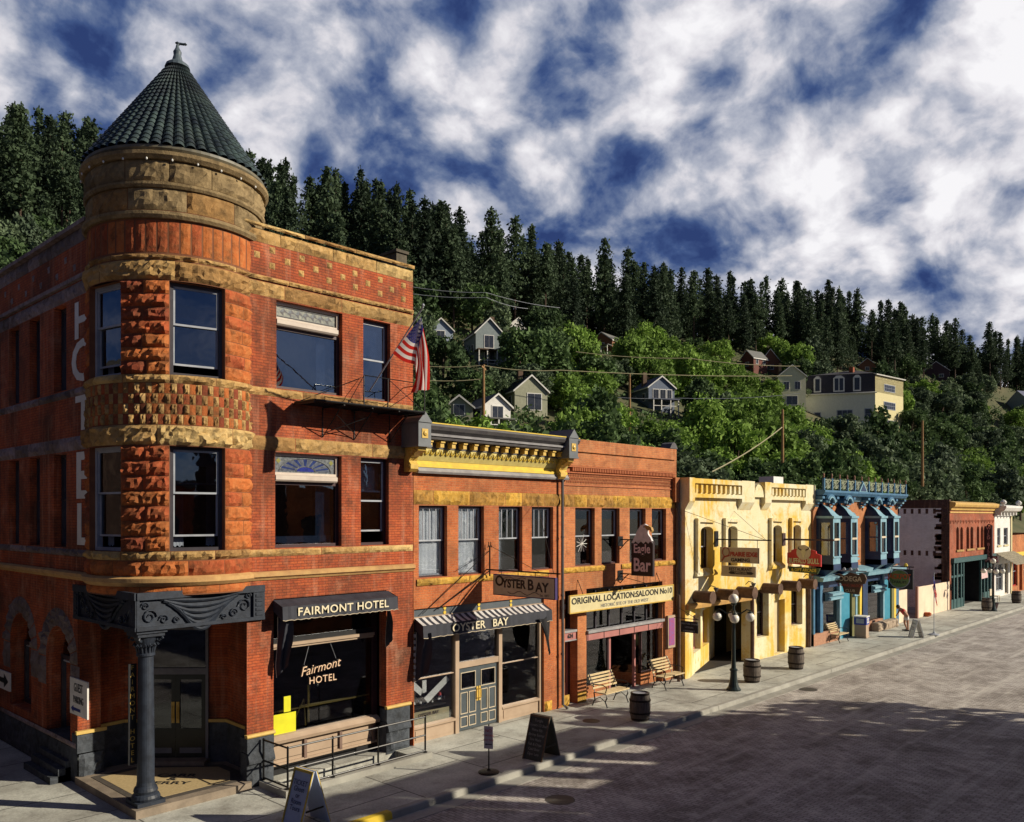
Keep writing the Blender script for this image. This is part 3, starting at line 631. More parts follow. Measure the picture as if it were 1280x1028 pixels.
# front windows
for (a, b, z0, z1), big in ((W3a, 1), (W2a, 1), (W3b, 0), (W2b, 0)):
    if not big: wn = window(hotel, M1, a, b, z0, z1, .14, 'sash', MAR, GRYW, GLASSW, .07, split=.5, raised=.3 if z0 < 9 else 0); blind(wn, M1, a + .1, b - .1, z1 - .95, z1 - .08, .34, BLIND); continue
    zt = z0 + (z1 - z0) * (.72 if z0 > 9 else .7)
    w_ = window(hotel, M1, a, b, z0, zt, .14, 'plain', MAR, GRYW, GLASSW, .08); blind(w_, M1, b - .55, b - .1, z0 + .1, zt - .06, .4, BLIND)
    if z0 < 9: blind(w_, M1, a + .1, b - .1, z0 + .1, z0 + .28, .36, GRYW)
    m = MB(); m.prof([(.02, zt), (-.02, zt + .04), (-.02, zt + .14), (.05, zt + .17), (.2, zt + .17), (.2, zt)], a + .01, b - .14, M1)
    m.box(a + .07, b - .1, zt + .17, zt + .23, .12, .2, M1); m.box(a + .07, b - .1, z1 - .07, z1 - .0, .12, .2, M1); m.box(a + .01, a + .07, zt + .17, z1, .12, .2, M1); m.box(b - .1, b - .04, zt + .17, z1, .12, .2, M1)
    m.build('transom_bar', mat('cream timber', (.58, .50, .42), (.48, .4, .34), 3, .6, dirt=.2) if 'cream timber' not in MATS else MATS['cream timber'], w_)
    x0, x1, y0, y1 = a + .07, b - .1, zt + .23, z1 - .07
    if z0 > 9:
        m = MB(); m.box(x0, x1, y0, y1, .17, .18, M1); cx_, cy_ = (x0 + x1) / 2, (y0 + y1) / 2
        for k in range(7):
            q = x0 + .12 + (x1 - x0 - .24) * (k + .5) / 7; r_ = (x1 - x0 - .24) / 14; hh = (y1 - y0) / 2 - .06
            m.face([M1(q - r_, cy_, .165), M1(q, cy_ - hh, .165), M1(q, cy_, .165)], 1); m.face([M1(q + r_, cy_, .165), M1(q, cy_ + hh, .165), M1(q, cy_, .165)], 1)
            m.face([M1(q - r_, cy_, .165), M1(q, cy_ + hh, .165), M1(q, cy_, .165)], 2)
        m.box(x0 + .06, x1 - .06, y0 + .03, y0 + .045, .155, .17, M1, 1); m.box(x0 + .06, x1 - .06, y1 - .045, y1 - .03, .155, .17, M1, 1)
        m.build('stained_glass', [mat('leaded pale glass', (.24, .24, .19), (.10, .11, .11), 14, .25), DKF, mat('grey lead glass', (.2, .22, .24), (.1, .11, .12), 12, .2)], w_)
    else:
        m = MB(); m.box(x0, x1, y0, y1, .17, .18, M1); cx_ = (x0 + x1) / 2; rx_, ry_ = (x1 - x0) / 2 - .14, (y1 - y0) - .08
        P = lambda t, k: M1(cx_ + rx_ * k * cos(t), y0 + .04 + ry_ * k * sin(t), .165)
        for k in range(15):
            t0, t1 = PI * k / 15, PI * (k + 1) / 15
            m.face([P(t0 + .02, .42), P(t1 - .02, .42), P(t1 - .02, .95), P(t0 + .02, .95)], 1 if k % 2 else 2); m.face([P(t0, .0), P(t0, .34), P(t1, .34)], 3)
        m.tube([P(PI * k / 20, 1.0) for k in range(21)], .015, 4, 0); m.tube([P(PI * k / 20, .38) for k in range(21)], .01, 4, 0)
        for q in (x0 + .13, x1 - .13): m.lathe([(0, 0), (.075, 0), (.075, .01), (0, .01)], (0, 0, 0), 4); 
        for q in (x0 + .12, x1 - .12): m.face([M1(q - .07, y1 - .12, .165), M1(q, y1 - .19, .165), M1(q + .07, y1 - .12, .165), M1(q, y1 - .05, .165)], 4)
        m.build('stained_glass', [mat('white leaded glass', (.20, .21, .22), (.08, .09, .10), 16, .2), mat('navy stained glass', (.03, .05, .16), (.02, .03, .1), 9, .15), mat('clear lead glass', (.12, .13, .17), (.06, .07, .1), 9, .15), mat('blue boss glass', (.03, .04, .25), (.02, .03, .15), 9, .15), mat('olive glass', (.25, .24, .08), (.2, .2, .06), 9, .2)], w_)
for a, b in lw:
    for z0, z1 in ((5.95, 8.33), (9.93, 12.12)): window(hotel, M2, a, b, z0, z1, .18, 'sash', DKF, DKF, GLASS, .06)
for i, (a, b, z0, z1) in enumerate(arch):
    o = window(hotel, M2, a, b, z0 + (.0 if i else .0), z1 - (b - a) / 2 + .02, .36, 'grid', DKF, GRYW, GLASSD, .1, bars=0, split=.97, name='door' if i == 0 else 'window')
    m = MB(); c_, r_ = (a + b) / 2, (b - a) / 2 - .01; zs = z1 - (b - a) / 2 + .02
    m.poly([(c_ - r_ * cos(PI * k / 14), zs + r_ * sin(PI * k / 14)) for k in range(15)], M2, .41, .42); m.build('pane', GLASSD, o, 'half round fanlight pane')
m = MB()
for k, (w_, h_) in enumerate(((.5, .17), (.32, .34), (.15, .5))): m.bx(HX0 - w_, HX0 - .0, arch[0][0] - .1, arch[0][1] + .15, .15, .15 + h_)
m.build('doorstep', BS, hotel)
# painted letters of the word HOTEL, top to bottom on the side wall
yl = 21.62
for ch, z0, z1 in (('H', 11.05, 11.95), ('O', 9.98, 11.0), ('T', 8.8, 9.64), ('E', 7.1, 8.25), ('L', 5.98, 7.0)):
    text(hotel, ch, (HX0 - .012, yl, (z0 + z1) / 2), LF, (z1 - z0) * 1.38, WHT, .004, 'painted_letter', .03, 1.35)
# --------------------------------------------------- corner entrance
ent = MB()
for (a0_, a1_, Mx) in ((7.78, 10.88, MF(18.52)), (18.52, 22.15, ML(7.76))):
    ent.box(a0_ + (.0 if Mx(0, 0, 0)[0] == 0 else .4), a1_, 4.24, 4.96, .06, .4, Mx)
    ent.box(a0_, a1_, 4.9, 5.06, -.03, .06, Mx); ent.box(a0_, a1_, 4.22, 4.3, -.02, .06, Mx); ent.box(a1_ - .3, a1_, 4.3, 4.9, -.01, .06, Mx); ent.box(a0_, a0_ + .06, 4.3, 4.9, -.01, .06, Mx)
    L0, L1 = a0_ + .45, a1_ - .55
    for k in range(6):
        s_ = .95 - k * .1; n = 14
        ent.tube([Mx((L0 + L1) / 2 + (L1 - L0) / 2 * s_ * (2 * q / n - 1) * 1.0, 4.92 - .06 * k - (.1 + .075 * k) * (1 - (2 * q / n - 1) ** 2), .03) for q in range(n + 1)], .045, 5)
    for (cx_, cz_, r0, sg) in ((a0_ + .3, 4.52, .17, 1), (a0_ + .62, 4.44, .11, -1), (a0_ + .9, 4.4, .08, 1), (a1_ - .52, 4.6, .17, -1), (a1_ - .8, 4.45, .11, 1), (a1_ - 1.05, 4.38, .07, -1), (a0_ + .2, 4.76, .09, -1), (a1_ - .42, 4.82, .08, 1)):
        ent.tube([Mx(cx_ + sg * r0 * (1 - q / 22) * cos(q * .55), cz_ + r0 * (1 - q / 22) * sin(q * .55), .03) for q in range(18)], .022, 5, r1=.012)
    for k in range(5): ent.box(a1_ - .24, a1_ - .06, 4.34 + k * .11, 4.41 + k * .11, -.03, 0, Mx)
ent.build('entrance_beam', IRON, hotel, 'blue black iron beam with cast drapery and scrolls', smooth=False)
m = MB(); cc = Vector((8.14, 18.9, 0))
m.bx(cc.x - .31, cc.x + .31, cc.y - .31, cc.y + .31, .12, .42)
m.lathe([(.30, .42), (.31, .47), (.28, .53), (.24, .56), (.26, .62), (.24, .68), (.20, .73), (.19, .8)], cc, 24)
m.lathe([(.185, .8), (.185, 1.4), (.165, 3.62)], cc, 24); m.lathe([(.165, 3.6), (.2, 3.63), (.2, 3.67), (.17, 3.7), (.18, 3.85), (.25, 4.02), (.27, 4.06)], cc, 24)
for k in range(16):
    a = 2 * PI * k / 16; d_ = Vector((cos(a), sin(a), 0))
    m.tube([cc + d_ * .17 + Vector((0, 0, 3.7)), cc + d_ * .2 + Vector((0, 0, 3.82)), cc + d_ * .26 + Vector((0, 0, 3.9)), cc + d_ * .27 + Vector((0, 0, 3.86))], .022, 5)
for k in range(4):
    a = PI / 4 + PI / 2 * k; d_ = Vector((cos(a), sin(a), 0)); m.tube([cc + d_ * (.3 + .08 * cos(q * .7) * (1 - q / 12)) + Vector((0, 0, 4.0 + .08 * sin(q * .7) * (1 - q / 12))) for q in range(10)], .028, 5)
m.bx(cc.x - .3, cc.x + .3, cc.y - .3, cc.y + .3, 4.07, 4.15); m.bx(cc.x - .34, cc.x + .34, cc.y - .34, cc.y + .34, 4.15, 4.235)
col_ = m.build('column', IRON, hotel, 'tall cast iron corner column with leafy capital')
m = MB(); vd = Vector((-.42, .2, 0)).normalized(); q = cc + Vector((-.24, .12, 0))
m.bx(q.x - .09, q.x + .09, q.y - .0, q.y + .03, 1.2, 3.45); bd = m.build('name_board', BLK, hotel)
for k, ch in enumerate('FAIRMONT HOTEL'): text(bd, ch, (q.x - .005, q.y - .004, 3.36 - k * .158), FR, .15, GOLD, .003)
# doors on the diagonal back wall of the recess
P0, P1 = Vector((9.42, 22.06, 0)), Vector((10.62, 20.83, 0)); wd = (P1 - P0).length; e_ = (P1 - P0) / wd; n_ = Vector((-e_.y, e_.x, 0)) * 1.0
if n_.dot(C - Vector((8, 18.6, 0))) < 0: n_ = -n_
MD = lambda a, z, d: tuple(P0 + e_ * a + n_ * d + Vector((0, 0, z)))
DRK = mat('dark green door', (.012, .016, .016), (.02, .024, .022), 4, .35)
GRL = mat('grey lavender trim', (.17, .17, .19), (.13, .13, .15), 4, .5)
m = MB(); m.box(-.0, .07, .3, 4.9, -.06, .1, MD); m.box(wd - .07, wd, .3, 4.9, -.06, .1, MD); m.box(.07, wd - .07, 2.62, 2.78, -.05, .08, MD); m.box(.07, wd - .07, 3.78, 3.84, -.05, .08, MD); m.box(.07, wd - .07, 3.9, 3.94, -.05, .08, MD)
m.build('door_frame', GRL, hotel)
m = MB(); m.box(.07, wd - .07, 2.78, 3.78, .02, .03, MD); m.box(.07, wd - .07, 3.94, 4.9, .02, .03, MD); m.build('pane', GLASSD, hotel)
for k in (0, 1):
    a = .08 + k * (wd - .16) / 2; b = a + (wd - .16) / 2 - .005
    m = MB(); m.wall(MD, a, b, .42, 2.61, [(a + .11, b - .11, 1.2, 2.48)], .05); m.box(a + .1, b - .1, .56, .7, -.012, 0, MD, 1)
    d_ = m.build('door', [DRK, GRL], hotel); g = MB(); g.box(a + .11, b - .11, 1.2, 2.48, .02, .026, MD); g.build('pane', GLASSD, d_)
    h = MB(); x = b - .06 if k == 0 else a + .06; h.box(x - .04, x + .04, 1.35, 1.9, -.03, -.012, MD); h.tube([MD(x, 1.45, -.03), MD(x, 1.48, -.08), MD(x, 1.77, -.08), MD(x, 1.8, -.03)], .014, 6); h.build('handle', GOLD, d_)
m = MB(); pl = [(7.74, 22.0), (7.74, 18.46), (10.5, 18.46), (10.9, 19.4), (10.95, 20.6), (9.4, 22.2), (8.3, 22.3)]
m.poly(pl, lambda a, z, d: (a, z, d), .1, .33); m.poly([(9.3, 22.25), (9.05, 21.95), (10.35, 20.55), (10.75, 20.9)], lambda a, z, d: (a, z, d), .334, .44)
ps = m.build('porch_step', mat('worn stone step', (.30, .24, .18), (.2, .16, .12), 2.5, .85, .4, 20, dirt=.4), hotel)
fl = lambda a, z, d: (a, z, d)
m = MB(); m.poly([(8.0, 21.7), (8.0, 18.75), (10.4, 18.75), (10.75, 19.5), (10.75, 20.3), (9.3, 21.75)], fl, .332, .338)
m.poly([(8.15, 21.5), (8.15, 18.95), (10.2, 18.95), (10.55, 19.6), (10.55, 20.2), (9.2, 21.5)], fl, .338, .342, 1)
mos = m.build('mosaic_floor', [mat('grey mosaic', (.10, .085, .07), (.07, .06, .05), 9, .7), mat('tan mosaic', (.50, .38, .2), (.4, .3, .15), 18, .7)], hotel)
for s_, o_, z_ in (('CARR', 0, .48), ('&', 0, .18), ('BERRY', 0, -.12)):
    p = Vector((9.15, 19.95, .343)) + Vector((.729, .6845, 0)) * z_
    text(mos, s_, p, (0, 0, -rad(46.8)), .30, BLK, .002, 'floor_lettering', .008, 1.25)
# --------------------------------------------------- shop window of the hotel
MSF = MF(YF + .42); a, b = SF[0], SF[1]
m = MB(); m.box(a, a + .12, .3, 4.68, 0, .15, MSF, 1); m.box(b - .16, b, .3, 4.68, 0, .15, MSF, 1); m.box(a + .12, b - .16, 3.36, 3.42, -.05, .1, MSF); m.box(a + .12, b - .16, 3.42, 3.5, -.1, .1, MSF); m.box(a + .12, b - .16, 3.5, 3.62, -.02, .1, MSF, 2)
m.prof([(-.16, .98), (-.18, 1.06), (-.06, 1.16), (.1, 1.18), (.1, .98)], a + .02, b - .02, MSF); m.box(a + .02, b - .02, .42, .98, .0, .1, MSF)
for k in range(4): x = a + .05 + (b - a - .2) * k / 3; m.box(x - .04, x + .04, .44, .97, -.06, -.002, MSF, 3)
m.box(a, b, -.4, .4, .02, .1, MSF, 2); m.box(a + .02, b - .02, .4, .46, -.05, .1, MSF)
shop = m.build('shop_window', [TAN, MAR, BLK, mat('tan dark stile', (.2, .13, .1), (.16, .1, .08), 4, .6)], hotel)
m = MB(); m.box(a + .12, b - .16, 1.18, 3.36, .05, .056, MSF); m.box(a + .12, b - .16, 3.62, 4.68, .05, .056, MSF); m.build('pane', GLASSD, shop)
m = MB(); m.box(a, b, 1.66, 1.7, .3, .33, MSF); m.tube([MSF(a + .9, 1.2, .25), MSF(a + 1.3, 1.9, .25), MSF(a + 1.35, 1.2, .25)], .02); m.tube([MSF(a + 1.6, 1.2, .5), MSF(a + 1.6, 2.2, .5)], .03); m.tube([MSF(a + 1.4, 1.65, .6), MSF(b - .3, 1.62, .6)], .02)
m.build('display_rail', GOLD, shop)
YP = mat('bright yellow card', (.66, .64, .015), (.58, .56, .015), 3, .6)
for x0, x1, y0, y1 in ((341.5, 370, 892, 921), (355, 363.5, 870.5, 890)):
    m = MB(); X0, X1 = FX(x0, YF + .45), FX(x1, YF + .45); Z0, Z1 = FZ((x0 + x1) / 2, y1, YF + .45), FZ((x0 + x1) / 2, y0, YF + .45)
    m.bx(max(X0, a + .12), X1, YF + .455, YF + .46, Z0, Z1); tag(m.build('poster', YP), 'large bright yellow card in the corner of the hotel shop window' if x1 > 365 else 'small yellow card above the large one in the hotel shop window', 'poster', 'yellow cards in the hotel window')
ns = thing('neon_sign', 'cream script neon sign hanging inside the hotel shop window', 'neon sign', (FX(396, YF + .6), YF + .62, 2.5)); NEON = mat('cream neon tube', (.72, .50, .34), (.66, .45, .3), 4, .4)
nx_, ny_ = ns.location.x, YF + .44
text(ns, 'Fairmont', (nx_, ny_, 2.72), (PI / 2, rad(-6), 0), .34, NEON, .012, shear=.35, bold=-.002)
text(ns, 'HOTEL', (nx_ + .08, ny_, 2.4), FR, .26, NEON, .012, spacing=1.1)
m = MB(); m.tube([(nx_ - .5, ny_, 2.85), (nx_ - .3, ny_, 3.5)], .006, 4); m.tube([(nx_ + .5, ny_, 2.9), (nx_ + .25, ny_, 3.5)], .006, 4); m.build('hanger_wire', GRYW, ns)
def awning(par, x0, x1, zt, zb, out, Y, val, stripes=False, label=None, nm='awning'):
    m = MB(); n = 44
    P = [(0, zt), (-out * .5, (zt + zb) / 2 - .015), (-out, zb), (-out - .02, zb - val)]
    for i in range(n):
        q0, q1 = x0 + (x1 - x0) * i / n, x0 + (x1 - x0) * (i + 1) / n
        w0, w1 = [.014 * sin(q * 9) + .01 * sin(q * 23) for q in (q0, q1)]
        for k in range(3):
            (d0, z0), (d1, z1) = P[k], P[k + 1]; s0 = 1 if k else 0; s1 = 1
            dz = [(.012 * sin(q * 30) if k == 2 else 0) for q in (q0, q1)]
            m.face([(q0, Y + d0 + w0 * s0, z0), (q1, Y + d0 + w1 * s0, z0), (q1, Y + d1 + w1, z1 + dz[1]), (q0, Y + d1 + w0, z1 + dz[0])], 1 if stripes and k < 2 and i % 2 == 0 else 0)
    for x in (x0, x1): m.face([(x, Y, zt), (x, Y - out, zb), (x, Y - out, zb - val), (x, Y, zb - val * .4)])
    o = m.build(nm, [FAB, FABW], par, label); h = MB()
    h.tube([(x0 + (x1 - x0) * i / 44, Y - out - .03 + .014 * sin((x0 + (x1 - x0) * i / 44) * 9), zb - val + .012 * sin((x0 + (x1 - x0) * i / 44) * 30)) for i in range(45)], .009, 4)
    h.build('awning_piping', CREAM, o); return o
aw = awning(hotel, SF[0] - .02, SF[1] + .06, 4.66, 4.52, .42, YF - .01, .34, label='black cloth awning with cream hotel lettering')
text(aw, 'FAIRMONT HOTEL', ((SF[0] + SF[1]) / 2 + .05, YF - .465, 4.36), FR, .285, mat('cream lettering', (.72, .64, .44), (.66, .58, .4), 5, .7), .003, bold=.004, sx=1.12, spacing=1.08)
def flap(par, x, z1, z0, w, Y0, Y1, mm=FAB, seed=1, side=1):
    m = MB(); rr = random.Random(seed); n, k = 9, 12; b = 0
    for j in range(k + 1):
        for i in range(n + 1):
            u, v = i / n, j / k; tap = 1 - .55 * v
            m.v.append((x + side * w * u * tap + .03 * sin(6 * u + 5 * v) + rr.uniform(-.006, .006), Y0 + (Y1 - Y0) * (1 - u) + .05 * sin(9 * u + 3 * v), z1 + (z0 - z1) * v * (1 - .25 * u) + .03 * sin(7 * u)))
    for j in range(k):
        for i in range(n): q_ = j * (n + 1) + i; m.f.append((q_, q_ + 1, q_ + n + 2, q_ + n + 1)); m.m.append(0)
    o = m.build('awning_flap', mm, par, smooth=True); h = MB(); h.tube([m.v[j * (n + 1)] for j in range(k + 1)], .01, 4); h.build('awning_piping', CREAM, par); return o
flap(aw, SF[0] + .05, 4.25, 2.75, .26, YF - .42, YF - .1, seed=2); flap(aw, SF[1] - .02, 4.25, 3.1, .2, YF - .42, YF - .05, seed=3, side=-1)
# --------------------------------------------------- balcony, flag
BX0, BX1, BY, BZ = 11.75, 15.3, YF - .92, 9.6
m = MB()
for k in range(15): y = BY + (YF - BY) * k / 14; m.bx(BX0 + .04, BX1 - .04, y - .012, y + .012, BZ - .02, BZ + .015)
m.tube([(BX0, YF - .05, BZ), (BX0, BY, BZ), (BX1, BY, BZ), (BX1, YF - .05, BZ)], .03, 6)
for k in range(5): x = BX0 + (BX1 - BX0) * k / 4; m.bx(x - .02, x + .02, BY, YF, BZ - .06, BZ - .022)
for x in (12.6, 13.6, 14.8): m.tube([(x, BY + .05, BZ - .04), (x, YF - .02, BZ - .8), (x, YF - .02, BZ - .05)], .016, 5)
m.tube([(12.6, BY + .3, BZ - .25), (13.6, YF - .1, BZ - .7)], .012, 5); m.tube([(13.6, BY + .3, BZ - .25), (12.6, YF - .1, BZ - .7)], .012, 5)
zt = BZ + .78
m.tube([(FX(455, BY), BY, zt), (BX1, BY, zt), (BX1, YF - .02, zt)], .014, 5)
for x in (FX(455, BY), FX(485, BY), BX1): m.tube([(x, BY, BZ), (x, BY, zt)], .014, 5)
m.tube([(FX(485, BY), BY, zt), (BX1, BY, BZ)], .01, 5); m.tube([(FX(485, BY), BY, BZ), (BX1, BY, zt)], .01, 5)
m.tube([(BX0, YF - .03, BZ), (FX(450, YF), YF - .05, zt + .1), (FX(455, BY), BY, BZ)], .01, 5); m.tube([(BX0 + 1, BY, BZ), (FX(455, BY), BY, zt)], .01, 5)
m.build('balcony', BLKM, hotel, 'narrow black iron balcony with cross braced rail')
fp0, fp1 = PT(462, 489, 22.0), PT(529, 384, 20.1)
fl = thing('flag', 'red white and blue flag on a slanted pole above the iron balcony', 'flag', fp0)
m = MB(); m.tube([fp0, fp1], .018, 8); m.lathe([(0, 0), (.035, .03), (.03, .06), (0, .09)], fp1, 8); m.build('flagpole', GRYW, fl)
def fpt(s, t):
    hp = PT(527 - 36 * s, 396 + 46 * s, 20.2 + .5 * s); g = PT(527 - 9 * s, 400 + 56 * s, 20.15 + .25 * s); b = PT(536.5 - 22 * s, 487 + 4 * s, 20.2)
    vd_ = Vector((cos(AZ), sin(AZ), 0))
    if t < .36: k = t / .36; p = hp.lerp(g, k) + Vector((0, 0, -.05 * sin(PI * k))) + vd_ * (.05 * sin(k * 5))
    else: k = (t - .36) / .64; p = g.lerp(b, k) + vd_ * (.13 * sin(s * 10) * min(1, k * 3)) + Vector((.6845, -.729, 0)) * (.05 * sin(s * 13 + k * 3) * min(1, k * 2) + .12 * (1 - k) * k)
    return p
m = MB(); ns_, nf = 39, 44
for j in range(nf + 1):
    for i in range(ns_ + 1): m.v.append(tuple(fpt(i / ns_, j / nf)))
for j in range(nf):
    for i in range(ns_):
        q_ = j * (ns_ + 1) + i; m.f.append((q_, q_ + 1, q_ + ns_ + 2, q_ + ns_ + 1)); st = i // 3
        m.m.append(2 if (st < 7 and j < nf * .42) else st % 2)
for j in range(9):
    for i in range(5 if j % 2 else 6):
        p = fpt((.04 + .09 * i + (.045 if j % 2 else 0)), .025 + .044 * j); q = Vector((-.729, -.6845, .0)) * .014; r1_, r2_ = Vector((.6845, -.729, 0)) * .028, Vector((0, 0, .03))
        for sgn in (1, -1): m.face([p + q * sgn + r1_ + r2_ * .3, p + q * sgn + r2_, p + q * sgn - r1_ + r2_ * .3, p + q * sgn - r1_ * .6 - r2_, p + q * sgn + r1_ * .6 - r2_], 1)
m.build('cloth', [clothmat(mat('flag red', (.62, .03, .02), (.55, .025, .02), 4, .7)), clothmat(mat('flag white', (.80, .76, .72), (.74, .7, .66), 4, .7)), clothmat(mat('flag blue', (.05, .05, .25), (.04, .04, .2), 4, .7))], fl, smooth=True)
# --------------------------------------------------- signs on the side wall
def wallsign(name, label, x0, x1, y0, y1, lines):
    Y1_, Y0_ = FY(x0, HX0 - .05), FY(x1, HX0 - .05); t0 = (HX0 - .05) / ray(x1)[0]
    Z1, Z0 = EYE + t0 * (HY - y0) / F, EYE + t0 * (HY - y1) / F
    o = thing(name, label, 'sign', (HX0 - .06, (Y0_ + Y1_) / 2, Z0)); m = MB(); m.box(Y0_, Y1_, Z0, Z1, -.07, -.03, M2); m.build('sign_board', WHT, o)
    for s_, fy, sz, mm in lines: text(o, s_, (HX0 - .075, (Y0_ + Y1_) / 2, Z0 + (Z1 - Z0) * fy), LF, sz * (Z1 - Z0), mm, .003, sx=.62)
    return o, Y0_, Y1_, Z0, Z1
wallsign('parking_sign', 'white guest parking sign fixed to the side wall between arched doorway and corner', 88.5, 110, 853.5, 900, [('GUEST', .75, .34, BLK), ('PARKING', .42, .28, BLK)])
m = MB(); o, ya, yb, za, zb = wallsign('arrow_sign', 'white sign with a black arrow at the left edge of the picture', -30, 13, 842, 865, [])
c = (za + zb) / 2; m.box(ya + .5, yb - .1, c - .07, c + .07, -.078, -.071, M2); m.poly([(ya + .12, c - .0), (ya + .5, c - .2), (ya + .5, c + .2)], M2, -.078, -.071); m.build('arrow', BLK, o)
m = MB(); o = [q for q in bpy.data.objects if q.name.startswith('parking_sign')][0]
z = o.location.z + .14; y = o.location.y + .22; m.box(y - .35, y + .1, z - .035, z + .035, -.078, -.071, M2); m.poly([(y + .25, z), (y + .1, z + .08), (y + .1, z - .08)], M2, -.078, -.071); m.build('arrow', mat('navy ink', (.02, .03, .2), (.02, .03, .15), 5, .6), o)
# ================================================================== OYSTER BAR BUILDING
def shell(m, x0, x1, y, top, back=16, roofz=None):   # side and back walls
    seg(m, (x0, y), (x0, y + back), 0, top); seg(m, (x1, y), (x1, y + back), 0, top); seg(m, (x0, y + back), (x1, y + back), 0, top)
def roof_in(par, x0, x1, y, top, floor=4.6, depth=3.6, back=16):
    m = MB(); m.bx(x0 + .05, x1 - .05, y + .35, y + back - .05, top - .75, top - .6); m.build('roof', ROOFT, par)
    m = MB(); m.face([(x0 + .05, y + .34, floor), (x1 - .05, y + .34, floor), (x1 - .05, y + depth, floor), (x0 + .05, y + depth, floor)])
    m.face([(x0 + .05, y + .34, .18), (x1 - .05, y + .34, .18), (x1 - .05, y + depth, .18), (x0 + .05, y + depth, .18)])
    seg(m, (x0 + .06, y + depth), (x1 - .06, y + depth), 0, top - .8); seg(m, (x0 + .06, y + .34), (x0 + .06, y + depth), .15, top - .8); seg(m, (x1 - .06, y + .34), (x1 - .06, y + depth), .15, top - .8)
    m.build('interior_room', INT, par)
OX0, OX1, OT = 15.68, FX(702, YF), 9.3
oy = thing('oyster_building', 'two storey orange brick building with yellow bracketed cornice and striped awning', 'building', (OX0, YF, 0))
WO = [(FX(p, YF), FX(q, YF), 4.95, 7.05) for p, q in ((523.5, 559), (573, 605), (623.4, 653), (664.6, 691.5))]
SO = (OX0 + .02, FX(680, YF), .15, 4.06)
m = MB(); m.wall(M1, OX0, OX1, .15, 9.0, WO + [SO], .3); shell(m, OX0, OX1, YF, 8.9); m.build('wall', OB, oy); roof_in(oy, OX0, OX1, YF, 9.2)
m = MB(); m.course(M1, OX0, OX1, 7.07, 7.5, .06, (.5, 1.6), .12, mis=(0, 0, 1)); m.build('lintel_course', [OYS, OYS2], oy)
m = MB(); m.course(M1, OX0 + .1, OX1 - .7, 4.72, 4.93, .05, (1.2, 2.2), .1, d=-.03); m.build('sill_course', OYS, oy)
m = MB(); m.course(M1, SO[1] + .02, SO[1] + .42, .15, .5, .06, (.3, .5), .1); m.build('base_stone', OYS, oy)
for a, b, z0, z1 in WO: window(oy, M1, a, b, z0, z1, .13, 'sash', MAR, GRYW, GLASSC, .05, True, bars=3)
# cornice
DG = mat('dark grey metal', (.10, .095, .095), (.07, .065, .07), 3, .5, dirt=.2); SG = mat('silver grey metal', (.33, .32, .32), (.24, .23, .24), 3, .5, dirt=.3)
cxa, cxb = FX(522, YF) - .1, FX(707, YF)
m = MB()
m.prof([(0, 7.98), (-.14, 7.98), (-.18, 8.04), (-.12, 8.1), (-.12, 8.14), (0, 8.16)], cxa, cxb, M1, 1)
m.prof([(0, 8.16), (-.08, 8.16), (-.08, 8.24), (-.05, 8.26), (-.05, 8.34), (0, 8.36)], cxa, cxb, M1, 2)
m.prof([(0, 8.35), (-.05, 8.35), (-.2, 8.62), (-.2, 8.7), (0, 8.7)], cxa, cxb, M1, 3)
m.prof([(0, 8.7), (-.22, 8.7), (-.22, 8.9), (-.5, 8.94), (-.52, 9.0), (-.46, 9.05), (-.46, 9.12), (-.6, 9.2), (-.66, 9.3), (-.66, 9.36), (0, 9.4)], cxa, cxb, M1, 0)
m.prof([(-.47, 9.04), (-.56, 9.03), (-.57, 9.08), (-.47, 9.11)], cxa, cxb, M1, 1)
m.prof([(-.3, 9.385), (-.64, 9.37), (-.64, 9.4), (-.3, 9.41)], cxa, cxb, M1, 2)
cor = m.build('cornice', [DG, SG, YEL, mat('pale yellow frieze', (.62, .52, .18), (.52, .42, .14), 4, .6, dirt=.2)], oy)
n = 15
for k in range(n):
    m = MB(); x = cxa + (cxb - cxa) * (k + .5) / n; m.box(x - .07, x + .07, 8.73, 8.86, -.42, -.22, M1); m.box(x - .08, x + .08, 8.86, 8.9, -.46, -.22, M1); m.build('gold_dentil', GOLD, cor)
m = MB(); n = 34
for k in range(n):
    x = cxa + (cxb - cxa) * (k + .5) / n; m.tube([M1(x - .07, 8.66, -.21), M1(x - .05, 8.56, -.19), M1(x, 8.52, -.17), M1(x + .05, 8.56, -.19), M1(x + .07, 8.66, -.21)], .018, 4)
m.build('frieze_swag', YEL, cor)
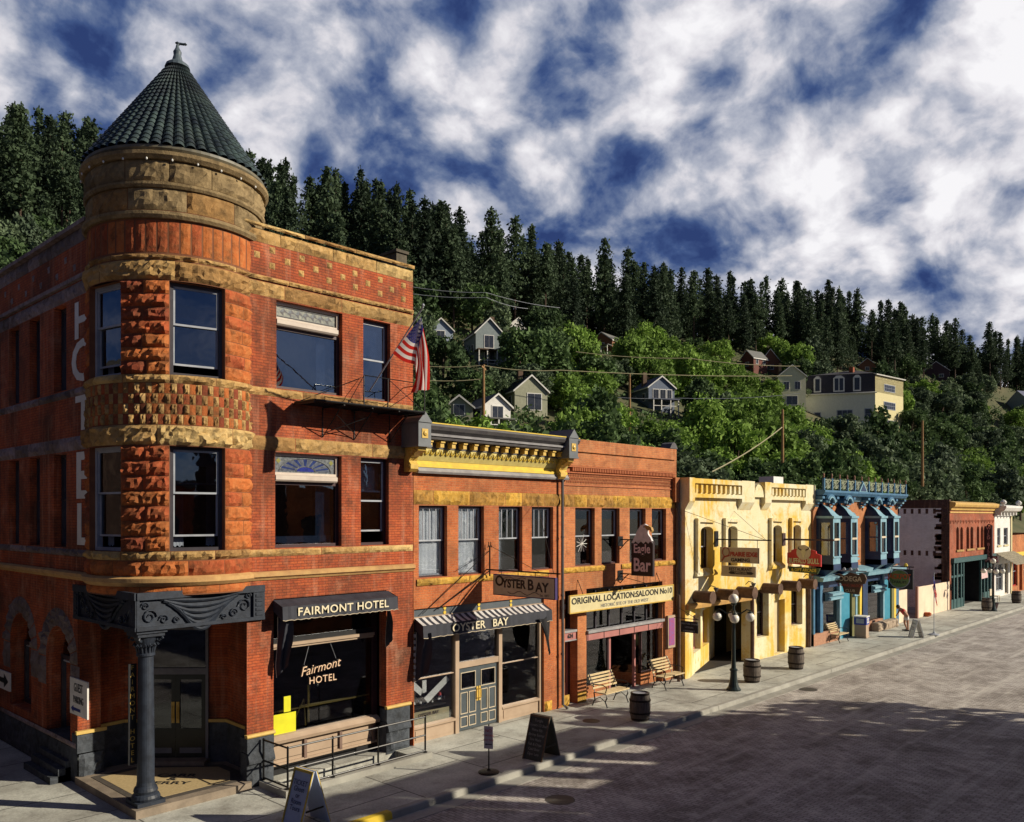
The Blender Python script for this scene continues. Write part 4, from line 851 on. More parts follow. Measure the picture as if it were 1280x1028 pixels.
for px in (530.5, 716.5):
    x = FX(px, YF - .72); m = MB(); w = .23
    m.box(x - w, x + w, 8.72, 9.36, -.74, .0, M1); m.poly([(x - w - .03, 9.36), (x + w + .03, 9.36), (x, 9.66)], M1, -.77, .3)
    m.box(x - w - .02, x + w + .02, 8.68, 8.74, -.76, 0, M1)
    bl = m.build('end_block', mat('slate grey metal', (.15, .16, .17), (.11, .12, .13), 3, .4) if 'slate grey metal' not in MATS else MATS['slate grey metal'], oy)
    m = MB(); m.prof([(0, 8.0), (-.2, 8.0), (-.3, 8.08), (-.3, 8.2), (-.22, 8.3), (-.3, 8.42), (-.5, 8.52), (-.62, 8.58), (-.64, 8.68), (0, 8.68)], x - .14, x + .14, M1)
    for sx in (-1, 1):
        m.tube([M1(x + .15 * sx, 8.52 + .13 * (1 - q / 16) * sin(q * .6), -.42 - .13 * (1 - q / 16) * cos(q * .6)) for q in range(14)], .025, 4); m.tube([M1(x + .15 * sx, 8.14 + .08 * (1 - q / 16) * sin(q * .6), -.2 - .08 * (1 - q / 16) * cos(q * .6)) for q in range(14)], .02, 4)
    m.build('console', GOLD, bl)
    m = MB(); m.box(x - .11, x + .11, 8.92, 9.18, -.755, -.74, M1); m.lathe([(0, 0), (.08, 0), (.06, .03), (0, .05)], (0, 0, 0), 10); m.v = [(vx, vy, vz) for vx, vy, vz in m.v]
    k0 = len(m.v) - 40
    for q in range(k0, len(m.v)): vx, vy, vz = m.v[q]; m.v[q] = (x + vx, YF - .755 - vz, 9.05 + vy)
    m.build('rosette', GOLD, bl)
# shopfront
MO = MF(YF + .14); a, b = SO[0], SO[1]
ma, mb_ = FX(571.5, YF + .1), FX(625.5, YF + .1); dt = FZ(597, 828, YF + .14)
m = MB()
m.box(a, b, 3.82, 4.06, -.06, .1, MO, 1); m.prof([(-.1, 3.78), (-.1, 3.82), (.1, 3.84), (.1, 3.78)], a, b, MO)
for x, w in ((ma, .075), (mb_, .075), (b - .06, .06), (a + .03, .03)): m.box(x - w, x + w, .15, 3.78, -.05, .1, MO, 0)
m.box(ma + .075, mb_ - .075, dt - .09, dt + .09, -.04, .09, MO)
for x0, x1 in ((a + .06, ma - .075), (mb_ + .075, b - .12)):
    m.box(x0, x1, .15, .58, .0, .09, MO); m.prof([(-.07, .56), (-.07, .62), (.05, .66), (.05, .56)], x0, x1, MO); m.box(x0 + .1, x1 - .1, .24, .5, -.02, 0, MO); m.box(x0, x1, dt - .2, dt - .17, .0, .05, MO)
sh = m.build('shop_window', [TAN, SLATE], oy)
m = MB(); m.box(a + .06, ma - .075, .66, 3.78, .05, .056, MO); m.build('pane', GLASSC, sh)
m = MB(); m.box(mb_ + .075, b - .12, .66, 3.78, .05, .056, MO); m.build('pane', GLASSC, sh); m = MB(); m.box(ma + .075, mb_ - .075, dt + .09, 3.78, .05, .056, MO); m.build('pane', GLASSW, sh)
for px in (511.8, 557.8, 600.5, 640.5):
    m = MB(); x = FX(px, YF)
    for z in (3.87, 4.0): m.poly([(x + .055 * cos(q * PI / 6), z + .055 * sin(q * PI / 6)) for q in range(12)], M1, -.0 + .06, .075)
    m.build('yellow_disc', YEL, sh)
GRD = mat('slate green door', (.07, .085, .095), (.055, .07, .08), 3, .45)
for k in (0, 1):
    w = (mb_ - ma - .17) / 2; x0 = ma + .08 + k * (w + .006); x1 = x0 + w; m = MB()
    m.wall(MO, x0, x1, .18, dt - .09, [(x0 + .13, x1 - .13, 1.45, dt - .26)], .05, d=.02)
    g_ = MB(); g_.box(x0 + .13, x1 - .13, 1.45, dt - .26, .05, .056, MO)
    def mould(x0, x1, z0, z1):
        q = .022; m.box(x0, x1, z0, z0 + q, 0, .02, MO, 1); m.box(x0, x1, z1 - q, z1, 0, .02, MO, 1); m.box(x0, x0 + q, z0 + q, z1 - q, 0, .02, MO, 1); m.box(x1 - q, x1, z0 + q, z1 - q, 0, .02, MO, 1)
    mould(x0 + .11, x1 - .11, 1.43, dt - .24); xm = (x0 + x1) / 2
    for z0, z1 in ((.68, 1.34), (.28, .6)): mould(x0 + .1, xm - .03, z0, z1); mould(xm + .03, x1 - .1, z0, z1)
    d_ = m.build('door', [GRD, CREAM], oy); g_.build('pane', GLASSD, d_)
    h = MB(); x = x1 - .05 if k == 0 else x0 + .05; h.box(x - .035, x + .035, 1.0, 1.45, -.01, .015, MO); h.tube([MO(x, 1.08, -.01), MO(x, 1.1, -.07), MO(x, 1.35, -.07), MO(x, 1.37, -.01)], .014, 6); h.build('handle', GOLD, d_)
ao = awning(oy, a + .02, b - .02, 3.8, 3.62, .36, YF - .01, .36, True, 'black awning with white stripes over the oyster bar doors')
text(ao, 'OYSTER   BAY', (FX(601, YF - .4), YF - .42, 3.44), FR, .33, MATS['cream lettering'], .003, bold=.004, sx=1.15)
flap(ao, a + .04, 3.4, 2.0, .2, YF - .5, YF - .05, seed=5); 
m = MB()
for k in range(8): m.box(a - .02, a + .03, 2.0 + k * .18, 2.09 + k * .18, -.05, .0, M1)
m.build('awning_flap', FABW, ao)
flap(ao, b - .05, 3.4, 2.1, .75, YF - .5, YF - .3, BLK, 6, -1)
P = lambda px, py, Y: (FX(px, Y), FZ(px, py, Y))
def card(name, pts, Y, m_, label, cat, group=None, th=.012):
    q = [P(px, py, Y) for px, py in pts]; m = MB(); m.poly(q, MF(Y), 0, th); return tag(m.build(name, m_), label, cat, group)
YI = YF + .26
card('paper_strip', [(511, 848), (514, 849), (528, 862), (526, 870), (510, 857)], YI, WHT, 'short white board slanting down rightwards low in the oyster bar window', 'board', 'white boards in oyster bar window')
card('paper_strip', [(528, 851), (533, 850), (533, 865), (528, 867)], YI + .03, WHT, 'small upright white board between two slanting boards in the oyster bar window', 'board', 'white boards in oyster bar window')
card('paper_strip', [(530, 873), (558, 844.5), (562, 850), (535, 879)], YI + .06, WHT, 'long white board slanting up to the right in the oyster bar window', 'board', 'white boards in oyster bar window')
o = card('window_poster', [(510, 893), (561.5, 883), (561.5, 908), (510, 922)], YI - .02, mat('faded tan poster', (.45, .36, .2), (.34, .3, .18), 6, .8), 'faded tan poster with small lettering low in the oyster bar window', 'poster')
text(o, 'OYSTER BAY', (FX(535, YI), YI - .03, FZ(535, 891, YI) - .03), (PI / 2, 0, 0), .13, MAR, .003, bold=.002, sx=1.1)
m = MB()
for k in range(34):
    x, z = FX(R.uniform(511, 560), YI + .15), R.uniform(1.12, 1.35); s_ = R.uniform(.03, .07); m.lathe([(0, 0), (s_, s_ * .4), (s_ * .7, s_ * 1.5), (0, s_ * 2)], (x, YI + .12 + R.uniform(0, .15), z), 6, mi=R.randrange(4))
m.bx(a + .15, ma - .2, YI + .1, YI + .5, 1.05, 1.1, 3)
tag(m.build('window_display', [WHT, RED, NAVY, INT]), 'shelf of small red white and blue trinkets in the oyster bar window', 'display', None, 'stuff')
card('notice_card', [(627, 882), (635, 880), (635, 887), (627, 889)], YI - .03, CREAMS, 'small cream card low beside the oyster bar door', 'notice', 'cream cards in oyster bar window')
card('notice_card', [(645.5, 882), (669, 874.5), (668, 880), (645.5, 887)], YI - .03, CREAMS, 'long cream card leaning along the bottom of the right oyster bar window', 'notice', 'cream cards in oyster bar window')
o = thing('letter_panel', 'white board shaped like a letter T beside black barrel in oyster bar window', 'board', (FX(636, YI), YI, 1.4)); m = MB(); q = [P(*p, YI) for p in ((628, 850), (642, 847.5), (642, 855), (628, 858))]; m.poly(q, MF(YI), 0, .012); q = [P(*p, YI) for p in ((635, 857), (641, 856), (641, 869), (635, 870))]; m.poly(q, MF(YI), 0, .012); m.build('panel', WHT, o)
x, z0 = FX(651, YI + .5), .9; m = MB(); m.lathe([(.26, z0), (.33, z0 + .35), (.34, z0 + .6), (.27, z0 + 1.0), (.25, z0 + 1.0), (.25, z0 + .95), (0, z0 + .95)], (x, YI + .45, 0), 20)
for zz_ in (.12, .85): m.lathe([(.3, z0 + zz_), (.315, z0 + zz_ + .03), (.3, z0 + zz_ + .06)], (x, YI + .45, 0), 20, caps=False)
m.bx(x - .5, x + .5, YI + .1, YI + .8, .2, z0); tag(m.build('black_barrel', BLK), 'black barrel on a stand behind the right oyster bar window', 'barrel')
# hanging sign OYSTER BAY (faces down the street)
sx_ = FX(616.5, YF - .35); y1s, y0s = YF - .35, FY(694, sx_)
osn = thing('hanging_sign', 'tan hanging sign reading Oyster Bay in old fashioned letters over striped awning', 'sign', (sx_, YF, 4.3))
m = MB(); z1 = EYE + (YF - .35) / ray(616.5)[1] * (HY - 717.6) / F; z0 = EYE + (YF - .35) / ray(616.5)[1] * (HY - 743.5) / F
Ms = ML(sx_); m.box(y0s, y1s, z0, z1, 0, .1, Ms, 1); m.box(y0s + .03, y1s - .03, z0 + .03, z1 - .03, -.008, .0, Ms)
sb = m.build('sign_board', [BEIGE, mat('purple edge', (.05, .03, .12), (.04, .02, .1), 4, .5)], osn); INK = mat('brown black ink', (.035, .022, .015), (.03, .02, .012), 4, .6)
ym = (y0s + y1s) / 2; wS = y1s - y0s
for s_, fy, sz, dz in (('O', .89, .44, .06), ('YSTER', .65, .36, 0.0), ('B', .38, .44, -.0), ('AY', .2, .38, -.05)): text(sb, s_, (sx_ - .012, y0s + wS * fy, (z0 + z1) / 2 + .05 + dz), LF, sz, INK, .003, bold=.012, sx=.95 if len(s_) > 2 else 1)
text(sb, 'Est. 1877', (sx_ - .012, y0s + wS * .16, z0 + .1), LF, .1, INK, .002)
m = MB(); m.tube([Ms(y0s + wS * (.25 + .5 * q / 16), z0 + .12 + .05 * sin(q * .8), -.014) for q in range(17)], .009, 4); m.tube([Ms(y0s + wS * (.45 + .4 * q / 16), z1 - .09 + .03 * sin(q * .7), -.014) for q in range(17)], .007, 4); m.build('flourish', INK, sb)
m = MB(); zb = z1 + .12; m.tube([(sx_ + .05, YF, zb), (sx_ + .05, y0s - .15, zb)], .025, 6); m.tube([(sx_ + .05, YF - .15, zb - .2), (sx_ + .05, YF - .15, zb + .75)], .025, 6)
for q in (.3, 1.0, 1.7, 2.2): m.tube([(sx_ + .05, y1s - q, zb), (sx_ + .05, y1s - q, z1)], .012, 4)
m.tube([(sx_ + .05, YF - .15, zb + .75), (sx_ + .05, y0s + .6, zb)], .008, 4); m.tube([(sx_ + .05, YF - .15, zb + .6), (sx_ - 2.6, YF - .02, 3.9)], .012, 4); m.tube([(sx_ + .05, YF - .2, zb), (sx_ - 2.0, YF - .02, 4.0)], .018, 4); m.tube([(sx_ + .05, YF - .15, zb + .6), (sx_ - 1.3, YF - .02, zb)], .008, 4)
m.tube([(sx_ + 2.4, YF - .02, zb + 2.2), (sx_ + .05, y0s + .1, zb)], .008, 4)
for s_ in (-1, 1): m.tube([(sx_ + .05 + s_ * (.05 + .05 * q / 8 * cos(q)), YF - .15, zb + .78 + .09 * sin(q * .8)) for q in range(9)], .01, 4)
m.build('iron_bracket', BLKM, osn)
# ================================================================== EAGLE BAR BUILDING
EX0, EX1 = OX1 + .004, FX(845.5, YF)
eg = thing('saloon_building', 'two storey tan orange brick saloon with corbelled parapet and pink shopfront beam', 'building', (EX0, YF, 0))
WE = [(FX(p, YF), FX(q, YF), 4.98, 7.03) for p, q in ((719, 743.5), (752, 774.5), (787, 807), (814.7, 832.6))]
SD, SS = (FX(706, YF), FX(722, YF), .15, 4.15), (FX(733, YF), FX(828, YF), .15, 4.15)
m = MB(); m.wall(M1, EX0, EX1, .15, 9.44, WE + [SD, SS], .35); shell(m, EX0, EX1, YF, 9.2)
xr = FX(843, YF)
m.box(EX0, EX1 - .15, 9.0, 9.44, -.1, 0, M1); m.box(EX0, EX1 - .15, 8.5, 8.96, -.05, 0, M1)
m.box(EX1 - .35, EX1, 7.3, 8.3, -.18, 0, M1)
m.build('wall', EB, eg); roof_in(eg, EX0, EX1, YF, 9.2)
m = MB(); n = 64
for k in range(n): x = EX0 + .5 + (EX1 - EX0 - .7) * k / n; m.box(x, x + .055, 8.32, 8.44, -.09, 0, M1)
m.box(EX0, EX1 - .16, 8.45, 8.49, -.1, 0, M1)
m.box(EX0, EX1 - .16, 8.24, 8.28, -.06, 0, M1); m.box(EX0, EX1 - .16, 7.8, 7.84, -.04, 0, M1)
for r in range(3):
    for k in range(72): x = EX0 + .3 + (EX1 - EX0 - .6) * (k + (r % 2) * .5) / 72; m.face([M1(x, 7.9 + r * .11, -.03), M1(x + .045, 7.955 + r * .11, -.005), M1(x, 8.01 + r * .11, -.03), M1(x - .045, 7.955 + r * .11, -.005)])
m.build('corbel_band', mat('corbel brick', (.44, .15, .06), (.34, .1, .045), 9, .9, .3), eg)
m = MB(); m.poly([(EX1 - .62, 9.46), (EX1 - .05, 9.46), (EX1 - .2, 9.66), (EX1 - .33, 9.72), (EX1 - .47, 9.66)], M1, -.1, .4); m.build('parapet_cap', DG, eg)
m = MB(); m.course(M1, EX0, EX1 - .1, 7.05, 7.5, .06, (.4, 1.4), .11, mis=(0, 0, 1)); m.build('lintel_course', [OYS, OYS2], eg)
m = MB(); m.course(M1, EX0, WE[1][0] + .25, 4.76, 4.96, .05, (.8, 1.5), .1, d=-.03); m.build('sill_course', OYS, eg)
m = MB(); m.course(M1, WE[1][1] + .1, EX1, 4.76, 4.96, .05, (.8, 1.5), .1, d=-.03); m.build('sill_course', OYS, eg)
for i, (x0, x1) in enumerate(((EX0, EX0 + .42), (SD[1], SS[0]))):
    m = MB(); m.course(M1, x0, x1, .15, .55, .05, (.3, .6), .1); m.build('base_stone', OYS, eg)
for i, (a, b, z0, z1) in enumerate(WE):
    o = window(eg, M1, a, b, z0, z1, .14, 'sash', MAR, GRYW, GLASS, .055)
    if i in (0, 2, 3): m = MB(); m.box(a + .1, a + (b - a) * .62, z0 + .09, z0 + .25, .26, .28, M1); m.build('yellow_card', YEL, o)
a, b = WE[0][:2]; c = Vector(((a + b) / 2 + .02, YF + .17, 5.75)); m = MB()
for k in range(11): q = 2 * PI * k / 11; m.tube([c, c + Vector((cos(q) * .3, 0, sin(q) * R.uniform(.2, .4)))], .012, 4)
tag(m.build('window_ornament', WHT), 'white starburst ornament inside the upper window left of the eagle sign', 'ornament')
PN = PINK
MDr = MF(YF + .35)
m = MB(); a, b = SD[:2]; m.box(a, b, 2.38, 2.42, -.32, .0, MDr, 1); m.box(a, b, 2.42, 2.68, -.3, .0, MDr); m.box(a, b, 2.68, 2.76, -.34, .0, MDr, 1); m.box(a, a + .07, .15, 4.1, 0, .1, MDr); m.box(b - .07, b, .15, 4.1, 0, .1, MDr, 2); m.build('door_frame', [PN, SG, MAR], eg)
m = MB(); m.wall(MDr, a + .07, b - .07, .18, 2.38, [(a + .16, b - .16, .85, 2.25)], .04, d=.03); d_ = m.build('door', PN, eg); m = MB(); m.box(a + .16, b - .16, .85, 2.25, .05, .056, MDr); m.build('pane', GLASS, d_)
m = MB(); m.box(a + .07, b - .07, 2.76, 4.14, .05, .056, MDr); m.build('pane', GLASS, eg)
text(d_, '624', ((a + b) / 2, YF + .04, 2.55), FR, .2, BLK, .004, 'house_number', bold=.006)
a, b = SS[:2]; beamz = (2.3, 2.56)
m = MB(); m.box(a, b, 2.3, 2.56, -.14, 0, MF(YF + .12)); m.box(a, b + .02, 2.56, 2.66, -.22, .0, MF(YF + .12), 1)
for k in range(6): x = a + .06 + (b - a - .12) * k / 5; m.box(x - .015, x + .015, 2.31, 2.55, -.15, -.14, MF(YF + .12), 2)
m.build('fascia_beam', [PN, SG, MAR], eg)
m = MB(); Mt = MF(YF + .2); m.box(a, a + .06, 2.66, 4.15, 0, .1, Mt); m.box(b - .06, b, 2.66, 4.15, 0, .1, Mt); m.box(a + .06, b - .06, 4.05, 4.15, 0, .1, Mt)
for k in range(1, 6): x = a + (b - a) * k / 6; m.box(x - .035, x + .035, 2.66, 4.05, .0, .08, Mt)
tr_ = m.build('transom_window', DKF, eg); m = MB(); m.box(a + .06, b - .06, 2.68, 4.05, .045, .05, Mt); m.build('pane', GLASS, tr_)
da, db = FX(761, YF + .2), FX(793, YF + .2)
BR = (.15, .62)
for x0, x1 in ((a + .03, da), (db + .45, b - .03)):
    m = MB(); m.box(x0, x1, .15, .62, .02, .1, Mt, 1); m.box(x0, x0 + .05, .62, 2.3, 0, .08, Mt); m.box(x1 - .06, x1, .62, 2.3, 0, .08, Mt); m.box(x0 + .05, x1 - .06, .62, .68, 0, .08, Mt)
    o = m.build('shop_window', [MAR, EB], eg); g_ = MB(); g_.box(x0 + .05, x1 - .06, .68, 2.3, .04, .045, Mt); g_.build('pane', GLASSC, o)
for x in (da + .02, db - .02): m = MB(); m.box(x, x + .1, .15, 2.3, 0, .1, Mt); m.build('door_post', PN, eg)
for p_, q_ in (((da + .05, YF + .3), (da + .5, YF + 1.4)), ((db + .45, YF + .25), (db + .1, YF + 1.4))): m = MB(); seg(m, p_, q_, .6, 2.3); m.build('pane', GLASSD, eg)
m = MB(); seg(m, (da + .05, YF + .3), (da + .5, YF + 1.4), .15, .6); seg(m, (db + .45, YF + .25), (db + .1, YF + 1.4), .15, .6); m.build('entry_bulkhead', EB, eg)
m = MB(); m.bx(da + .5, db + .1, YF + 1.4, YF + 1.45, 2.1, 2.3); m.bx(da + .5, da + .6, YF + 1.4, YF + 1.45, .15, 2.1); m.bx(db, db + .1, YF + 1.4, YF + 1.45, .15, 2.1); m.build('door_frame', MAR, eg)
YI = YF + .34
BP_ = mat('blue poster', (.03, .06, .4), (.2, .25, .5), 9, .5); OP_ = mat('orange poster', (.6, .2, .02), (.5, .15, .02), 9, .5); MP_ = mat('magenta poster', (.35, .06, .15), (.2, .1, .3), 12, .5)
card('blue_poster', [(732.5, 821), (737, 820), (737, 835), (732.5, 836)], YI, BP_, 'small blue poster inside the saloon window left of its door', 'poster')
card('orange_poster', [(750, 817), (756, 815), (756, 838), (750, 839)], YI, OP_, 'small orange poster inside the saloon window left of its door', 'poster')
card('row_of_papers', [(732, 843), (755, 841.5), (754, 851), (732, 856)], YI, GRYW, 'row of pale papers low in the saloon window above the left bench', 'papers')
card('row_of_papers', [(804, 829), (820, 824), (820, 833), (804, 838)], YI, GRYW, 'row of pale papers low in the saloon window above the right bench', 'papers')
c = Vector((FX(742, YI + .1), YI + .12, 1.25)); m = MB(); m.lathe([(0, 0), (.14, .05), (.2, .2), (.12, .4), (.07, .55), (.1, .62), (.08, .72), (0, .75)], c, 10); tag(m.build('duck_figure', mat('yellow figure paint', (.6, .5, .12), (.5, .45, .25), 6, .6)), 'pale yellow figure standing in the saloon window left of the door', 'figure')
c = Vector((FX(812, YI + .1), YI + .12, 1.45)); m = MB(); m.lathe([(0, 0), (.12, .05), (.19, .2), (.12, .4), (.05, .6), (0, .65)], c, 10); tag(m.build('pear_figure', mat('grey green figure paint', (.35, .4, .3), (.3, .34, .25), 6, .6)), 'pear shaped grey green figure in the saloon window right of the door', 'figure')
card('window_picture', [(807, 793), (814, 791.5), (814, 806), (807, 807.5)], YI, GRYW, 'pale framed picture in the saloon window right of the door', 'picture')
o = thing('poster_case', 'framed magenta poster case on the brick pier at the right end of the saloon', 'poster case', (FX(836, YF), YF, 1.5)); m = MB(); x0, x1 = FX(832.5, YF), FX(841.5, YF); m.box(x0, x1, 1.45, 2.75, -.1, 0, M1); m.build('case_frame', TAN, o); m = MB(); m.box(x0 + .06, x1 - .06, 1.55, 2.65, -.11, -.1, M1); m.build('poster', MP_, o)
# long sign
YS_ = YF - .28; x0, x1 = FX(711.7, YS_), FX(841.8, YS_)
ls = thing('saloon_sign', 'long cream board sign lettered original location saloon above the pink beam', 'sign', (x0, YS_, 3.4)); Mq = MF(YS_)
m = MB(); m.box(x0, x1, 3.40, 4.0, 0, .06, Mq); m.box(x0, x1, 3.38, 3.42, -.02, 0, Mq, 1); m.box(x0, x1, 3.98, 4.02, -.02, 0, Mq, 1); m.box(x0, x0 + .04, 3.42, 3.98, -.02, 0, Mq, 1); m.box(x1 - .04, x1, 3.42, 3.98, -.02, 0, Mq, 1); lb = m.build('sign_board', [CREAMS, GOLD], ls)
text(lb, 'ORIGINAL LOCATION:SALOON No10', ((x0 + x1) / 2, YS_ - .006, 3.79), FR, .31, BLK, .003, bold=.007, sx=1.0)
tw_ = x1 - x0; t_ = [o for o in bpy.data.objects if o.parent == lb][-1]; w_ = max(v.co.x for v in t_.data.vertices) - min(v.co.x for v in t_.data.vertices); cxm = (x0 + x1) / 2 - ORG[t_.name].x
for v in t_.data.vertices: v.co.x = cxm + (v.co.x - cxm) * (tw_ * .965 / w_)
text(lb, 'HISTORIC SITE OF THE OLD WEST', ((x0 + x1) / 2, YS_ - .006, 3.53), FR, .17, GRL, .003, sx=1.15)
m = MB()
for x in (x0 + .8, x1 - .8): m.tube([(x, YS_ + .04, 4.0), (x, YF, 4.5)], .015, 4)
m.build('iron_bracket', BLKM, ls)
card('wall_plaque', [(701.5, 757), (706.5, 755.5), (706.5, 762), (701.5, 763.5)], YF - .03, GRYW, 'small grey plaque on the brick pier left of the long cream sign', 'plaque')
card('wall_plaque', [(711, 795.5), (717, 794), (717, 800), (711, 802)], YF - .12, BLK, 'x', 'plaque') if 0 else None
# eagle sign
ex = FX(777, YF - .1); ya, yb = FY(789, ex), FY(816, ex); te = ya / ray(789)[1]
ze = lambda py: EYE + te * (HY - py) / F
es = thing('eagle_sign', 'black hanging sign reading Eagle Bar topped with a bald eagle head', 'sign', (ex, YF, ze(720))); Me = ML(ex); zt, zb = ze(676), ze(719.5)
m = MB(); m.box(yb, ya, zb, zt, 0, .12, Me); sb = m.build('sign_board', mat('black brown board', (.022, .012, .014), (.03, .016, .018), 5, .5), es); LTR = mat('dusty pink lettering', (.80, .60, .62), (.7, .5, .52), 5, .6)
ym = (ya + yb) / 2; wS = ya - yb
text(sb, 'Eagle', (ex - .008, ym, zt - .3), LF, .46, LTR, .004, bold=.008, sx=.78); text(sb, 'Bar', (ex - .008, ym, zb + .38), LF, .68, LTR, .004, bold=.014, sx=.8)
Q = lambda u, v_: (ym - wS * (u - .5), zt + (v_) * .62)
m = MB(); m.poly([Q(*p) for p in ((.02, -.12), (.12, .1), (.2, .3), (.3, .62), (.45, .92), (.62, 1.0), (.74, .92), (.8, .78), (.74, .62), (.78, .4), (.9, .2), (1.0, -.12), (.88, -.02), (.8, -.15), (.68, -.02), (.58, -.16), (.46, -.03), (.34, -.17), (.2, -.03), (.12, -.16))], Me, -.015, .09); eh = m.build('eagle_head', mat('eagle pale grey', (.72, .68, .68), (.55, .52, .52), 5, .7), es)
m = MB(); m.poly([Q(*p) for p in ((.66, .92), (.8, .9), (.93, .8), (.98, .62), (.94, .5), (.88, .64), (.76, .64), (.68, .74))], Me, -.03, .095); m.build('beak', mat('ochre beak', (.42, .24, .06), (.35, .2, .05), 5, .6), eh); m = MB(); m.poly([Q(*p) for p in ((.56, .82), (.62, .86), (.68, .82), (.62, .79))], Me, -.03, -.015); m.build('eye', BLK, eh)
m = MB()
for z in (ze(675), ze(718)): m.tube([(ex + .06, YF, z), (ex + .06, yb + .2, z)], .025, 6); m.tube([(ex + .06, YF, z - .35), (ex + .06, YF - .25, z - .1), (ex + .06, YF - .4, z)], .02, 5); m.box(ex - .12, ex + .2, z - .25, z + .12, -.02, 0, M1)
m.tube([(ex + .06, YF, ze(718) - .1), (ex + .06, yb + .1, ze(718) - .35)], .012, 4)
for q in (.2, .5, .8): m.tube([(ex + .06 + .05, yb + wS * q, zb), (ex + .1, yb + wS * q, zb - .3)], .01, 4)
m.build('iron_bracket', BLKM, es)
# ================================================================== YELLOW STUCCO BUILDING
YY = 18.2; YX0, YX1 = EX1 + .02, FX(1014, YY); M3 = MF(YY)
ye = thing('stucco_building', 'yellow stucco building with log beam ends and deep slanted window recesses', 'building', (YX0, YY, 0))
WY = [(FX(p, YY + .1), FX(q, YY + .1), FZ(p, t1, YY), FZ(p, t0, YY)) for p, q, t0, t1 in ((873.4, 889, 660, 705), (907.5, 919.4, 660, 705), (964, 975, 660, 697), (989, 999, 660, 697))]
WY = [(a, b, 4.55, 6.3) for a, b, _, _ in WY]
xe0, xe1 = FX(852, YY), FX(938, YY)
gw = [(FX(946, YY), FX(961, YY), 1.15, 3.35), (FX(968, YY), FX(981, YY), .2, 2.75), (FX(989, YY), FX(1003, YY), 1.35, 3.35)]
m = MB(); m.wall(M3, YX0, YX1, .15, 7.8, [(a - .0, b, z0, z1) for a, b, z0, z1 in WY] + gw + [(YX0 + .3, xe1, .15, 2.95)], .45)
for a, b, z0, z1 in WY: m.spandrel(M3, a, b, z1 - .18, z1, .45, n=8)
shell(m, YX0, YX1, YY, 7.9)
# slanted entrance wall
p0, p1 = Vector((YX0 + .3, YY, 0)), Vector((FX(893, 20.1), 20.1, 0)); w = (p1 - p0).length; e3 = (p1 - p0) / w; n3 = Vector((-e3.y, e3.x, 0))
MSl = lambda a, z, d, p0=p0, e3=e3, n3=n3: tuple(p0 + e3 * a + n3 * d + Vector((0, 0, z)))
sw = [(w * .14, w * .42, 1.0, 2.6), (w * .5, w * .76, 1.0, 2.6)]
m.wall(MSl, 0, w, .15, 2.96, sw, .4)
m.build('wall', STUC, ye); roof_in(ye, YX0, YX1, YY, 8.3, 4.3, 6)
m = MB(); seg(m, (p1.x, 20.3), (FX(930, 20.3), 20.3), .15, 2.96); seg(m, (xe1 + .3, YY + .3), (FX(930, 20.3), 20.3), .15, 2.96); m.face([(YX0 + .3, YY, 2.95), (xe1, YY, 2.95), (FX(930, 20.3), 20.35, 2.95), (p1.x, 20.35, 2.95), (p0.x, p0.y, 2.95)])
m.build('entry_recess', STUC2, ye)
m = MB(); m.bx(p1.x + .05, FX(906, 20.3), 20.22, 20.28, .2, 2.5); m.bx(p1.x + .05, FX(906, 20.3), 20.22, 20.28, 2.5, 2.9); o = m.build('door', DRK, ye); m = MB(); m.bx(p1.x + .25, FX(904, 20.3), 20.2, 20.215, 1.2, 2.3); m.build('pane', GLASSD, o)
for a, b, z0, z1 in sw:
    o = window(ye, MSl, a, b, z0, z1, .25, 'plain', MATS['pink fascia'], MAR, GLASS, .09)
for i, (a, b, z0, z1) in enumerate(WY): window(ye, M3, a, b, z0, z1, .33, 'sash', MAR, GRYW, GLASS, .05, curtain=False, bars=1)
window(ye, M3, *gw[0], .3, 'grid', MAR, DKF, GLASSD, .07, bars=1); window(ye, M3, *gw[2], .3, 'grid', MAR, DKF, GLASSD, .07, bars=1)
m = MB(); a, b, z0, z1 = gw[1]; m.box(a, b, z0, z1, .3, .36, M3); m.build('door', STUC2, ye, 'plain beige door')
# slanted hoods left of the windows: splayed reveals
for a, b, z0, z1 in WY:
    m = MB(); x = a - .42; m.poly([(0, 0)] * 0 + [(x - .05, z0 - .2), (x - .05, z1 + .35), (x + .1, z1 + .2), (x + .1, z0 - .1)], M3, -.16, .0); m.poly([(x - .05, z1 + .35), (b - .05, z1 + .3), (b + .02, z1 + .16), (x + .1, z1 + .2)], M3, -.12, 0); m.prof([(0, z0 - .32), (-.16, z0 - .28), (-.16, z0 - .2), (0, z0 - .02)], x - .1, b + .1, M3); m.build('window_surround', STUC, ye)
# parapet with dentilled panels
m = MB(); Mp = MF(YY - .22); segs = [(YX0 - .02, FX(863, YY), 0), (FX(863, YY), FX(922, YY), 1), (FX(922, YY), FX(938, YY), 0), (FX(951, YY), FX(959, YY), 0), (FX(959, YY), FX(1002, YY), 1), (FX(1002, YY), YX1, 0)]
for a, b, kind in segs:
    if not kind: m.box(a, b, 7.35, 8.3, 0, .5, Mp); m.prof([(0, 7.35), (.22, 7.0), (.5, 7.0), (.5, 7.35)], a, b, Mp)
    else:
        m.box(a, b, 8.08, 8.28, 0, .5, Mp); m.box(a, b, 7.5, 7.66, 0, .5, Mp); m.box(a, b, 7.66, 8.08, .14, .5, Mp); n = int((b - a) / .36)
        for k in range(n): x = a + (b - a) * (k + .5) / n; m.box(x - .08, x + .08, 7.7, 8.02, .02, .14, Mp)
a, b = FX(938, YY), FX(951, YY); m.box(a, b, 7.6, 7.72, .05, .5, Mp); c = (a + b) / 2; r = (b - a) / 2
m.prof([], 0, 0, Mp) if 0 else None
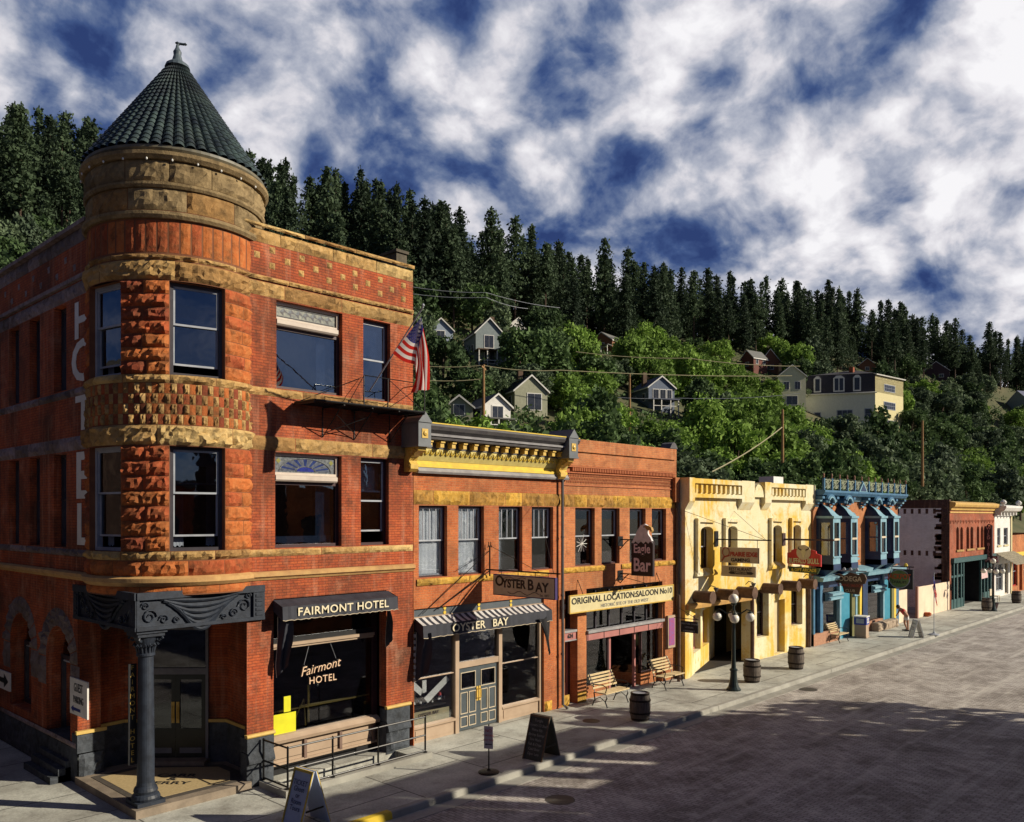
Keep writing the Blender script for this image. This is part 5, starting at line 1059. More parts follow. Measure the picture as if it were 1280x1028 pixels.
for k in range(10):
    t0, t1 = PI * k / 10, PI * (k + 1) / 10; ptsA = [(c - r * cos(t0), 7.72 + .5 * sin(t0)), (c - r * cos(t1), 7.72 + .5 * sin(t1))]
    m.face([Mp(*ptsA[0], .0), Mp(*ptsA[1], .0), Mp(*ptsA[1], .5), Mp(*ptsA[0], .5)]); m.face([Mp(*ptsA[0], .06), Mp(*ptsA[1], .06), Mp(ptsA[1][0], 7.7, .06), Mp(ptsA[0][0], 7.7, .06)])
m.build('parapet', MATS['yellow stucco'], ye)
m = MB(); m.bx(FX(967, 22), FX(979, 22), 22, 22.9, 7.2, 9.0); m.build('chimney', WHT, ye)
# log beams
for px in (869, 897.5, 922.5, 955, 978, 999):
    x = FX(px, YY); m = MB(); z = 3.42 + (R.uniform(-.03, .03)); pts = [(x + .25 * cos(q * PI / 5 + .3) * R.uniform(.92, 1.05), z + .25 * sin(q * PI / 5 + .3) * R.uniform(.92, 1.05)) for q in range(10)]
    m.poly(pts, M3, -.82, .1); m.build('log_beam', LOG, ye, bevel=.02)
m = MB(); m.prof([(0, 2.95), (-.1, 2.95), (-.14, 3.1), (-.08, 3.16), (0, 3.18)], YX0 + .05, xe1, M3); m.build('entry_lintel', mat('orange tan wood', (.52, .30, .09), (.42, .24, .08), 2.5, .8, .5, 9, dirt=.3), ye)
for px, r in ((847.5, .07), (939.5, .09), (1010, .12)): x = FX(px, YY - .05); m = MB(); m.tube([(x + .02 * sin(z), YY - .08, z) for z in (.1, 1, 2, 3, 3.6)], r, 7); m.build('corner_post', LOG, ye)
o = thing('small_black_sign', 'small black board with faint white writing hanging by the stucco entrance', 'sign', (FX(852, YY), YY, 2.4)); x = FX(851, YY - .3); yb_ = FY(872, x)
Mk = ML(x); te = (YY - .3) / ray(851)[1]; z1, z0 = EYE + te * (HY - 776) / F, EYE + te * (HY - 790) / F
m = MB(); m.box(yb_, YY - .3, z0, z1, 0, .05, Mk); b_ = m.build('sign_board', BLK, o)
for k, s_ in enumerate(('MINIATURE CASINO', 'UPSTAIRS', 'OPEN DAILY')): text(b_, s_, (x - .006, (yb_ + YY - .3) / 2, z1 - .1 - k * .14), LF, .09, GRYW, .002)
m = MB(); m.tube([(x, YY, z1 + .1), (x, yb_ - .05, z1 + .1)], .015, 4); m.tube([(x, yb_ + .1, z1), (x, yb_ + .1, z1 + .1)], .008, 4); m.tube([(x, YY - .4, z1), (x, YY - .4, z1 + .1)], .008, 4); m.tube([(x, YY, z1 + .6), (x, yb_, z1 + .1)], .01, 4); m.build('iron_bracket', BLKM, o)
def spotlight(x, y, z):
    m = MB(); m.tube([(x, y + .15, z), (x, y, z + .15), (x, y - .2, z + .1)], .02, 5); m.lathe([(.04, 0), (.1, .12), (.11, .16), (0, .12)], (x, y - .22, z - .08), 8); return m
for px in (889, 936, 1008): spotlight(FX(px, YY - .6), YY - .6, 3.75).build('spotlight', DG, ye)
def proj_sign(name, label, px0, px1, rows, brz=None, Y=YY, wall=None):
    x = FX(px0 - 3, Y - .1); ya = FY(px0, x); yb = FY(px1, x); t = ya / ray(px0)[1]; zz_ = lambda py: EYE + t * (HY - py) / F
    o = thing(name, label, 'sign', (x, Y, zz_(rows[-1][1]))); M = ML(x); return o, M, x, ya, yb, zz_
o, M, x, ya, yb, zq = proj_sign('hanging_sign', 'beige two board hanging sign for Prairie Edge gaming and restaurant', 900, 949, [(684, 703)])
m = MB(); m.box(yb, ya, zq(703), zq(684), 0, .08, M); m.box(yb, yb + .03, zq(703), zq(684), -.01, 0, M, 1); b1 = m.build('sign_board', [BEIGE, BLK], o); m = MB(); m.box(yb + .15, ya - .1, zq(720), zq(707), 0, .08, M); b2 = m.build('sign_board', BEIGE, o)
yc = (ya + yb) / 2; RD = mat('dull red lettering', (.42, .06, .03), (.36, .05, .03), 5, .6)
text(b1, 'PRAIRIE EDGE', (x - .01, yc - .2, zq(692.5)), LF, .25, RD, .003, bold=.012, sx=.8); text(b1, 'GAMING', (x - .01, yc - .05, zq(699.5)), LF, .2, INK, .003, bold=.006, sx=1.1)
text(b2, 'RESTAURANT', (x - .01, yc - .05, zq(711)), LF, .2, INK, .003, bold=.004, sx=.85)
m = MB(); m.poly([(yc - .55, zq(717)), (yc - .65, zq(717) + .06), (yc - .55, zq(717) + .12), (yc + .4, zq(717) + .12), (yc + .5, zq(717) + .06), (yc + .4, zq(717))], M, -.006, 0); ov = m.build('sign_arrow', INK, o); text(ov, 'UPPER LEVEL', (x - .012, yc - .08, zq(717) + .06), LF, .1, BEIGE, .002)
m = MB(); m.tube([M(ya - .28 + .16 * cos(q * .6), zq(690) + .2 * sin(q * .6), -.01) for q in range(12)], .018, 4); m.tube([M(ya - .1, zq(701), -.01), M(ya - .2, zq(696), -.01), M(ya - .45, zq(694), -.01)], .03, 4); m.build('sign_emblem', RD, b1)
m = MB(); zb = zq(674.5); m.tube([(x + .04, YY, zb), (x + .04, yb - .5, zb)], .03, 6); m.box(YY * 0 + x - .1, x + .16, zb - .3, zb + .35, -.05, 0, M3); [m.tube([(x + .04, q, zb), (x + .04, q, zq(684))], .012, 4) for q in (yb + .1, ya - .1)]; [m.tube([(x + .04, q, zq(703)), (x + .04, q, zq(707))], .012, 4) for q in (yb + .3, ya - .3)]
m.tube([(x + .04, yb - .3, zb), (x - 2.5, YY, zb + 1.2)], .009, 4); m.tube([(x + .04, yb - .3, zb), (x + 1.6, YY, zb + 1.2)], .009, 4); m.build('iron_bracket', BLKM, o)
o, M, x, ya, yb, zq = proj_sign('hanging_sign', 'red hanging sign reading Buffalo Skull with a round skull emblem', 984, 1026, [(684, 703)])
wS = ya - yb; U = lambda u, py: (ya - wS * u, zq(py))
m = MB(); m.poly([U(0, 704.5), U(0, 691), U(.12, 690), U(.12, 688), U(.22, 686), U(.78, 687), U(.86, 688.5), U(.86, 691), U(1, 693), U(1, 707)], M, 0, .1); b1 = m.build('sign_board', RED, o)
text(b1, 'BUFFALO SKULL', (x - .012, (ya + yb) / 2, zq(701)), LF, .33, CREAMS, .003, bold=.012, sx=.62)
m = MB(); c = U(.5, 690); r = .35; m.poly([(c[0] + r * cos(q * PI / 12), c[1] + r * sin(q * PI / 12)) for q in range(24)], M, -.03, .0); rd = m.build('skull_emblem', BEIGE, o)
m = MB(); m.poly([(c[0] + p * .9, c[1] + q) for p, q in ((-.1, .12), (.1, .12), (.13, .0), (.06, -.12), (.05, -.24), (-.05, -.24), (-.06, -.12), (-.13, 0))], M, -.045, -.03, 0); m.build('skull', CREAMS, rd)
m = MB(); m.tube([(x - .04, c[0] + .1 + .16 * sin(q * .35), c[1] + .1 + .04 * q * .6) for q in range(8)], .03, 5, r1=.012); m.tube([(x - .04, c[0] - .1 - .16 * sin(q * .35), c[1] + .1 + .04 * q * .6) for q in range(8)], .03, 5, r1=.012); m.build('horns', INK, rd)
m = MB(); m.poly([U(.02, 708), U(.98, 709), U(.9, 716), U(.06, 714.5)], M, 0, .08); b2 = m.build('sign_board', mat('dark green board', (.05, .08, .03), (.04, .06, .02), 5, .6), o); text(b2, '& GIFT ARCADE', (x - .01, (ya + yb) / 2, zq(712)), LF, .2, MATS['yellow trim'], .003, bold=.006, sx=.85)
m = MB(); zb = zq(674.5); m.tube([(x + .05, YY, zb), (x + .05, yb - .6, zb)], .05, 6); m.box(x - .1, x + .2, zb - .3, zb + .3, -.05, 0, M3); [m.tube([(x + .05, ya - wS * q, zb), (x + .05, ya - wS * q, zq(690))], .014, 4) for q in (.15, .85)]; m.tube([(x + .05, ya - wS * .4, zq(706)), (x + .05, ya - wS * .4, zq(709))], .03, 4); m.build('iron_bracket', MAR, o)
# ================================================================== BLUE BAY WINDOW BUILDING
BB = 18.1; M4 = MF(BB); BX0_, BX1_ = YX1 + .02, FX(1122, BB)
bb = thing('bay_building', 'blue and turquoise building with four domed oriel bays and an iron crested cornice', 'building', (BX0_, BB, 0))
bays = [(41.95, 42.85), (44.25, 45.15), (48.5, 49.4), (50.55, 51.45)]
m = MB(); m.wall(M4, BX0_, BX1_, 3.7, 7.6, [(46.3, 46.95, 4.5, 6.5)], .3); m.spandrel(M4, 46.3, 46.95, 6.15, 6.5, .3, n=8); shell(m, BX0_, BX1_, BB, 8.0)
m.build('wall', BLUEBR, bb); roof_in(bb, BX0_, BX1_, BB, 8.3, 3.9, 2.5)
window(bb, M4, 46.3, 46.95, 4.5, 6.2, .12, 'sash', AQUA, AQUA, GLASS, .06)
m = MB()
for r in (.42, .56): m.tube([M4(46.62 + r * cos(PI * q / 12), 6.3 + r * 1.1 * sin(PI * q / 12), -.04) for q in range(13)], .04, 5)
m.prof([(0, 4.3), (-.18, 4.32), (-.2, 4.42), (0, 4.48)], 46.0, 47.2, M4); m.build('arch_moulding', AQUA, bb)
for (x0, x1) in bays:
    d = .87; xm = (x0 + x1) / 2; m = MB()
    m.wall(ML(x0), BB - d, BB, 4.0, 6.68, [(BB - d + .16, BB - .22, 4.75, 6.4)], .06); m.wall(ML(x1 - .0), BB - d, BB, 4.0, 6.68, [], .06)
    m.box(x0, x1, 4.0, 4.3, -d - .03, 0, M4, 0); rv = [(1.04, 0), (.98, .05), (.80, .22), (.62, .45), (.42, .62), (.16, .78), (.05, .95), (.02, 1.0)]
    for (k0, h0), (k1, h1) in zip(rv, rv[1:]):
        c0 = [(xm - .45 * k0, BB, 6.68 + h0 * .85), (xm - .45 * k0, BB - d * k0, 6.68 + h0 * .85), (xm + .45 * k0, BB - d * k0, 6.68 + h0 * .85), (xm + .45 * k0, BB, 6.68 + h0 * .85)]
        c1 = [(xm - .45 * k1, BB, 6.68 + h1 * .85), (xm - .45 * k1, BB - d * k1, 6.68 + h1 * .85), (xm + .45 * k1, BB - d * k1, 6.68 + h1 * .85), (xm + .45 * k1, BB, 6.68 + h1 * .85)]
        for i in range(3): m.face([c0[i], c0[i + 1], c1[i + 1], c1[i]], 1 if i == 1 else 0)
    m.face([(x0, BB, 4.0), (x0, BB - d, 4.0), (x1, BB - d, 4.0), (x1, BB, 4.0)]); m.prof([(-d, 3.98), (-d - .02, 4.0), (-d, 4.02)], x0, x1, M4, 1)
    m.face([(x0, BB - d, 4.0), (x1, BB - d, 4.0), (xm, BB, 3.45)], 1); m.face([(x0, BB - d, 4.0), (x0, BB, 4.0), (xm, BB, 3.45)]); m.face([(x1, BB - d, 4.0), (x1, BB, 4.0), (xm, BB, 3.45)])
    m.wall(MF(BB - d), x0, x1, 4.3, 6.68, [(x0 + .14, x1 - .14, 4.7, 6.4)], .06, 1); m.box(x0 - .05, x1 + .05, 6.62, 6.74, -d - .06, 0, M4, 1); m.box(x0 - .04, x1 + .04, 4.62, 4.7, -d - .05, -d, M4, 1)
    b = m.build('bay_window', [NAVY, AQUA], bb); w1 = MB(); w1.box(BB - d + .16, BB - .22, 4.75, 6.4, .05, .055, ML(x0)); w1.build('pane', GLASS, b); w1 = MB(); w1.box(x0 + .14, x1 - .14, 4.7, 6.4, .05, .055, MF(BB - d)); w1.build('pane', GLASS, b)
    w1 = MB(); w1.box(BB - d + .14, BB - .2, 5.52, 5.58, .0, .05, ML(x0)); w1.box(BB - d + .13, BB - d + .16, 4.75, 6.4, -.01, .05, ML(x0)); w1.box(BB - .22, BB - .19, 4.75, 6.4, -.01, .05, ML(x0)); w1.build('sash', mat('dull blue sash', (.06, .07, .12), (.04, .05, .1), 4, .5) if 'dull blue sash' not in MATS else MATS['dull blue sash'], b)
    w1 = MB(); w1.box(x0 + .12, x1 - .12, 5.5, 5.6, -.02, .04, MF(BB - d)); w1.build('sash', CREAM, b)
    w1 = MB(); n = 14; y0, y1 = BB - d + .18, BB - .24
    for i in range(n): ya, yb = y0 + (y1 - y0) * i / n, y0 + (y1 - y0) * (i + 1) / n; w1.face([(x0 + .14 + .03 * sin(i), ya, 4.75), (x0 + .14 + .03 * sin(i + 1), yb, 4.75), (x0 + .12, yb, 6.4), (x0 + .12, ya, 6.4)])
    w1.build('curtain', GRYW, b)
    m = MB(); R_ = .5
    m.tube([(xm + R_ * cos(PI * q / 12), BB - .55, 7.42 + R_ * .75 * sin(PI * q / 12)) for q in range(13)], .09, 5, 0); m.tube([(xm + R_ * .72 * cos(PI * q / 12), BB - .62, 7.4 + R_ * .6 * sin(PI * q / 12)) for q in range(13)], .05, 5, 1)
    for q in range(10):
        t0, t1 = PI * q / 10, PI * (q + 1) / 10; m.face([(xm + R_ * cos(t0), BB - .6, 7.42 + R_ * .75 * sin(t0)), (xm + R_ * cos(t1), BB - .6, 7.42 + R_ * .75 * sin(t1)), (xm + R_ * cos(t1), BB, 7.42 + R_ * .75 * sin(t1)), (xm + R_ * cos(t0), BB, 7.42 + R_ * .75 * sin(t0))], 0)
    m.build('arched_hood', [TEAL, AQUA], bb)
m = MB(); m.prof([(0, 7.75), (-.5, 7.8), (-.62, 7.95), (-.62, 8.05), (0, 8.1)], BX0_, BX1_, M4, 0); m.box(BX0_, BX1_, 7.55, 7.75, -.12, 0, M4, 1)
for x in (BX0_ + .1, 43.5, 45.7, 47.8, 49.95, 52.2, BX1_ - .15):
    for k, (w, h) in enumerate(((.5, .12), (.38, .12), (.26, .12), (.16, .1))): m.box(x - .14, x + .14, 7.62 - k * .14, 7.62 - k * .14 + h, -w, 0, M4, k % 2)
m.poly([(46.6, 8.05), (46.1, 8.05), (46.7, 8.6), (47.3, 8.05)], M4, -.6, -.1, 1); m.poly([(46.3, 8.09), (46.7, 8.48), (47.1, 8.09)], M4, -.62, -.6, 2)
m.build('cornice', [TEAL, AQUA, NAVY], bb)
CRST = mat('pale lattice', (.42, .44, .30), (.3, .34, .25), 5, .6); CRB = mat('rust finial', (.32, .15, .09), (.22, .11, .07), 5, .6)
xs = [BX0_ + .1 + (BX1_ - BX0_ - .2) * k / 12 for k in range(13)]
m = MB()
for a, b in zip(xs, xs[1:]):
    if a < 46.9 < b + .5 and b > 46.2: pass
    z0, z1 = 8.12, 8.55; Mq = MF(BB - .5); c, cz = (a + b) / 2, (z0 + z1) / 2
    for s_ in range(4): m.tube([Mq(c + (b - a) * (.34 - .09 * s_) * cos(q * PI / 5), cz + (.19 - .05 * s_) * sin(q * PI / 5), 0) for q in range(11)], .016, 4)
    m.tube([Mq(a + .08, z0, 0), Mq(b - .08, z1, 0)], .016, 4); m.tube([Mq(a + .08, z1, 0), Mq(b - .08, z0, 0)], .016, 4); m.tube([Mq(a, z1 + .02, 0), Mq(b, z1 + .02, 0)], .02, 4)
    for q in range(5): x = a + (b - a) * (q + .5) / 5; m.tube([Mq(x, z1, 0), Mq(x, z1 + .12, 0)], .01, 3)
m.build('cresting', CRST, bb)
for x in xs: m = MB(); m.bx(x - .05, x + .05, BB - .55, BB - .45, 8.05, 8.66); m.build('cresting_post', TEAL, bb)
for x in xs: m = MB(); m.lathe([(0, 8.64), (.05, 8.7), (.03, 8.76), (.05, 8.82), (0, 8.95)], (x, BB - .5, 0), 6); m.build('cresting_finial', CRB, bb)
# ground floor of the bay building
m = MB(); m.prof([(0, 3.4), (-.5, 3.42), (-.55, 3.6), (0, 3.72)], BX0_, 46.2, M4, 1); m.prof([(0, 3.6), (-.6, 3.66), (-.66, 3.86), (0, 4.0)], 45.6, 48.0, M4, 1); m.prof([(0, 3.4), (-.5, 3.42), (-.55, 3.6), (0, 3.72)], 47.6, BX1_, M4, 1)
X_ = lambda px: FX(px, BB)
for p0_, p1_, mi in ((1015, 1017, 0), (1023.5, 1027, 0), (1048, 1050, 1), (1063, 1067, 2), (1068, 1070, 1), (1077, 1083, 3), (1102.5, 1104, 1), (1113, 1116, 2), (1116, 1118.5, 4), (1073, 1075.5, 4), (1118.5, 1122, 0)): m.box(X_(p0_), X_(p1_), .15, 3.4, -.08, .12, M4, mi)
m.box(BX0_, BX1_, 3.0, 3.42, 0, .1, M4, 3)
for p0_, p1_ in ((1031, 1050), (1064, 1070), (1089, 1104)): m.prof([(.0, 2.3), (-.2, 2.34), (-.2, 2.44), (-.1, 2.48), (-.24, 2.56), (-.24, 2.68), (0, 2.74)], X_(p0_), X_(p1_), M4, 1)
OLV = mat('olive post', (.16, .15, .05), (.12, .12, .04), 4, .6)
sf = m.build('shop_front', [TEAL, AQUA, OLV, NAVY, YEL], bb)
m = MB(); m.box(X_(1017), X_(1023), .9, 3.0, .1, .105, M4); m.box(X_(1027), X_(1048), .75, 2.3, .1, .105, M4); m.box(X_(1084), X_(1102), .75, 2.3, .1, .105, M4); m.box(X_(1027), X_(1048), 2.7, 3.0, .1, .105, M4); m.box(X_(1084), X_(1102), 2.7, 3.0, .1, .105, M4); m.build('pane', GLASS, sf)
for q0, q1 in ((1050.5, 1062), (1104.5, 1112.5)): m = MB(); m.box(X_(q0), X_(q1), .15, 2.95, .0, .08, M4); m.build('turquoise_panel', SKYB, sf)
m = MB(); m.box(X_(1070.5), X_(1073), .15, 2.6, .1, .15, M4); m.build('door', AQUA, bb)
m = MB(); m.box(X_(1015), X_(1047), .15, .75, -.1, .05, M4); m.box(X_(1084), X_(1103), .15, .72, -.06, .1, M4); m.build('brick_bulkhead', mat('pale brick', (.42, .22, .13), (.3, .15, .09), 9, .8, .3), bb)
m = MB(); m.course(MF(BB - .5), X_(1087), X_(1112), .15, .62, .08, (.5, .8), .12); m.box(X_(1087), X_(1112), .1, .6, -.49, -.1, M4); m.course(lambda a, z, d: (a, z, .62 - d), X_(1087), X_(1112), BB - .5, BB - .1, .04, (.5, .8), .12)
tag(m.build('stone_planter', mat('tan rubble stone', (.42, .33, .24), (.3, .23, .17), 4, .9, .4)), 'low tan stone ledge in front of the blue building by its right door', 'stone ledge')
o, M, x, ya, yb, zq = proj_sign('hanging_sign', 'ornate dark brown carved hanging sign between the oriel bays', 1043, 1083, [(716, 742)], Y=BB)
m = MB(); U = lambda u, py: (ya - (ya - yb) * u, zq(py))
m.poly([U(0, 722), U(.03, 718), U(.12, 717), U(.3, 719), (U(.5, 715)), U(.75, 717.5), U(.85, 715.5), U(.95, 717), U(1, 722), U(.95, 728), U(.85, 729), U(.8, 736), U(.76, 742), U(.3, 740), U(.26, 733), U(.2, 729), U(.05, 728)], M, 0, .1); BRN = mat('dark brown sign', (.09, .05, .03), (.06, .035, .02), 4, .6); sb = m.build('sign_board', BRN, o)
text(sb, 'BODEGA', (x - .01, (ya + yb) / 2 + .1, zq(723)), LF, .36, BEIGE, .003, bold=.006, sx=.95); text(sb, 'GAMING SALOON', (x - .01, (ya + yb) / 2, zq(731)), LF, .2, RD, .003, sx=.8); text(sb, 'CLUB', (x - .01, (ya + yb) / 2, zq(737.5)), LF, .2, BEIGE, .003)
m = MB(); m.tube([(x + .05, BB, zq(713)), (x + .05, yb, zq(713))], .03, 5); [m.lathe([(0, 0), (.09, .05), (.05, .15), (0, .17)], (x + .05, ya - (ya - yb) * q, zq(713)), 6) for q in (.3, .5, .7)]; m.build('sign_bracket', GRYW, o)
o, M, x, ya, yb, zq = proj_sign('hanging_sign', 'black square hanging sign lettered Jackpot in red over green oval', 1110, 1141, [(709, 736)], Y=BB)
m = MB(); m.box(yb, ya, zq(735.5), zq(711), 0, .1, M); sb = m.build('sign_board', BLK, o)
m = MB(); c = ((ya + yb) / 2 + .05, zq(723)); m.poly([(c[0] + .55 * cos(q * PI / 12), c[1] + .5 * sin(q * PI / 12)) for q in range(24)], M, -.02, 0, 0); ov = m.build('green_oval', mat('sign green', (.08, .17, .05), (.2, .25, .08), 3, .5), o)
m = MB(); m.tube([M(c[0] + .58 * cos(q * PI / 12), c[1] + .53 * sin(q * PI / 12), -.02) for q in range(25)], .025, 4); m.build('rim', GRYW, ov)
text(ov, 'JACKPOT', (x - .04, c[0], c[1] + .12), LF, .42, mat('orange red lettering', (.55, .12, .03), (.5, .08, .02), 4, .5), .01, bold=.012, sx=.72); text(ov, "CHARLIE'S", (x - .03, c[0], c[1] - .2), LF, .2, BLK, .004, bold=.004, sx=.9)
m = MB(); m.tube([(x + .05, BB, zq(708)), (x + .05, yb - .05, zq(708))], .03, 5); [m.tube([(x + .05, q, zq(711)), (x + .05, q, zq(708))], .02, 4) for q in (ya - .2, yb + .2)]; [m.lathe([(0, 0), (.12, .05), (.06, .2), (0, .22)], (x + .05, q, zq(708)), 6, mi=1) for q in (ya - .15, yb + .4)]; m.build('sign_bracket', [BLKM, YEL], o)
# ================================================================== VACANT LOT AND FAR BUILDINGS
FW = 18.1; M5 = MF(FW); wx0, wx1 = FX(1187, FW), FX(1243, FW)
def board_fence(px0, px1, z1, label, y=FW, name='board_fence'):
    o = thing(name, label, 'fence', (FX(px0, y), y, .15)); x0, x1 = FX(px0, y), FX(px1, y); n = max(3, int((x1 - x0) / 1.2))
    for k in range(n):
        a, b = x0 + (x1 - x0) * k / n, x0 + (x1 - x0) * (k + 1) / n - .012; m = MB(); m.box(a, b, .16, z1 + R.uniform(-.01, .01), 0, .03, MF(y)); m.build('panel', PANELW, o)
    m = MB()
    for k in range(n + 1): x = x0 + (x1 - x0) * k / n; m.box(x - .05, x + .05, .1, z1 - .05, .03, .12, MF(y))
    m.build('fence_post', WOOD, o); return o
board_fence(1118.5, 1134, 2.15, 'short run of bare board fence beside the blue building and the black square sign')
o = board_fence(1147.5, 1188, 2.15, 'long run of bare board fence across the vacant lot before the painted wall')
m = MB(); m.box(FX(1146.3, FW), FX(1147.5, FW), .1, 2.2, -.04, .1, M5); m.build('end_post', mat('pinkish post', (.35, .2, .16), (.3, .17, .13), 4, .7), o)
c = G(1155.5, 771); m = MB(); m.rock(lambda a, z, d: (c.x + a, c.y - .2 + d, .15 + z), 0, .35, 0, .3, .1, .1); m.bx(c.x, c.x + .35, c.y - .2, c.y + .1, .12, .42); tag(m.build('stone_block', RS), 'small rough block at the foot of the board fence', 'block')
wb = thing('wild_bill_building', 'two storey far brick bar with paired arched windows and painted side wall', 'building', (wx0, FW, 0))
pw = []
for p, q in ((1195.3, 1198.6), (1200.4, 1203.6), (1208, 1211.4), (1213, 1216.5), (1221, 1224), (1226, 1229)): pw.append((FX(p, FW), FX(q, FW), 4.3, 5.95))
m = MB(); m.wall(M5, wx0, wx1, 3.7, 7.3, pw, .3)
for a, b, z0, z1 in pw: m.spandrel(M5, a, b, z1 - .25, z1, .3, n=6)
m.box(wx0, wx0 + .35, .15, 3.7, 0, .3, M5); m.box(wx1 - .3, wx1, .15, 3.7, 0, .3, M5)
seg(m, (wx1, FW), (wx1, FW + 16), 0, 7.2); seg(m, (wx0, FW + 16), (wx1, FW + 16), 0, 7); m.build('wall', RB, wb); roof_in(wb, wx0 + .1, wx1, FW, 8, 3.8, 2.5)
m = MB(); Msd = ML(wx0); m.wall(Msd, FW + .5, FW + 15, .0, 7.3, [], .1, d=-.02); m.build('side_wall', PB, wb, 'peeling grey and mauve painted brick side wall')
m = MB(); m.box(FW + .0, FW + 15, 7.3, 7.9, -.04, .3, Msd); m.box(FW + 6.0, FW + 7.0, 7.9, 8.45, 0, .8, Msd); m.build('tarred_parapet', DB, wb)
m = MB(); m.course(Msd, FW, FW + .55, .15, 7.9, .06, (.55, .6), .12, d=-.02)
for k in range(40): z = R.uniform(.3, 7.2); w = R.uniform(.1, .55); m.box(FW + .5, FW + .5 + w, z, z + .18, -.035, -.02, Msd)
for zz_ in (3.9, 6.9):
    for k in range(26): m.box(FW + .9 + k * .5, FW + 1.08 + k * .5, zz_, zz_ + .35, -.03, -.02, Msd)
m.tube([Msd(FW + 4, 5.4, -.03), Msd(FW + 14, 5.5, -.03)], .03, 4); m.build('exposed_brick', DB, wb)
for w_ in pw: window(wb, M5, *w_, .15, 'sash', DKF, GRYW, GLASS, .05); 
m = MB()
for k in range(0, 6, 2): m.box(pw[k][0] - .1, pw[k + 1][1] + .1, 4.16, 4.3, -.08, 0, M5)
m.build('window_sill', YS, wb)
m = MB(); m.prof([(0, 7.15), (-.1, 7.15), (-.14, 7.3), (-.34, 7.4), (-.4, 7.55), (-.4, 7.68), (0, 7.78)], wx0, wx1 - .1, M5); m.box(wx0, wx1, 6.95, 7.05, -.05, 0, M5); m.build('cornice', mat('ochre cornice', (.60, .38, .10), (.5, .3, .08), 3, .6, dirt=.2), wb)
m = MB(); n = 30
for k in range(n): x = wx0 + (wx1 - wx0) * (k + .5) / n; m.box(x - .06, x + .06, 6.2 + (.1 if k % 2 else 0), 6.42, -.04, 0, M5)
m.build('corbel_band', RB, wb)
m = MB(); m.box(wx0 + .35, wx1 - .3, 3.4, 3.75, -.2, .3, M5); a_, b_ = FX(1204, FW), FX(1226, FW)
for px in (1192, 1196, 1201, 1204, 1226, 1230, 1234, 1238): x = FX(px, FW); m.box(x - .09, x + .09, .15, 3.4, -.05, .1, M5)
m.box(wx0 + .35, a_, .15, .8, -.02, .1, M5); m.box(b_, wx1 - .3, .15, .8, -.02, .1, M5); m.box(wx0 + .35, a_, 2.35, 2.5, -.02, .1, M5); m.box(b_, wx1 - .3, 2.35, 2.5, -.02, .1, M5)
sf = m.build('shop_front', DGRN, wb); m = MB(); m.box(wx0 + .35, a_, .8, 3.4, .04, .045, M5); m.box(b_, wx1 - .3, .8, 3.4, .04, .045, M5); m.build('pane', GLASSD, sf)
m = MB(); seg(m, (a_, FW), (a_, FW + 2.2), .15, 3.4); seg(m, (b_, FW), (b_, FW + 2.2), .15, 3.4); seg(m, (a_, FW + 2.2), (b_, FW + 2.2), .15, 3.4); m.face([(a_, FW, 3.39), (b_, FW, 3.39), (b_, FW + 2.2, 3.39), (a_, FW + 2.2, 3.39)]); m.build('entry_recess', BLK, wb)
m = MB()
for k in range(1, 4): x = a_ + (b_ - a_) * k / 4; m.box(x - .04, x + .04, .2, 3.3, 1.9, 2.0, M5)
m.box(a_, b_, 2.3, 2.4, 1.9, 2.0, M5); m.build('entry_frame', TEAL, wb)
o, M, x, ya, yb, zq = proj_sign('hanging_sign', 'tall black vertical sign lettered Wild Bill Bar in faded red', 1232, 1240, [(658, 703)], Y=FW)
x = FX(1231, FW); ya, yb = FY(1231.5, x), FY(1240, x); t = x / ray(1231.5)[0]; zq = lambda py: EYE + t * (HY - py) / F; M = ML(x); yc = (ya + yb) / 2
m = MB(); m.box(yb, ya, zq(695), zq(658), 0, .25, M); m.box(FY(1247, x), FY(1226.5, x), zq(703.5), zq(695), -.05, .3, M); m.tube([(x + .1, ya - .1, zq(658)), (x + .1, ya - .2, zq(656)), (x + .1, yb + .2, zq(656)), (x + .1, yb, zq(658))], .05, 4); sb = m.build('sign_board', BRN if 0 else MATS['maroon wood'], o); PL = mat('faded pink lettering', (.55, .28, .26), (.45, .2, .2), 6, .6)
for k, ch in enumerate('WILD BILL'): text(sb, ch, (x - .012, yc, zq(660.5 + k * 4.05)), LF, .3, PL, .003, bold=.008, sx=1.1)
text(sb, 'BAR', (x - .07, (FY(1247, x) + FY(1226.5, x)) / 2, zq(699.3)), LF, .5, PL, .003, bold=.015, sx=1.35)
# white building
vx0, vx1 = wx1 + .02, FX(1264, FW); vb = thing('white_building', 'narrow white far building with moulded cornice and shingled awning', 'building', (vx0, FW, 0))
vw = [(FX(1246.5, FW), FX(1250.5, FW), 4.35, 5.75), (FX(1254.5, FW), FX(1259.8, FW), 4.35, 5.75)]
m = MB(); m.wall(M5, vx0, vx1, .15, 7.0, vw + [(vx0 + .4, vx0 + 2.6, .6, 2.8), (vx0 + 3.2, vx0 + 4.4, .2, 2.8)], .25); shell(m, vx0, vx1, FW, 7); m.build('wall', WHT, vb); roof_in(vb, vx0, vx1, FW, 8, 3.8, 2.5)
m = MB(); m.box(vx1 - .35, vx1, .15, 6.8, -.08, 0, M5); m.box(vw[0][0] - .05, vw[0][1] + .05, 4.22, 4.35, -.08, 0, M5); m.box(vw[1][0] - .05, vw[1][1] + .05, 4.22, 4.35, -.08, 0, M5); m.build('yellow_trim', CREAMS, vb)
for w_ in vw: window(vb, M5, *w_, .1, 'sash', GRYW, GRYW, GLASS, .05)
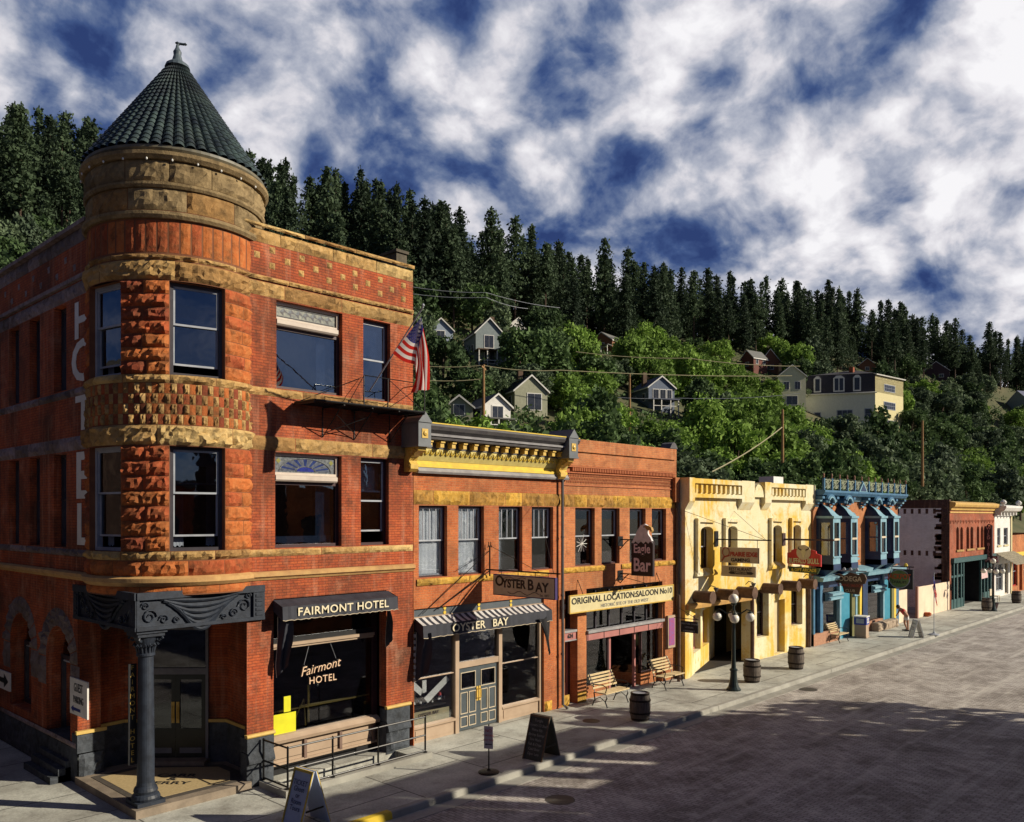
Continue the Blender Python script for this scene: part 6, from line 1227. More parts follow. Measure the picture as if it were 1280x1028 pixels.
window(vb, M5, vx0 + .4, vx0 + 2.6, .6, 2.8, .1, 'grid', GRYW, GRYW, GLASS, .08, bars=2); window(vb, M5, vx0 + 3.2, vx0 + 4.4, .2, 2.8, .1, 'plain', CREAM, GRYW, GLASS, .08, name='door')
m = MB(); m.prof([(0, 6.75), (-.15, 6.75), (-.2, 7.0), (-.7, 7.15), (-.85, 7.4), (-.85, 7.55), (0, 7.65)], vx0, vx1, M5)
for k in range(6): x = vx0 + .2 + (vx1 - vx0 - .4) * k / 5; m.box(x - .1, x + .1, 6.8, 7.12, -.45, 0, M5)
for x in (vx0 + .2, vx1 - .2): m.lathe([(0, 7.55), (.2, 7.7), (.25, 7.85), (.12, 8.0), (0, 8.05)], (x, FW - .6, 0), 8)
m.build('cornice', WHT, vb)
m = MB(); nr = 7
for r in range(nr): m.prof([(-1.5 * r / nr - .02, 3.75 - .9 * r / nr), (-1.5 * (r + 1) / nr - .03, 3.75 - .9 * (r + 1) / nr + .05), (-1.5 * (r + 1) / nr - .03, 3.75 - .9 * (r + 1) / nr)], vx0 + .1, vx1 + .6, M5)
m.build('shingle_awning', mat('shingle', (.30, .26, .18), (.16, .14, .1), 5, .85, .6, 25), vb)
lb_ = thing('low_brick_building', 'low orange brick shop at the right edge with a grey upper storey set back', 'building', (vx1, FW, 0)); lx1 = 100
m = MB(); m.wall(M5, vx1 + .02, lx1, .15, 5.1, [(vx1 + .5, vx1 + 2.2, .7, 3.2), (vx1 + 2.8, vx1 + 3.9, .2, 3.2), (vx1 + 4.4, vx1 + 6.4, .7, 3.2), (vx1 + 7.2, vx1 + 9.2, .7, 3.2)], .3); shell(m, vx1 + .02, lx1, FW, 5.0); m.build('wall', EB, lb_)
m = MB(); m.bx(vx1 + .1, lx1, FW + .4, FW + 15, 4.6, 4.7); m.build('roof', ROOFT, lb_)
m = MB(); m.bx(vx1 + .5, lx1 - .3, FW + 4, FW + 13, 4.7, 6.3); m.build('upper_storey', mat('grey blue cladding', (.16, .17, .22), (.1, .11, .15), 1.2, .6), lb_)
m = MB(); m.box(vx1 + .02, lx1, 3.25, 3.6, -.12, 0, M5); m.build('yellow_sign_band', YEL, lb_)
for a, b, z0, z1 in ((vx1 + .5, vx1 + 2.2, .7, 3.2), (vx1 + 4.4, vx1 + 6.4, .7, 3.2), (vx1 + 7.2, vx1 + 9.2, .7, 3.2)): window(lb_, M5, a, b, z0, z1, .12, 'grid', RED, GRYW, GLASS, .08, bars=1)
m = MB(); m.box(vx1 + 2.8, vx1 + 3.9, .2, 3.2, .2, .25, M5); m.build('door', mat('maroon door', (.22, .03, .025), (.17, .02, .02), 4, .5), lb_)
# ================================================================== STREET FURNITURE
def barrel_mesh():
    pr = [(.27, 0), (.315, .2), (.335, .45), (.315, .7), (.275, .9)]; m = MB(); n = 22; b = 0
    for r, z in pr:
        for i in range(n * 2): a = 2 * PI * (i // 2 + (.04 if i % 2 else .96) - (0 if i % 2 else 1)) / n; m.v.append((r * cos(a), r * sin(a), z))
    k = n * 2
    for j in range(4):
        for i in range(k): m.f.append((j * k + i, j * k + (i + 1) % k, (j + 1) * k + (i + 1) % k, (j + 1) * k + i)); m.m.append(0)
    m.lathe([(.275, .9), (.25, .9), (.24, .84), (0, .84)], n=22, caps=False); return m
br0 = thing('whiskey_barrel', 'x', 'barrel', (0, 0, 0), world=False, group='wooden barrels standing along the sidewalk')
barrel_mesh().build('staves', BARW, br0)
for z, r in ((.03, .279), (.22, .322), (.62, .326), (.83, .287)): m = MB(); m.lathe([(r, z), (r + .012, z + .005), (r + .012, z + .055), (r, z + .06)], n=24, caps=False); m.build('hoop', HOOP, br0)
m = MB(); m.lathe([(0, .862), (.25, .866)], n=20, caps=False); m.build('lid', GRYW, br0)
BL = [((800, 905), 'barrel before the saloon benches, nearest of the barrels'), ((940, 857), 'barrel just right of the near lamp post'), ((995, 840), 'white topped barrel before the right end of the yellow stucco building'), ((1233.5, 767), 'barrel left of the far lamp post'), ((1270.5, 756.6), 'farthest barrel by the right edge of the picture')]
for i, ((px, py), l) in enumerate(BL): o = br0 if i == 0 else copy_tree(br0); p = G(px, py - 5 + i * .6); o.location = p; o.rotation_euler.z = i * 1.3; o['label'] = 'weathered wooden ' + l; ORG[o.name] = Vector(); o.scale = (1.03, 1.03, 1.0 if i != 2 else 1.06)
def globe(m, c, r): m.lathe([(.0, -r), (r * .5, -r * .87), (r * .87, -r * .5), (r, 0), (r * .87, r * .5), (r * .5, r * .87), (0, r)], c, 16)
lp = thing('street_lamp', 'x', 'street lamp', (0, 0, 0), world=False, group='five globe street lamps on the sidewalk')
m = MB(); m.lathe([(.27, 0), (.27, .06), (.2, .14), (.16, .3), (.13, .5), (.12, .72), (.15, .75), (.15, .8), (.09, .84), (.075, 1.2), (.06, 2.9), (.075, 2.95), (.05, 3.0), (.045, 3.2), (.1, 3.24), (.11, 3.3)], n=14)
for k in range(4):
    a = PI / 2 * k + .35; d_ = Vector((cos(a), sin(a), 0)); m.tube([Vector((0, 0, 2.98)), d_ * .25 + Vector((0, 0, 2.9)), d_ * .48 + Vector((0, 0, 3.06)), d_ * .6 + Vector((0, 0, 3.03)), d_ * .6 + Vector((0, 0, 2.95))], .028, 6); m.lathe([(.03, 3.0), (.09, 2.97), (.1, 2.93)], d_ * .6, 10)
m.build('post', mat('dark green black lamp paint', (.012, .022, .022), (.018, .028, .028), 5, .35), lp, smooth=False)
m = MB(); globe(m, (0, 0, 3.46), .19); m.build('globe', GLB, lp, smooth=True)
for k in range(4): a = PI / 2 * k + .35; m = MB(); globe(m, (.6 * cos(a), .6 * sin(a), 2.78), .175); m.build('globe', GLB, lp, smooth=True)
for i, ((px, py), l) in enumerate((((917, 866), 'tall near black lamp post with five white globes before the stucco building'), ((1241.3, 765), 'small far black lamp post with white globes beside the vertical bar sign'))):
    o = lp if i == 0 else copy_tree(lp); o.location = G(px, py - 3 + i * 2); o.rotation_euler.z = .2; o['label'] = l
bn = thing('park_bench', 'x', 'bench', (0, 0, 0), world=False, group='slatted benches along the shop fronts')
m = MB()
for k in range(5): y = -.1 - k * .085; m.bx(-.62, .62, y - .035, y + .035, .43 - .012 * abs(k - 2) * .5, .455)
m.build('seat', BENCHW, bn); m = MB()
for k in range(5): z = .52 + k * .09; y = -.0 + .05 * k; m.bx(-.62, .62, y - .012 + .03, y + .012 + .03, z, z + .06)
m.build('backrest', BENCHW, bn)
for x in (-.55, .55):
    m = MB(); m.tube([(x, -.48, 0), (x, -.4, .18), (x, -.46, .3), (x, -.42, .42), (x, 0, .42), (x, .06, .6), (x, .24, .97)], .022, 5); m.tube([(x, .1, 0), (x, .0, .2), (x, .04, .42)], .022, 5); m.tube([(x, -.4, .43), (x, -.46, .62), (x, -.3, .68), (x, .08, .66)], .018, 5); m.tube([(x, -.4, .18), (x, -.2, .3), (x, 0, .2)], .014, 4); m.build('leg', BLKM, bn)
for i, ((px, py), l, s_) in enumerate((((757, 879), 'slatted wooden bench left of the saloon door', 1.12), ((829, 858), 'slatted wooden bench right of the saloon door by the poster case', 1.12), ((1044, 802), 'pale slatted bench in front of the blue building', 1.0))):
    o = bn if i == 0 else copy_tree(bn); p = G(px, py); o.location = p; o.rotation_euler.z = 0; o.scale = (s_,) * 3; o['label'] = l
def aboard(name, label, x, y, rz, w, h, spread, face, edge, lines, ink, sz, gm):
    o = thing(name, label, 'sandwich board', (x, y, .15), rz, world=False)   # boards lean on each other along local x, faces -x
    for s_ in (-1, 1):
        m = MB(); M = lambda a, z, d, s_=s_: (s_ * (spread / 2 * (1 - z / h) + .015) + s_ * d, a, z)
        m.box(-w / 2, w / 2, 0, h, 0, .02, M); m.box(-w / 2, -w / 2 + .035, 0, h, .02, .045, M, 1); m.box(w / 2 - .035, w / 2, 0, h, .02, .045, M, 1); m.box(-w / 2, w / 2, h - .05, h, .021, .046, M, 1); p = m.build('board', [face, edge], o)
        if s_ < 0:
            sl_ = math.atan2(spread / 2, h); rot = Matrix.Rotation(-PI / 2, 4, 'Z') @ Matrix.Rotation(PI / 2 - sl_, 4, 'X')
            for k, t_ in enumerate(lines): z = h * (.88 - .105 * k); text(p, t_, (-(spread / 2 * (1 - z / h) + .015) - .045, 0, z), rot, sz, ink, .001, 'chalk_lettering', bold=.001, sx=.9)
    m = MB(); m.bx(-spread * .32, spread * .32, -w / 2 + .01, -w / 2 + .03, h * .3, h * .33); m.build('brace', BLKM, o); return o
CHALK = mat('dull chalk', (.30, .30, .28), (.2, .2, .19), 9, .9)
p = G(663, 951)
aboard('sandwich_board', 'black chalkboard A sign with scrawled menu before the oyster bar', p.x + .45, p.y, rad(4), .66, 1.15, .75, mat('chalkboard', (.035, .042, .04), (.06, .065, .06), 3, .7), WOOD, ['Tonight', 'Oysters 1/2 Shell', 'Prime Rib', 'Shrimp Scampi', 'Live Music', 'Fish & Chips', 'Cold Beer', 'Open Late'], CHALK, .1, None)
p = PT(366, 1036, 17.75)
aboard('sandwich_board', 'blue grey A sign with yellow edges at the bottom of the picture', p.x + .35, p.y + .05, rad(6), .62, 1.18, .74, mat('blue grey board', (.42, .48, .62), (.36, .42, .56), 3, .6), mat('yellow edge', (.62, .45, .08), (.5, .35, .06), 4, .5), ['', 'TICKET', 'Ghost', 'or', 'Room', 'Tours'], mat('navy marker', (.03, .05, .14), (.03, .04, .12), 9, .7), .15, None)
p = G(1144.5, 797); o = aboard('sandwich_board', 'small white A sign with faint writing beside the bending person', p.x + .1, p.y, rad(-50), .6, .95, .5, WHT, GRYW, ['', 'BREAKFAST', '', 'SPECIAL', 'ALL DAY'], GRL, .1, None)
p = G(611, 966); o = thing('parking_sign', 'portable no parking sign on a black pole with round base', 'sign', p, world=False)
m = MB(); m.lathe([(.27, 0), (.27, .03), (.22, .05), (.06, .07), (.03, .1)], n=20); m.tube([(0, 0, .05), (0, 0, 1.24)], .018, 6); m.build('stand', BLKM, o)
rz = rad(-80); m = MB(); Mv = lambda a, z, d: (cos(rz) * a + sin(rz) * (-d) * -1, sin(rz) * a - cos(rz) * d * 1, z)
rotM = Matrix.Rotation(rad(-62), 4, 'Z'); m.bx(-.12, .12, -.03, -.02, .62, 1.2); pl_ = m.build('sign_plate', mat('pinkish white plate', (.55, .48, .5), (.48, .42, .45), 4, .5), o); pl_.data.transform(rotM)
for s_, z, sz, mm in (('NO', 1.08, .11, RED), ('PARKING', .96, .075, RED), ('ANY TIME', .84, .065, RED)): text(pl_, s_, (0, 0, 0), FR, sz, mm, .001); q = [x for x in pl_.children][-1]; q.data.transform(rotM @ Matrix.Translation((0, -.035, z)))
m = MB(); m.bx(-.06, .09, -.037, -.032, .725, .745); m.face([(-.1, -.036, .735), (-.05, -.036, .76), (-.05, -.036, .71)]); q = m.build('arrow', BLK, pl_); q.data.transform(rotM)
# railing
rl = thing('pipe_railing', 'black pipe railing round the sunken light well under the hotel shop window', 'railing', (10.84, 17.5, .15))
y = 17.42; xs = [10.84, 12.1, 13.5, 15.1]; m = MB(); zt, zm_, zb = 1.28, .78, .36
for z in (zt, zm_, zb): m.tube([(10.84, YF - .08, z), (10.84, y, z), (15.1, y, z)], .024, 7)
m.build('rail', BLKM, rl)
for x in xs + [None]:
    m = MB(); q = (x, y) if x else (10.84, YF - .1); m.tube([(q[0], q[1], .2), (q[0], q[1], zt + .02)], .026, 7); m.lathe([(0, -.03), (.035, 0), (0, .035)], (q[0], q[1], zt + .02), 8); m.lathe([(.06, 0), (.06, .02), (.03, .03)], (q[0], q[1], .31), 8); m.build('post', BLKM, rl)
m = MB(); m.bx(10.72, 15.25, 17.3, 17.54, .1, .31); m.bx(10.72, 10.94, 17.54, YF - .1, .1, .3); tag(m.build('light_well_curb', CONC), 'low concrete kerb carrying the black pipe railing', 'kerb')
# newspaper / litter box, potted bin, flag stand
p = G(1077, 797); o = thing('litter_bin', 'tan litter box with a blue and white panelled top beside the door posts', 'litter bin', (p.x, p.y, .15), rad(8), world=False)
m = MB(); m.bx(-.33, .33, -.3, .3, 0, .72); m.bx(-.36, .36, -.33, .33, 0, .08); m.build('body', TAN, o, bevel=.02); m = MB(); m.bx(-.35, .35, -.32, .32, .72, 1.12); m.bx(-.37, .37, -.34, .34, 1.12, 1.18, 1); m.bx(-.2, .2, -.33, -.32, .8, 1.06, 1); m.build('hood', [mat('blue hood', (.04, .06, .3), (.03, .05, .25), 4, .5), WHT], o); m = MB(); m.bx(-.37, -.35, -.2, .2, .8, 1.06); m.bx(-.12, .12, -.34, -.33, .86, 1.0); m.build('notice', GRYW, o)
p = G(1246, 764); o = thing('planter_tub', 'dark tub planter right of the far lamp post', 'planter', (p.x + .35, p.y + .4, .15), world=False); m = MB(); m.lathe([(.3, 0), (.42, .45), (.44, .5), (.38, .5), (.36, .42), (0, .42)], n=14); m.build('tub', MAR, o)
p = G(1262 - 22 + 1, 752); o = thing('white_chair', 'pale jumble of chair and plants against the far bar window', 'chair', (p.x, 17.3, .15), world=False); m = MB(); m.bx(-.3, .3, -.3, .3, .4, .46); m.bx(-.3, .3, .26, .3, .46, .95); m.build('seat', CREAM, o)
m = MB(); [m.bx(sx * .27 - .02, sx * .27 + .02, sy * .27 - .02, sy * .27 + .02, 0, .4) for sx in (-1, 1) for sy in (-1, 1)]; m.build('leg', CREAM, o)
p = G(1167.5, 794); o = thing('flag_stand', 'small flag on a thin pole standing by the kerb near the board fence', 'flag', (p.x, p.y, .15), world=False)
H_ = 78 * 1 / F * (p.x / ray(1167.5)[0]); m = MB(); m.tube([(0, 0, 0), (0, 0, H_)], .022, 6); m.lathe([(.28, 0), (.28, .05), (.08, .1), (.04, .2)], n=12); m.build('flagpole', GRYW, o)
m = MB(); n_, k_ = 26, 14
for j in range(k_ + 1):
    for i in range(n_ + 1): s_, t_ = i / n_, j / k_; m.v.append((-.02 + .45 * t_ * (.5 + .5 * s_) + .05 * sin(s_ * 9 + t_ * 3), .07 * sin(s_ * 12), H_ - .15 - 1.25 * s_ * .8 - t_ * .75))
for j in range(k_):
    for i in range(n_): q = j * (n_ + 1) + i; m.f.append((q, q + 1, q + n_ + 2, q + n_ + 1)); m.m.append(2 if (i < 13 and j < 6) else (i // 2) % 2)
q = m.build('cloth', [MATS['flag red'], MATS['flag white'], MATS['flag blue']], o); 
# person bending beside the white board
p = G(1133, 789); t = p.x / ray(1133)[0]
def skin(name, parent, verts, edges, radii, m_, root=0):
    me = bpy.data.meshes.new(name); me.from_pydata(verts, edges, []); me.materials.append(m_); ob = bpy.data.objects.new(name, me); COL.objects.link(ob); ob.parent = parent; ORG[ob.name] = Vector()
    sk = ob.modifiers.new('s', 'SKIN'); me.skin_vertices.new() if not me.skin_vertices else None
    for i, r in enumerate(radii): me.skin_vertices[0].data[i].radius = (r, r) if not isinstance(r, tuple) else r
    me.skin_vertices[0].data[root].use_root = True; sb_ = ob.modifiers.new('d', 'SUBSURF'); sb_.levels = sb_.render_levels = 1; return ob
o = thing('person', 'person in a red top and white shorts bending forward beside the white A sign', 'person', (p.x, p.y, .15), rad(-47 + 180), world=False)  # local +x = leans towards picture left
SKN = mat('skin', (.42, .22, .14), (.38, .19, .12), 6, .6)
V = [(0, 0, .86), (-.0, .1, .84), (-.02, .12, .46), (-.04, .12, .08), (.08, .12, .04), (0, -.1, .84), (.06, -.12, .46), (-.1, -.14, .1), (.02, -.14, .05), (.12, 0, 1.08), (.3, 0, 1.26), (.38, 0, 1.31), (.5, 0, 1.34), (.3, .17, 1.25), (.14, .24, 1.02), (.0, .26, .86), (.3, -.17, 1.25), (.36, -.24, 1.0), (.5, -.22, .82), (.56, 0, 1.36)]
E = [(0, 1), (1, 2), (2, 3), (3, 4), (0, 5), (5, 6), (6, 7), (7, 8), (0, 9), (9, 10), (10, 11), (11, 12), (12, 19), (10, 13), (13, 14), (14, 15), (10, 16), (16, 17), (17, 18)]
skin('body', o, V, E, [.13, .1, .065, .045, .04, .1, .065, .045, .04, .13, .13, .055, .1, .06, .045, .035, .06, .045, .035, .09], SKN)
skin('red_top', o, [(.05, 0, .93), (.14, 0, 1.09), (.3, 0, 1.25), (.28, .18, 1.23), (.2, .23, 1.12), (.28, -.18, 1.23), (.33, -.23, 1.1)], [(0, 1), (1, 2), (2, 3), (3, 4), (2, 5), (5, 6)], [.155, .165, .15, .085, .075, .085, .075], RED)
skin('shorts', o, [(.04, 0, .93), (0, 0, .86), (0, .1, .78), (-.01, .12, .56), (0, -.1, .78), (.04, -.12, .56)], [(0, 1), (1, 2), (2, 3), (1, 4), (4, 5)], [.15, .165, .125, .1, .125, .1], WHT)
m = MB(); globe(m, (.48, 0, 1.4), .115); m.build('hair', MATS['brown black ink'], o, smooth=True)
m = MB(); [m.bx(-.1, .16, sy - .045, sy + .045, 0, .08) for sy in (.12, -.14)]; m.build('shoe', BLK, o)
# hanging banner at the far bar
card('banner', [(1227, 712), (1234, 713), (1235, 722), (1227, 724)], FW - .5, mat('pale pink banner', (.62, .5, .48), (.55, .3, .3), 5, .7), 'pale banner hanging under the far bar sign', 'banner')
# ================================================================== BUILDINGS ACROSS THE STREET (behind the viewpoint; they shade the street)
for nm, lab, x0, x1, h, mm in (('brick_block', 'plain brick block on the near side of the street', 24.0, 32.6, 10.4, EB), ('brick_block', 'lower dark brick block on the near side of the street', 10.0, 23.98, 10.5, DB), ('brick_block', 'long red brick block on the near side of the street', -32.0, 9.98, 8.3, RB)):
    o = thing(nm, lab, 'building', (x0, -1, 0)); ops = []; n = max(2, int((x1 - x0) / 2.4)); Mo = lambda a, z, d: (a, -1 - d, z)
    for k in range(n):
        a = x0 + (x1 - x0) * (k + .5) / n
        for z0, z1 in ((1, 3), (4.8, 6.8)): ops.append((a - .5, a + .5, z0, z1))
    nwin = len(ops)
    if x0 > 5:   # made-up parapet openings that drop sun patches onto the shaded street
        a = x0 + .7
        while a < x1 - 1.3: w = R.uniform(.45, 1.25); ops.append((a, a + w, 8.25 + R.choice((0, 0, .5)), h - .65)); a += w + R.uniform(.3, 1.1)
    m = MB(); m.wall(Mo, x0, x1, 0, h, ops, .25); m.v += []; hb = 7.6 if x0 > 5 else h; seg(m, (x0, -1), (x0, -16), 0, hb); seg(m, (x1, -1), (x1, -16), 0, hb); seg(m, (x0, -16), (x1, -16), 0, hb); zr = 7.6 if x0 > 5 else h - .3; m.face([(x0, -1, zr), (x1, -1, zr), (x1, -16, zr), (x0, -16, zr)]); m.build('wall', mm, o)
    for i, q in enumerate(ops[:nwin]): m = MB(); m.box(*q, .2, .22, Mo); m.build('window', DKF, o)
    m = MB(); m.box(x0, x1, h - .3, h + .05, -.25, .2, Mo); m.build('cornice', DG, o)

o = thing('brick_block', 'tall dark brick block added across the side street to darken the hotel side wall', 'building', (-14, 16, 0)); m = MB(); m.bx(-14, -3, 18.5, 60, 0, 12.5); m.build('wall', DB, o)  # unseen block, added to keep sky light off the hotel side wall
for k in range(9):
    for z in (1.2, 5.0, 8.8): m = MB(); y = 20.5 + k * 4.2; m.bx(-3.02, -2.96, y, y + 1.2, z, z + 2); m.build('window', DKF, o)
m = MB(); m.bx(-14.2, -2.7, 18.3, 60, 12.5, 12.9); m.build('cornice', DG, o)
for px, py, l in ((700, 1000, 'round iron cover in the shaded brick street'), (1010, 862, 'round iron cover in the sunlit brick street')):
    c = G(px, py, 0); m = MB(); m.lathe([(0, .008), (.3, .008), (.33, .004), (.36, .004), (.36, 0)], c, 24); tag(m.build('manhole_cover', mat('rusty iron cover', (.07, .06, .05), (.04, .035, .03), 14, .6) if 'rusty iron cover' not in MATS else MATS['rusty iron cover']), l, 'manhole cover')
for nm, x0, par, lab in (('downpipe', EX1 - .08, eg, None), ('downpipe', OX1 - .12, oy, None)):
    m = MB(); m.tube([(x0, YF - .14, 8.2), (x0, YF - .14, 4.9), (x0 + .02, YF - .14, .3), (x0 + .02, YF - .35, .18)], .05, 7); [m.lathe([(.065, 0), (.065, .05)], (x0, YF - .14, z), 8, caps=False) for z in (2, 4, 6)]; m.build('downpipe', DG, par)
# ================================================================== HOUSES ON THE HILL
CLEAR = []
def frust(p):
    t = p.x * cos(AZ) + p.y * sin(AZ); return 640 + F * (p.x * sin(AZ) - p.y * cos(AZ)) / max(t, .1), HY - (p.z - EYE) * F / max(t, .1), t
def house(label, px, py, wpx, hpx, wall, roof, rot=0, depth=1.3, pitch=.5, wins=(), sidew=2, porch=False, chim=None, trim=WHT, hipped=False, box=None, cat='house', off=0):
    h_ = HIT(px, py); P_, t = h_; t -= 0
    dx, dy = ray(px); rz = math.atan2(-dx, dy) + rad(rot); k = t / F; w, hh = wpx * k, hpx * k; rh = w * pitch / 2; d = w * depth
    zb = EYE + t * (HY - py) / F
    o = thing('hill_house', label, cat, (P_.x, P_.y, zb), rz, world=False)
    m = MB(); m.bx(-w / 2, w / 2, 0, d, -5, hh)
    if not hipped: m.poly([(-w / 2, hh), (w / 2, hh), (0, hh + rh)], lambda a, z, q: (a, q, z), .001, d - .001)
    m.build('wall', wall, o); m = MB(); ov = .3
    if hipped: b = len(m.v); m.v += [(-w / 2 - ov, -ov, hh), (w / 2 + ov, -ov, hh), (w / 2 + ov, d + ov, hh), (-w / 2 - ov, d + ov, hh), (0, d * .35, hh + rh), (0, d * .65, hh + rh)]; m.f += [(b, b + 1, b + 4), (b + 1, b + 2, b + 5, b + 4), (b + 2, b + 3, b + 5), (b + 3, b, b + 4, b + 5)]; m.m += [0] * 4
    else:
        for s_ in (-1, 1):
            e0 = (s_ * (w / 2 + ov), hh - ov * pitch); m.face([(0, -ov, hh + rh + .1), (e0[0], -ov, e0[1] + .1), (e0[0], d + ov, e0[1] + .1), (0, d + ov, hh + rh + .1)]); m.face([(0, -ov, hh + rh - .05), (e0[0], -ov, e0[1] - .05), (e0[0], d + ov, e0[1] - .05), (0, d + ov, hh + rh - .05)])
            m.face([(0, -ov, hh + rh + .1), (e0[0], -ov, e0[1] + .1), (e0[0], -ov, e0[1] - .14), (0, -ov, hh + rh - .14)], 1); m.face([(e0[0], -ov, e0[1] + .1), (e0[0], d + ov, e0[1] + .1), (e0[0], d + ov, e0[1] - .12), (e0[0], -ov, e0[1] - .12)], 1)
    r_ = m.build('roof', [roof, trim], o)
    if chim is not None: m = MB(); m.bx(chim * w - .35, chim * w + .35, d * .4, d * .4 + .7, hh - .3, hh + rh + 1.0); m.build('chimney', BRF, r_)
    for (u, v_, ww, wh) in wins:
        x, z = u * w, v_ * hh; m = MB(); m.bx(x - ww / 2 - .12, x + ww / 2 + .12, -.06, -.002, z - .12, z + wh + .12); f = m.build('window', trim, o); m = MB(); m.bx(x - ww / 2, x - .03, -.08, -.062, z, z + wh); m.bx(x + .03, x + ww / 2, -.08, -.062, z, z + wh); m.build('pane', HG, f)
    for s_ in (-1, 1):
        for i in range(sidew):
            y = d * (i + .5) / sidew; z = hh * .45; m = MB(); m.box(y - .5, y + .5, z - .1, z + 1.3, s_ * (w / 2) , s_ * (w / 2 + .06), lambda a, z, q: (q, a, z)); f = m.build('window', trim, o); m = MB(); m.box(y - .4, y + .4, z, z + 1.2, s_ * (w / 2 + .062), s_ * (w / 2 + .08), lambda a, z, q: (q, a, z)); m.build('pane', HG, f)
    if porch:
        m = MB(); m.bx(-w * .55, w * .5, -2, -.01, hh * .42, hh * .42 + .15); m.build('porch_roof', roof, o); m = MB(); [m.bx(x * w - .08, x * w + .08, -1.9, -1.75, -3, hh * .42) for x in (-.5, -.2, .15, .45)]; m.bx(-w * .5, w * .45, -1.86, -1.8, .6, .7); m.build('porch_post', trim, o)
    CLEAR.append(((box or (px - wpx * .5, px + wpx * .5, py - hpx - wpx * pitch / 2, py)), t)); return o
HG = mat('far window glass', (.03, .035, .05), (.05, .055, .07), 3, .15)
PBL = mat('pale blue siding', (.33, .38, .46), (.28, .33, .40), 3, .8); GGR = mat('grey green siding', (.24, .28, .28), (.2, .235, .24), 3, .8); GTN = mat('green tan siding', (.34, .34, .24), (.28, .28, .2), 3, .8)
DBL = mat('blue grey siding', (.16, .19, .25), (.13, .155, .21), 3, .8); OBR = mat('orange brown logs', (.22, .10, .05), (.16, .07, .04), 6, .8); PYL = mat('pale yellow siding', (.62, .60, .42), (.54, .52, .36), 3, .8)
GRF = mat('grey shingle roof', (.17, .17, .16), (.12, .12, .12), 4, .9); DRF = mat('dark shingle roof', (.05, .045, .055), (.03, .03, .04), 4, .9); BRF = mat('brown shingle roof', (.14, .09, .06), (.1, .065, .045), 4, .9); SRF = mat('slate blue roof', (.13, .14, .22), (.1, .11, .17), 4, .8)
house('pale blue gabled house high on the left of the hillside', 551, 434, 31, 22, PBL, GRF, 12, 1.3, .9, [(.0, .45, 1.3, 1.4)])
house('grey green two storey house with porch right of the pale blue house', 612, 458, 36, 42, GGR, BRF, 18, 1.5, 1.0, [(-.02, .55, 1.5, 2.0), (0, .1, 1.7, 2.0)], porch=True, chim=.3)
house('white gabled cottage low on the hillside behind the yellow cornice', 622, 540, 36, 33, WHT, GRF, 25, 1.8, .8, [(.0, .4, 1.4, 1.8)], porch=True, box=(575, 645, 490, 530))
house('small cream gabled cottage partly hidden left of the white cottage', 574, 530, 34, 22, GTN, GRF, 0, 1.5, .8, [(0, .5, 1.2, 1.2)], box=(556, 595, 492, 520))
house('grey green steep gabled house above the white cottage', 664, 520, 44, 32, GTN, DRF, 22, 1.4, .85, [(.1, .25, 2.0, 2.2)], chim=-.1, box=(640, 690, 470, 508))
house('brown cabin with a pale grey roof high at the middle of the hill', 752, 440, 30, 14, OBR, GRF, -30, 1.4, .7, [(0, .3, 1.2, 1.2)], box=(736, 772, 416, 440), porch=True)
house('blue grey house with white shuttered windows amid bright green trees', 827, 514, 36, 30, DBL, SRF, 28, 1.4, .75, [(-.22, .52, 1.0, 1.5), (.05, .52, 1.0, 1.5), (.3, .52, .8, 1.5)], sidew=2, porch=True, chim=-.35, box=(792, 850, 466, 536))
house('small orange log cabin with steep gable near the white house', 963, 466, 24, 14, OBR, DRF, 10, 1.3, 1.3, [(0, .3, 1.6, 1.1)], box=(950, 977, 437, 462))
house('dark red cabin with grey roof left of the log cabin', 934, 462, 20, 14, mat('dark red siding', (.16, .05, .035), (.12, .04, .03), 4, .8), GRF, -40, 1.3, 1.0, [(0, .3, 1.0, 1.0)], box=(925, 948, 437, 458))
house('white two storey house with dark gabled roof left of the mansion', 990, 512, 34, 42, PYL, DRF, 14, 1.3, .8, [(-.2, .6, 1.2, 1.8), (.2, .6, 1.2, 1.8), (0, .15, 2.5, 2.0)], chim=-.3, box=(975, 1004, 455, 535))
house('dark roofed house half hidden right of the mansion', 1170, 474, 30, 10, MAR, DRF, 0, 1.2, .8, [(.2, .2, 1.3, 1.0)], box=(1160, 1180, 458, 470))
house('house with a slate blue roof at the right edge of the hill', 1272, 520, 34, 16, GGR, SRF, -35, 1.6, .9, [(0, .3, 1.3, 1.3)], box=(1248, 1282, 488, 512))
house('red roofed cottage above the grey green porch house', 648, 414, 22, 8, WHT, mat('red roof', (.25, .06, .05), (.2, .05, .04), 4, .8), 20, 1.2, .8, [], box=(636, 660, 396, 410))
house('small brown cottage peeping out above the mansion roof', 1084, 466, 20, 10, OBR, DRF, 10, 1.2, .8, [(0, .3, 1, 1)], box=(1078, 1090, 450, 462))
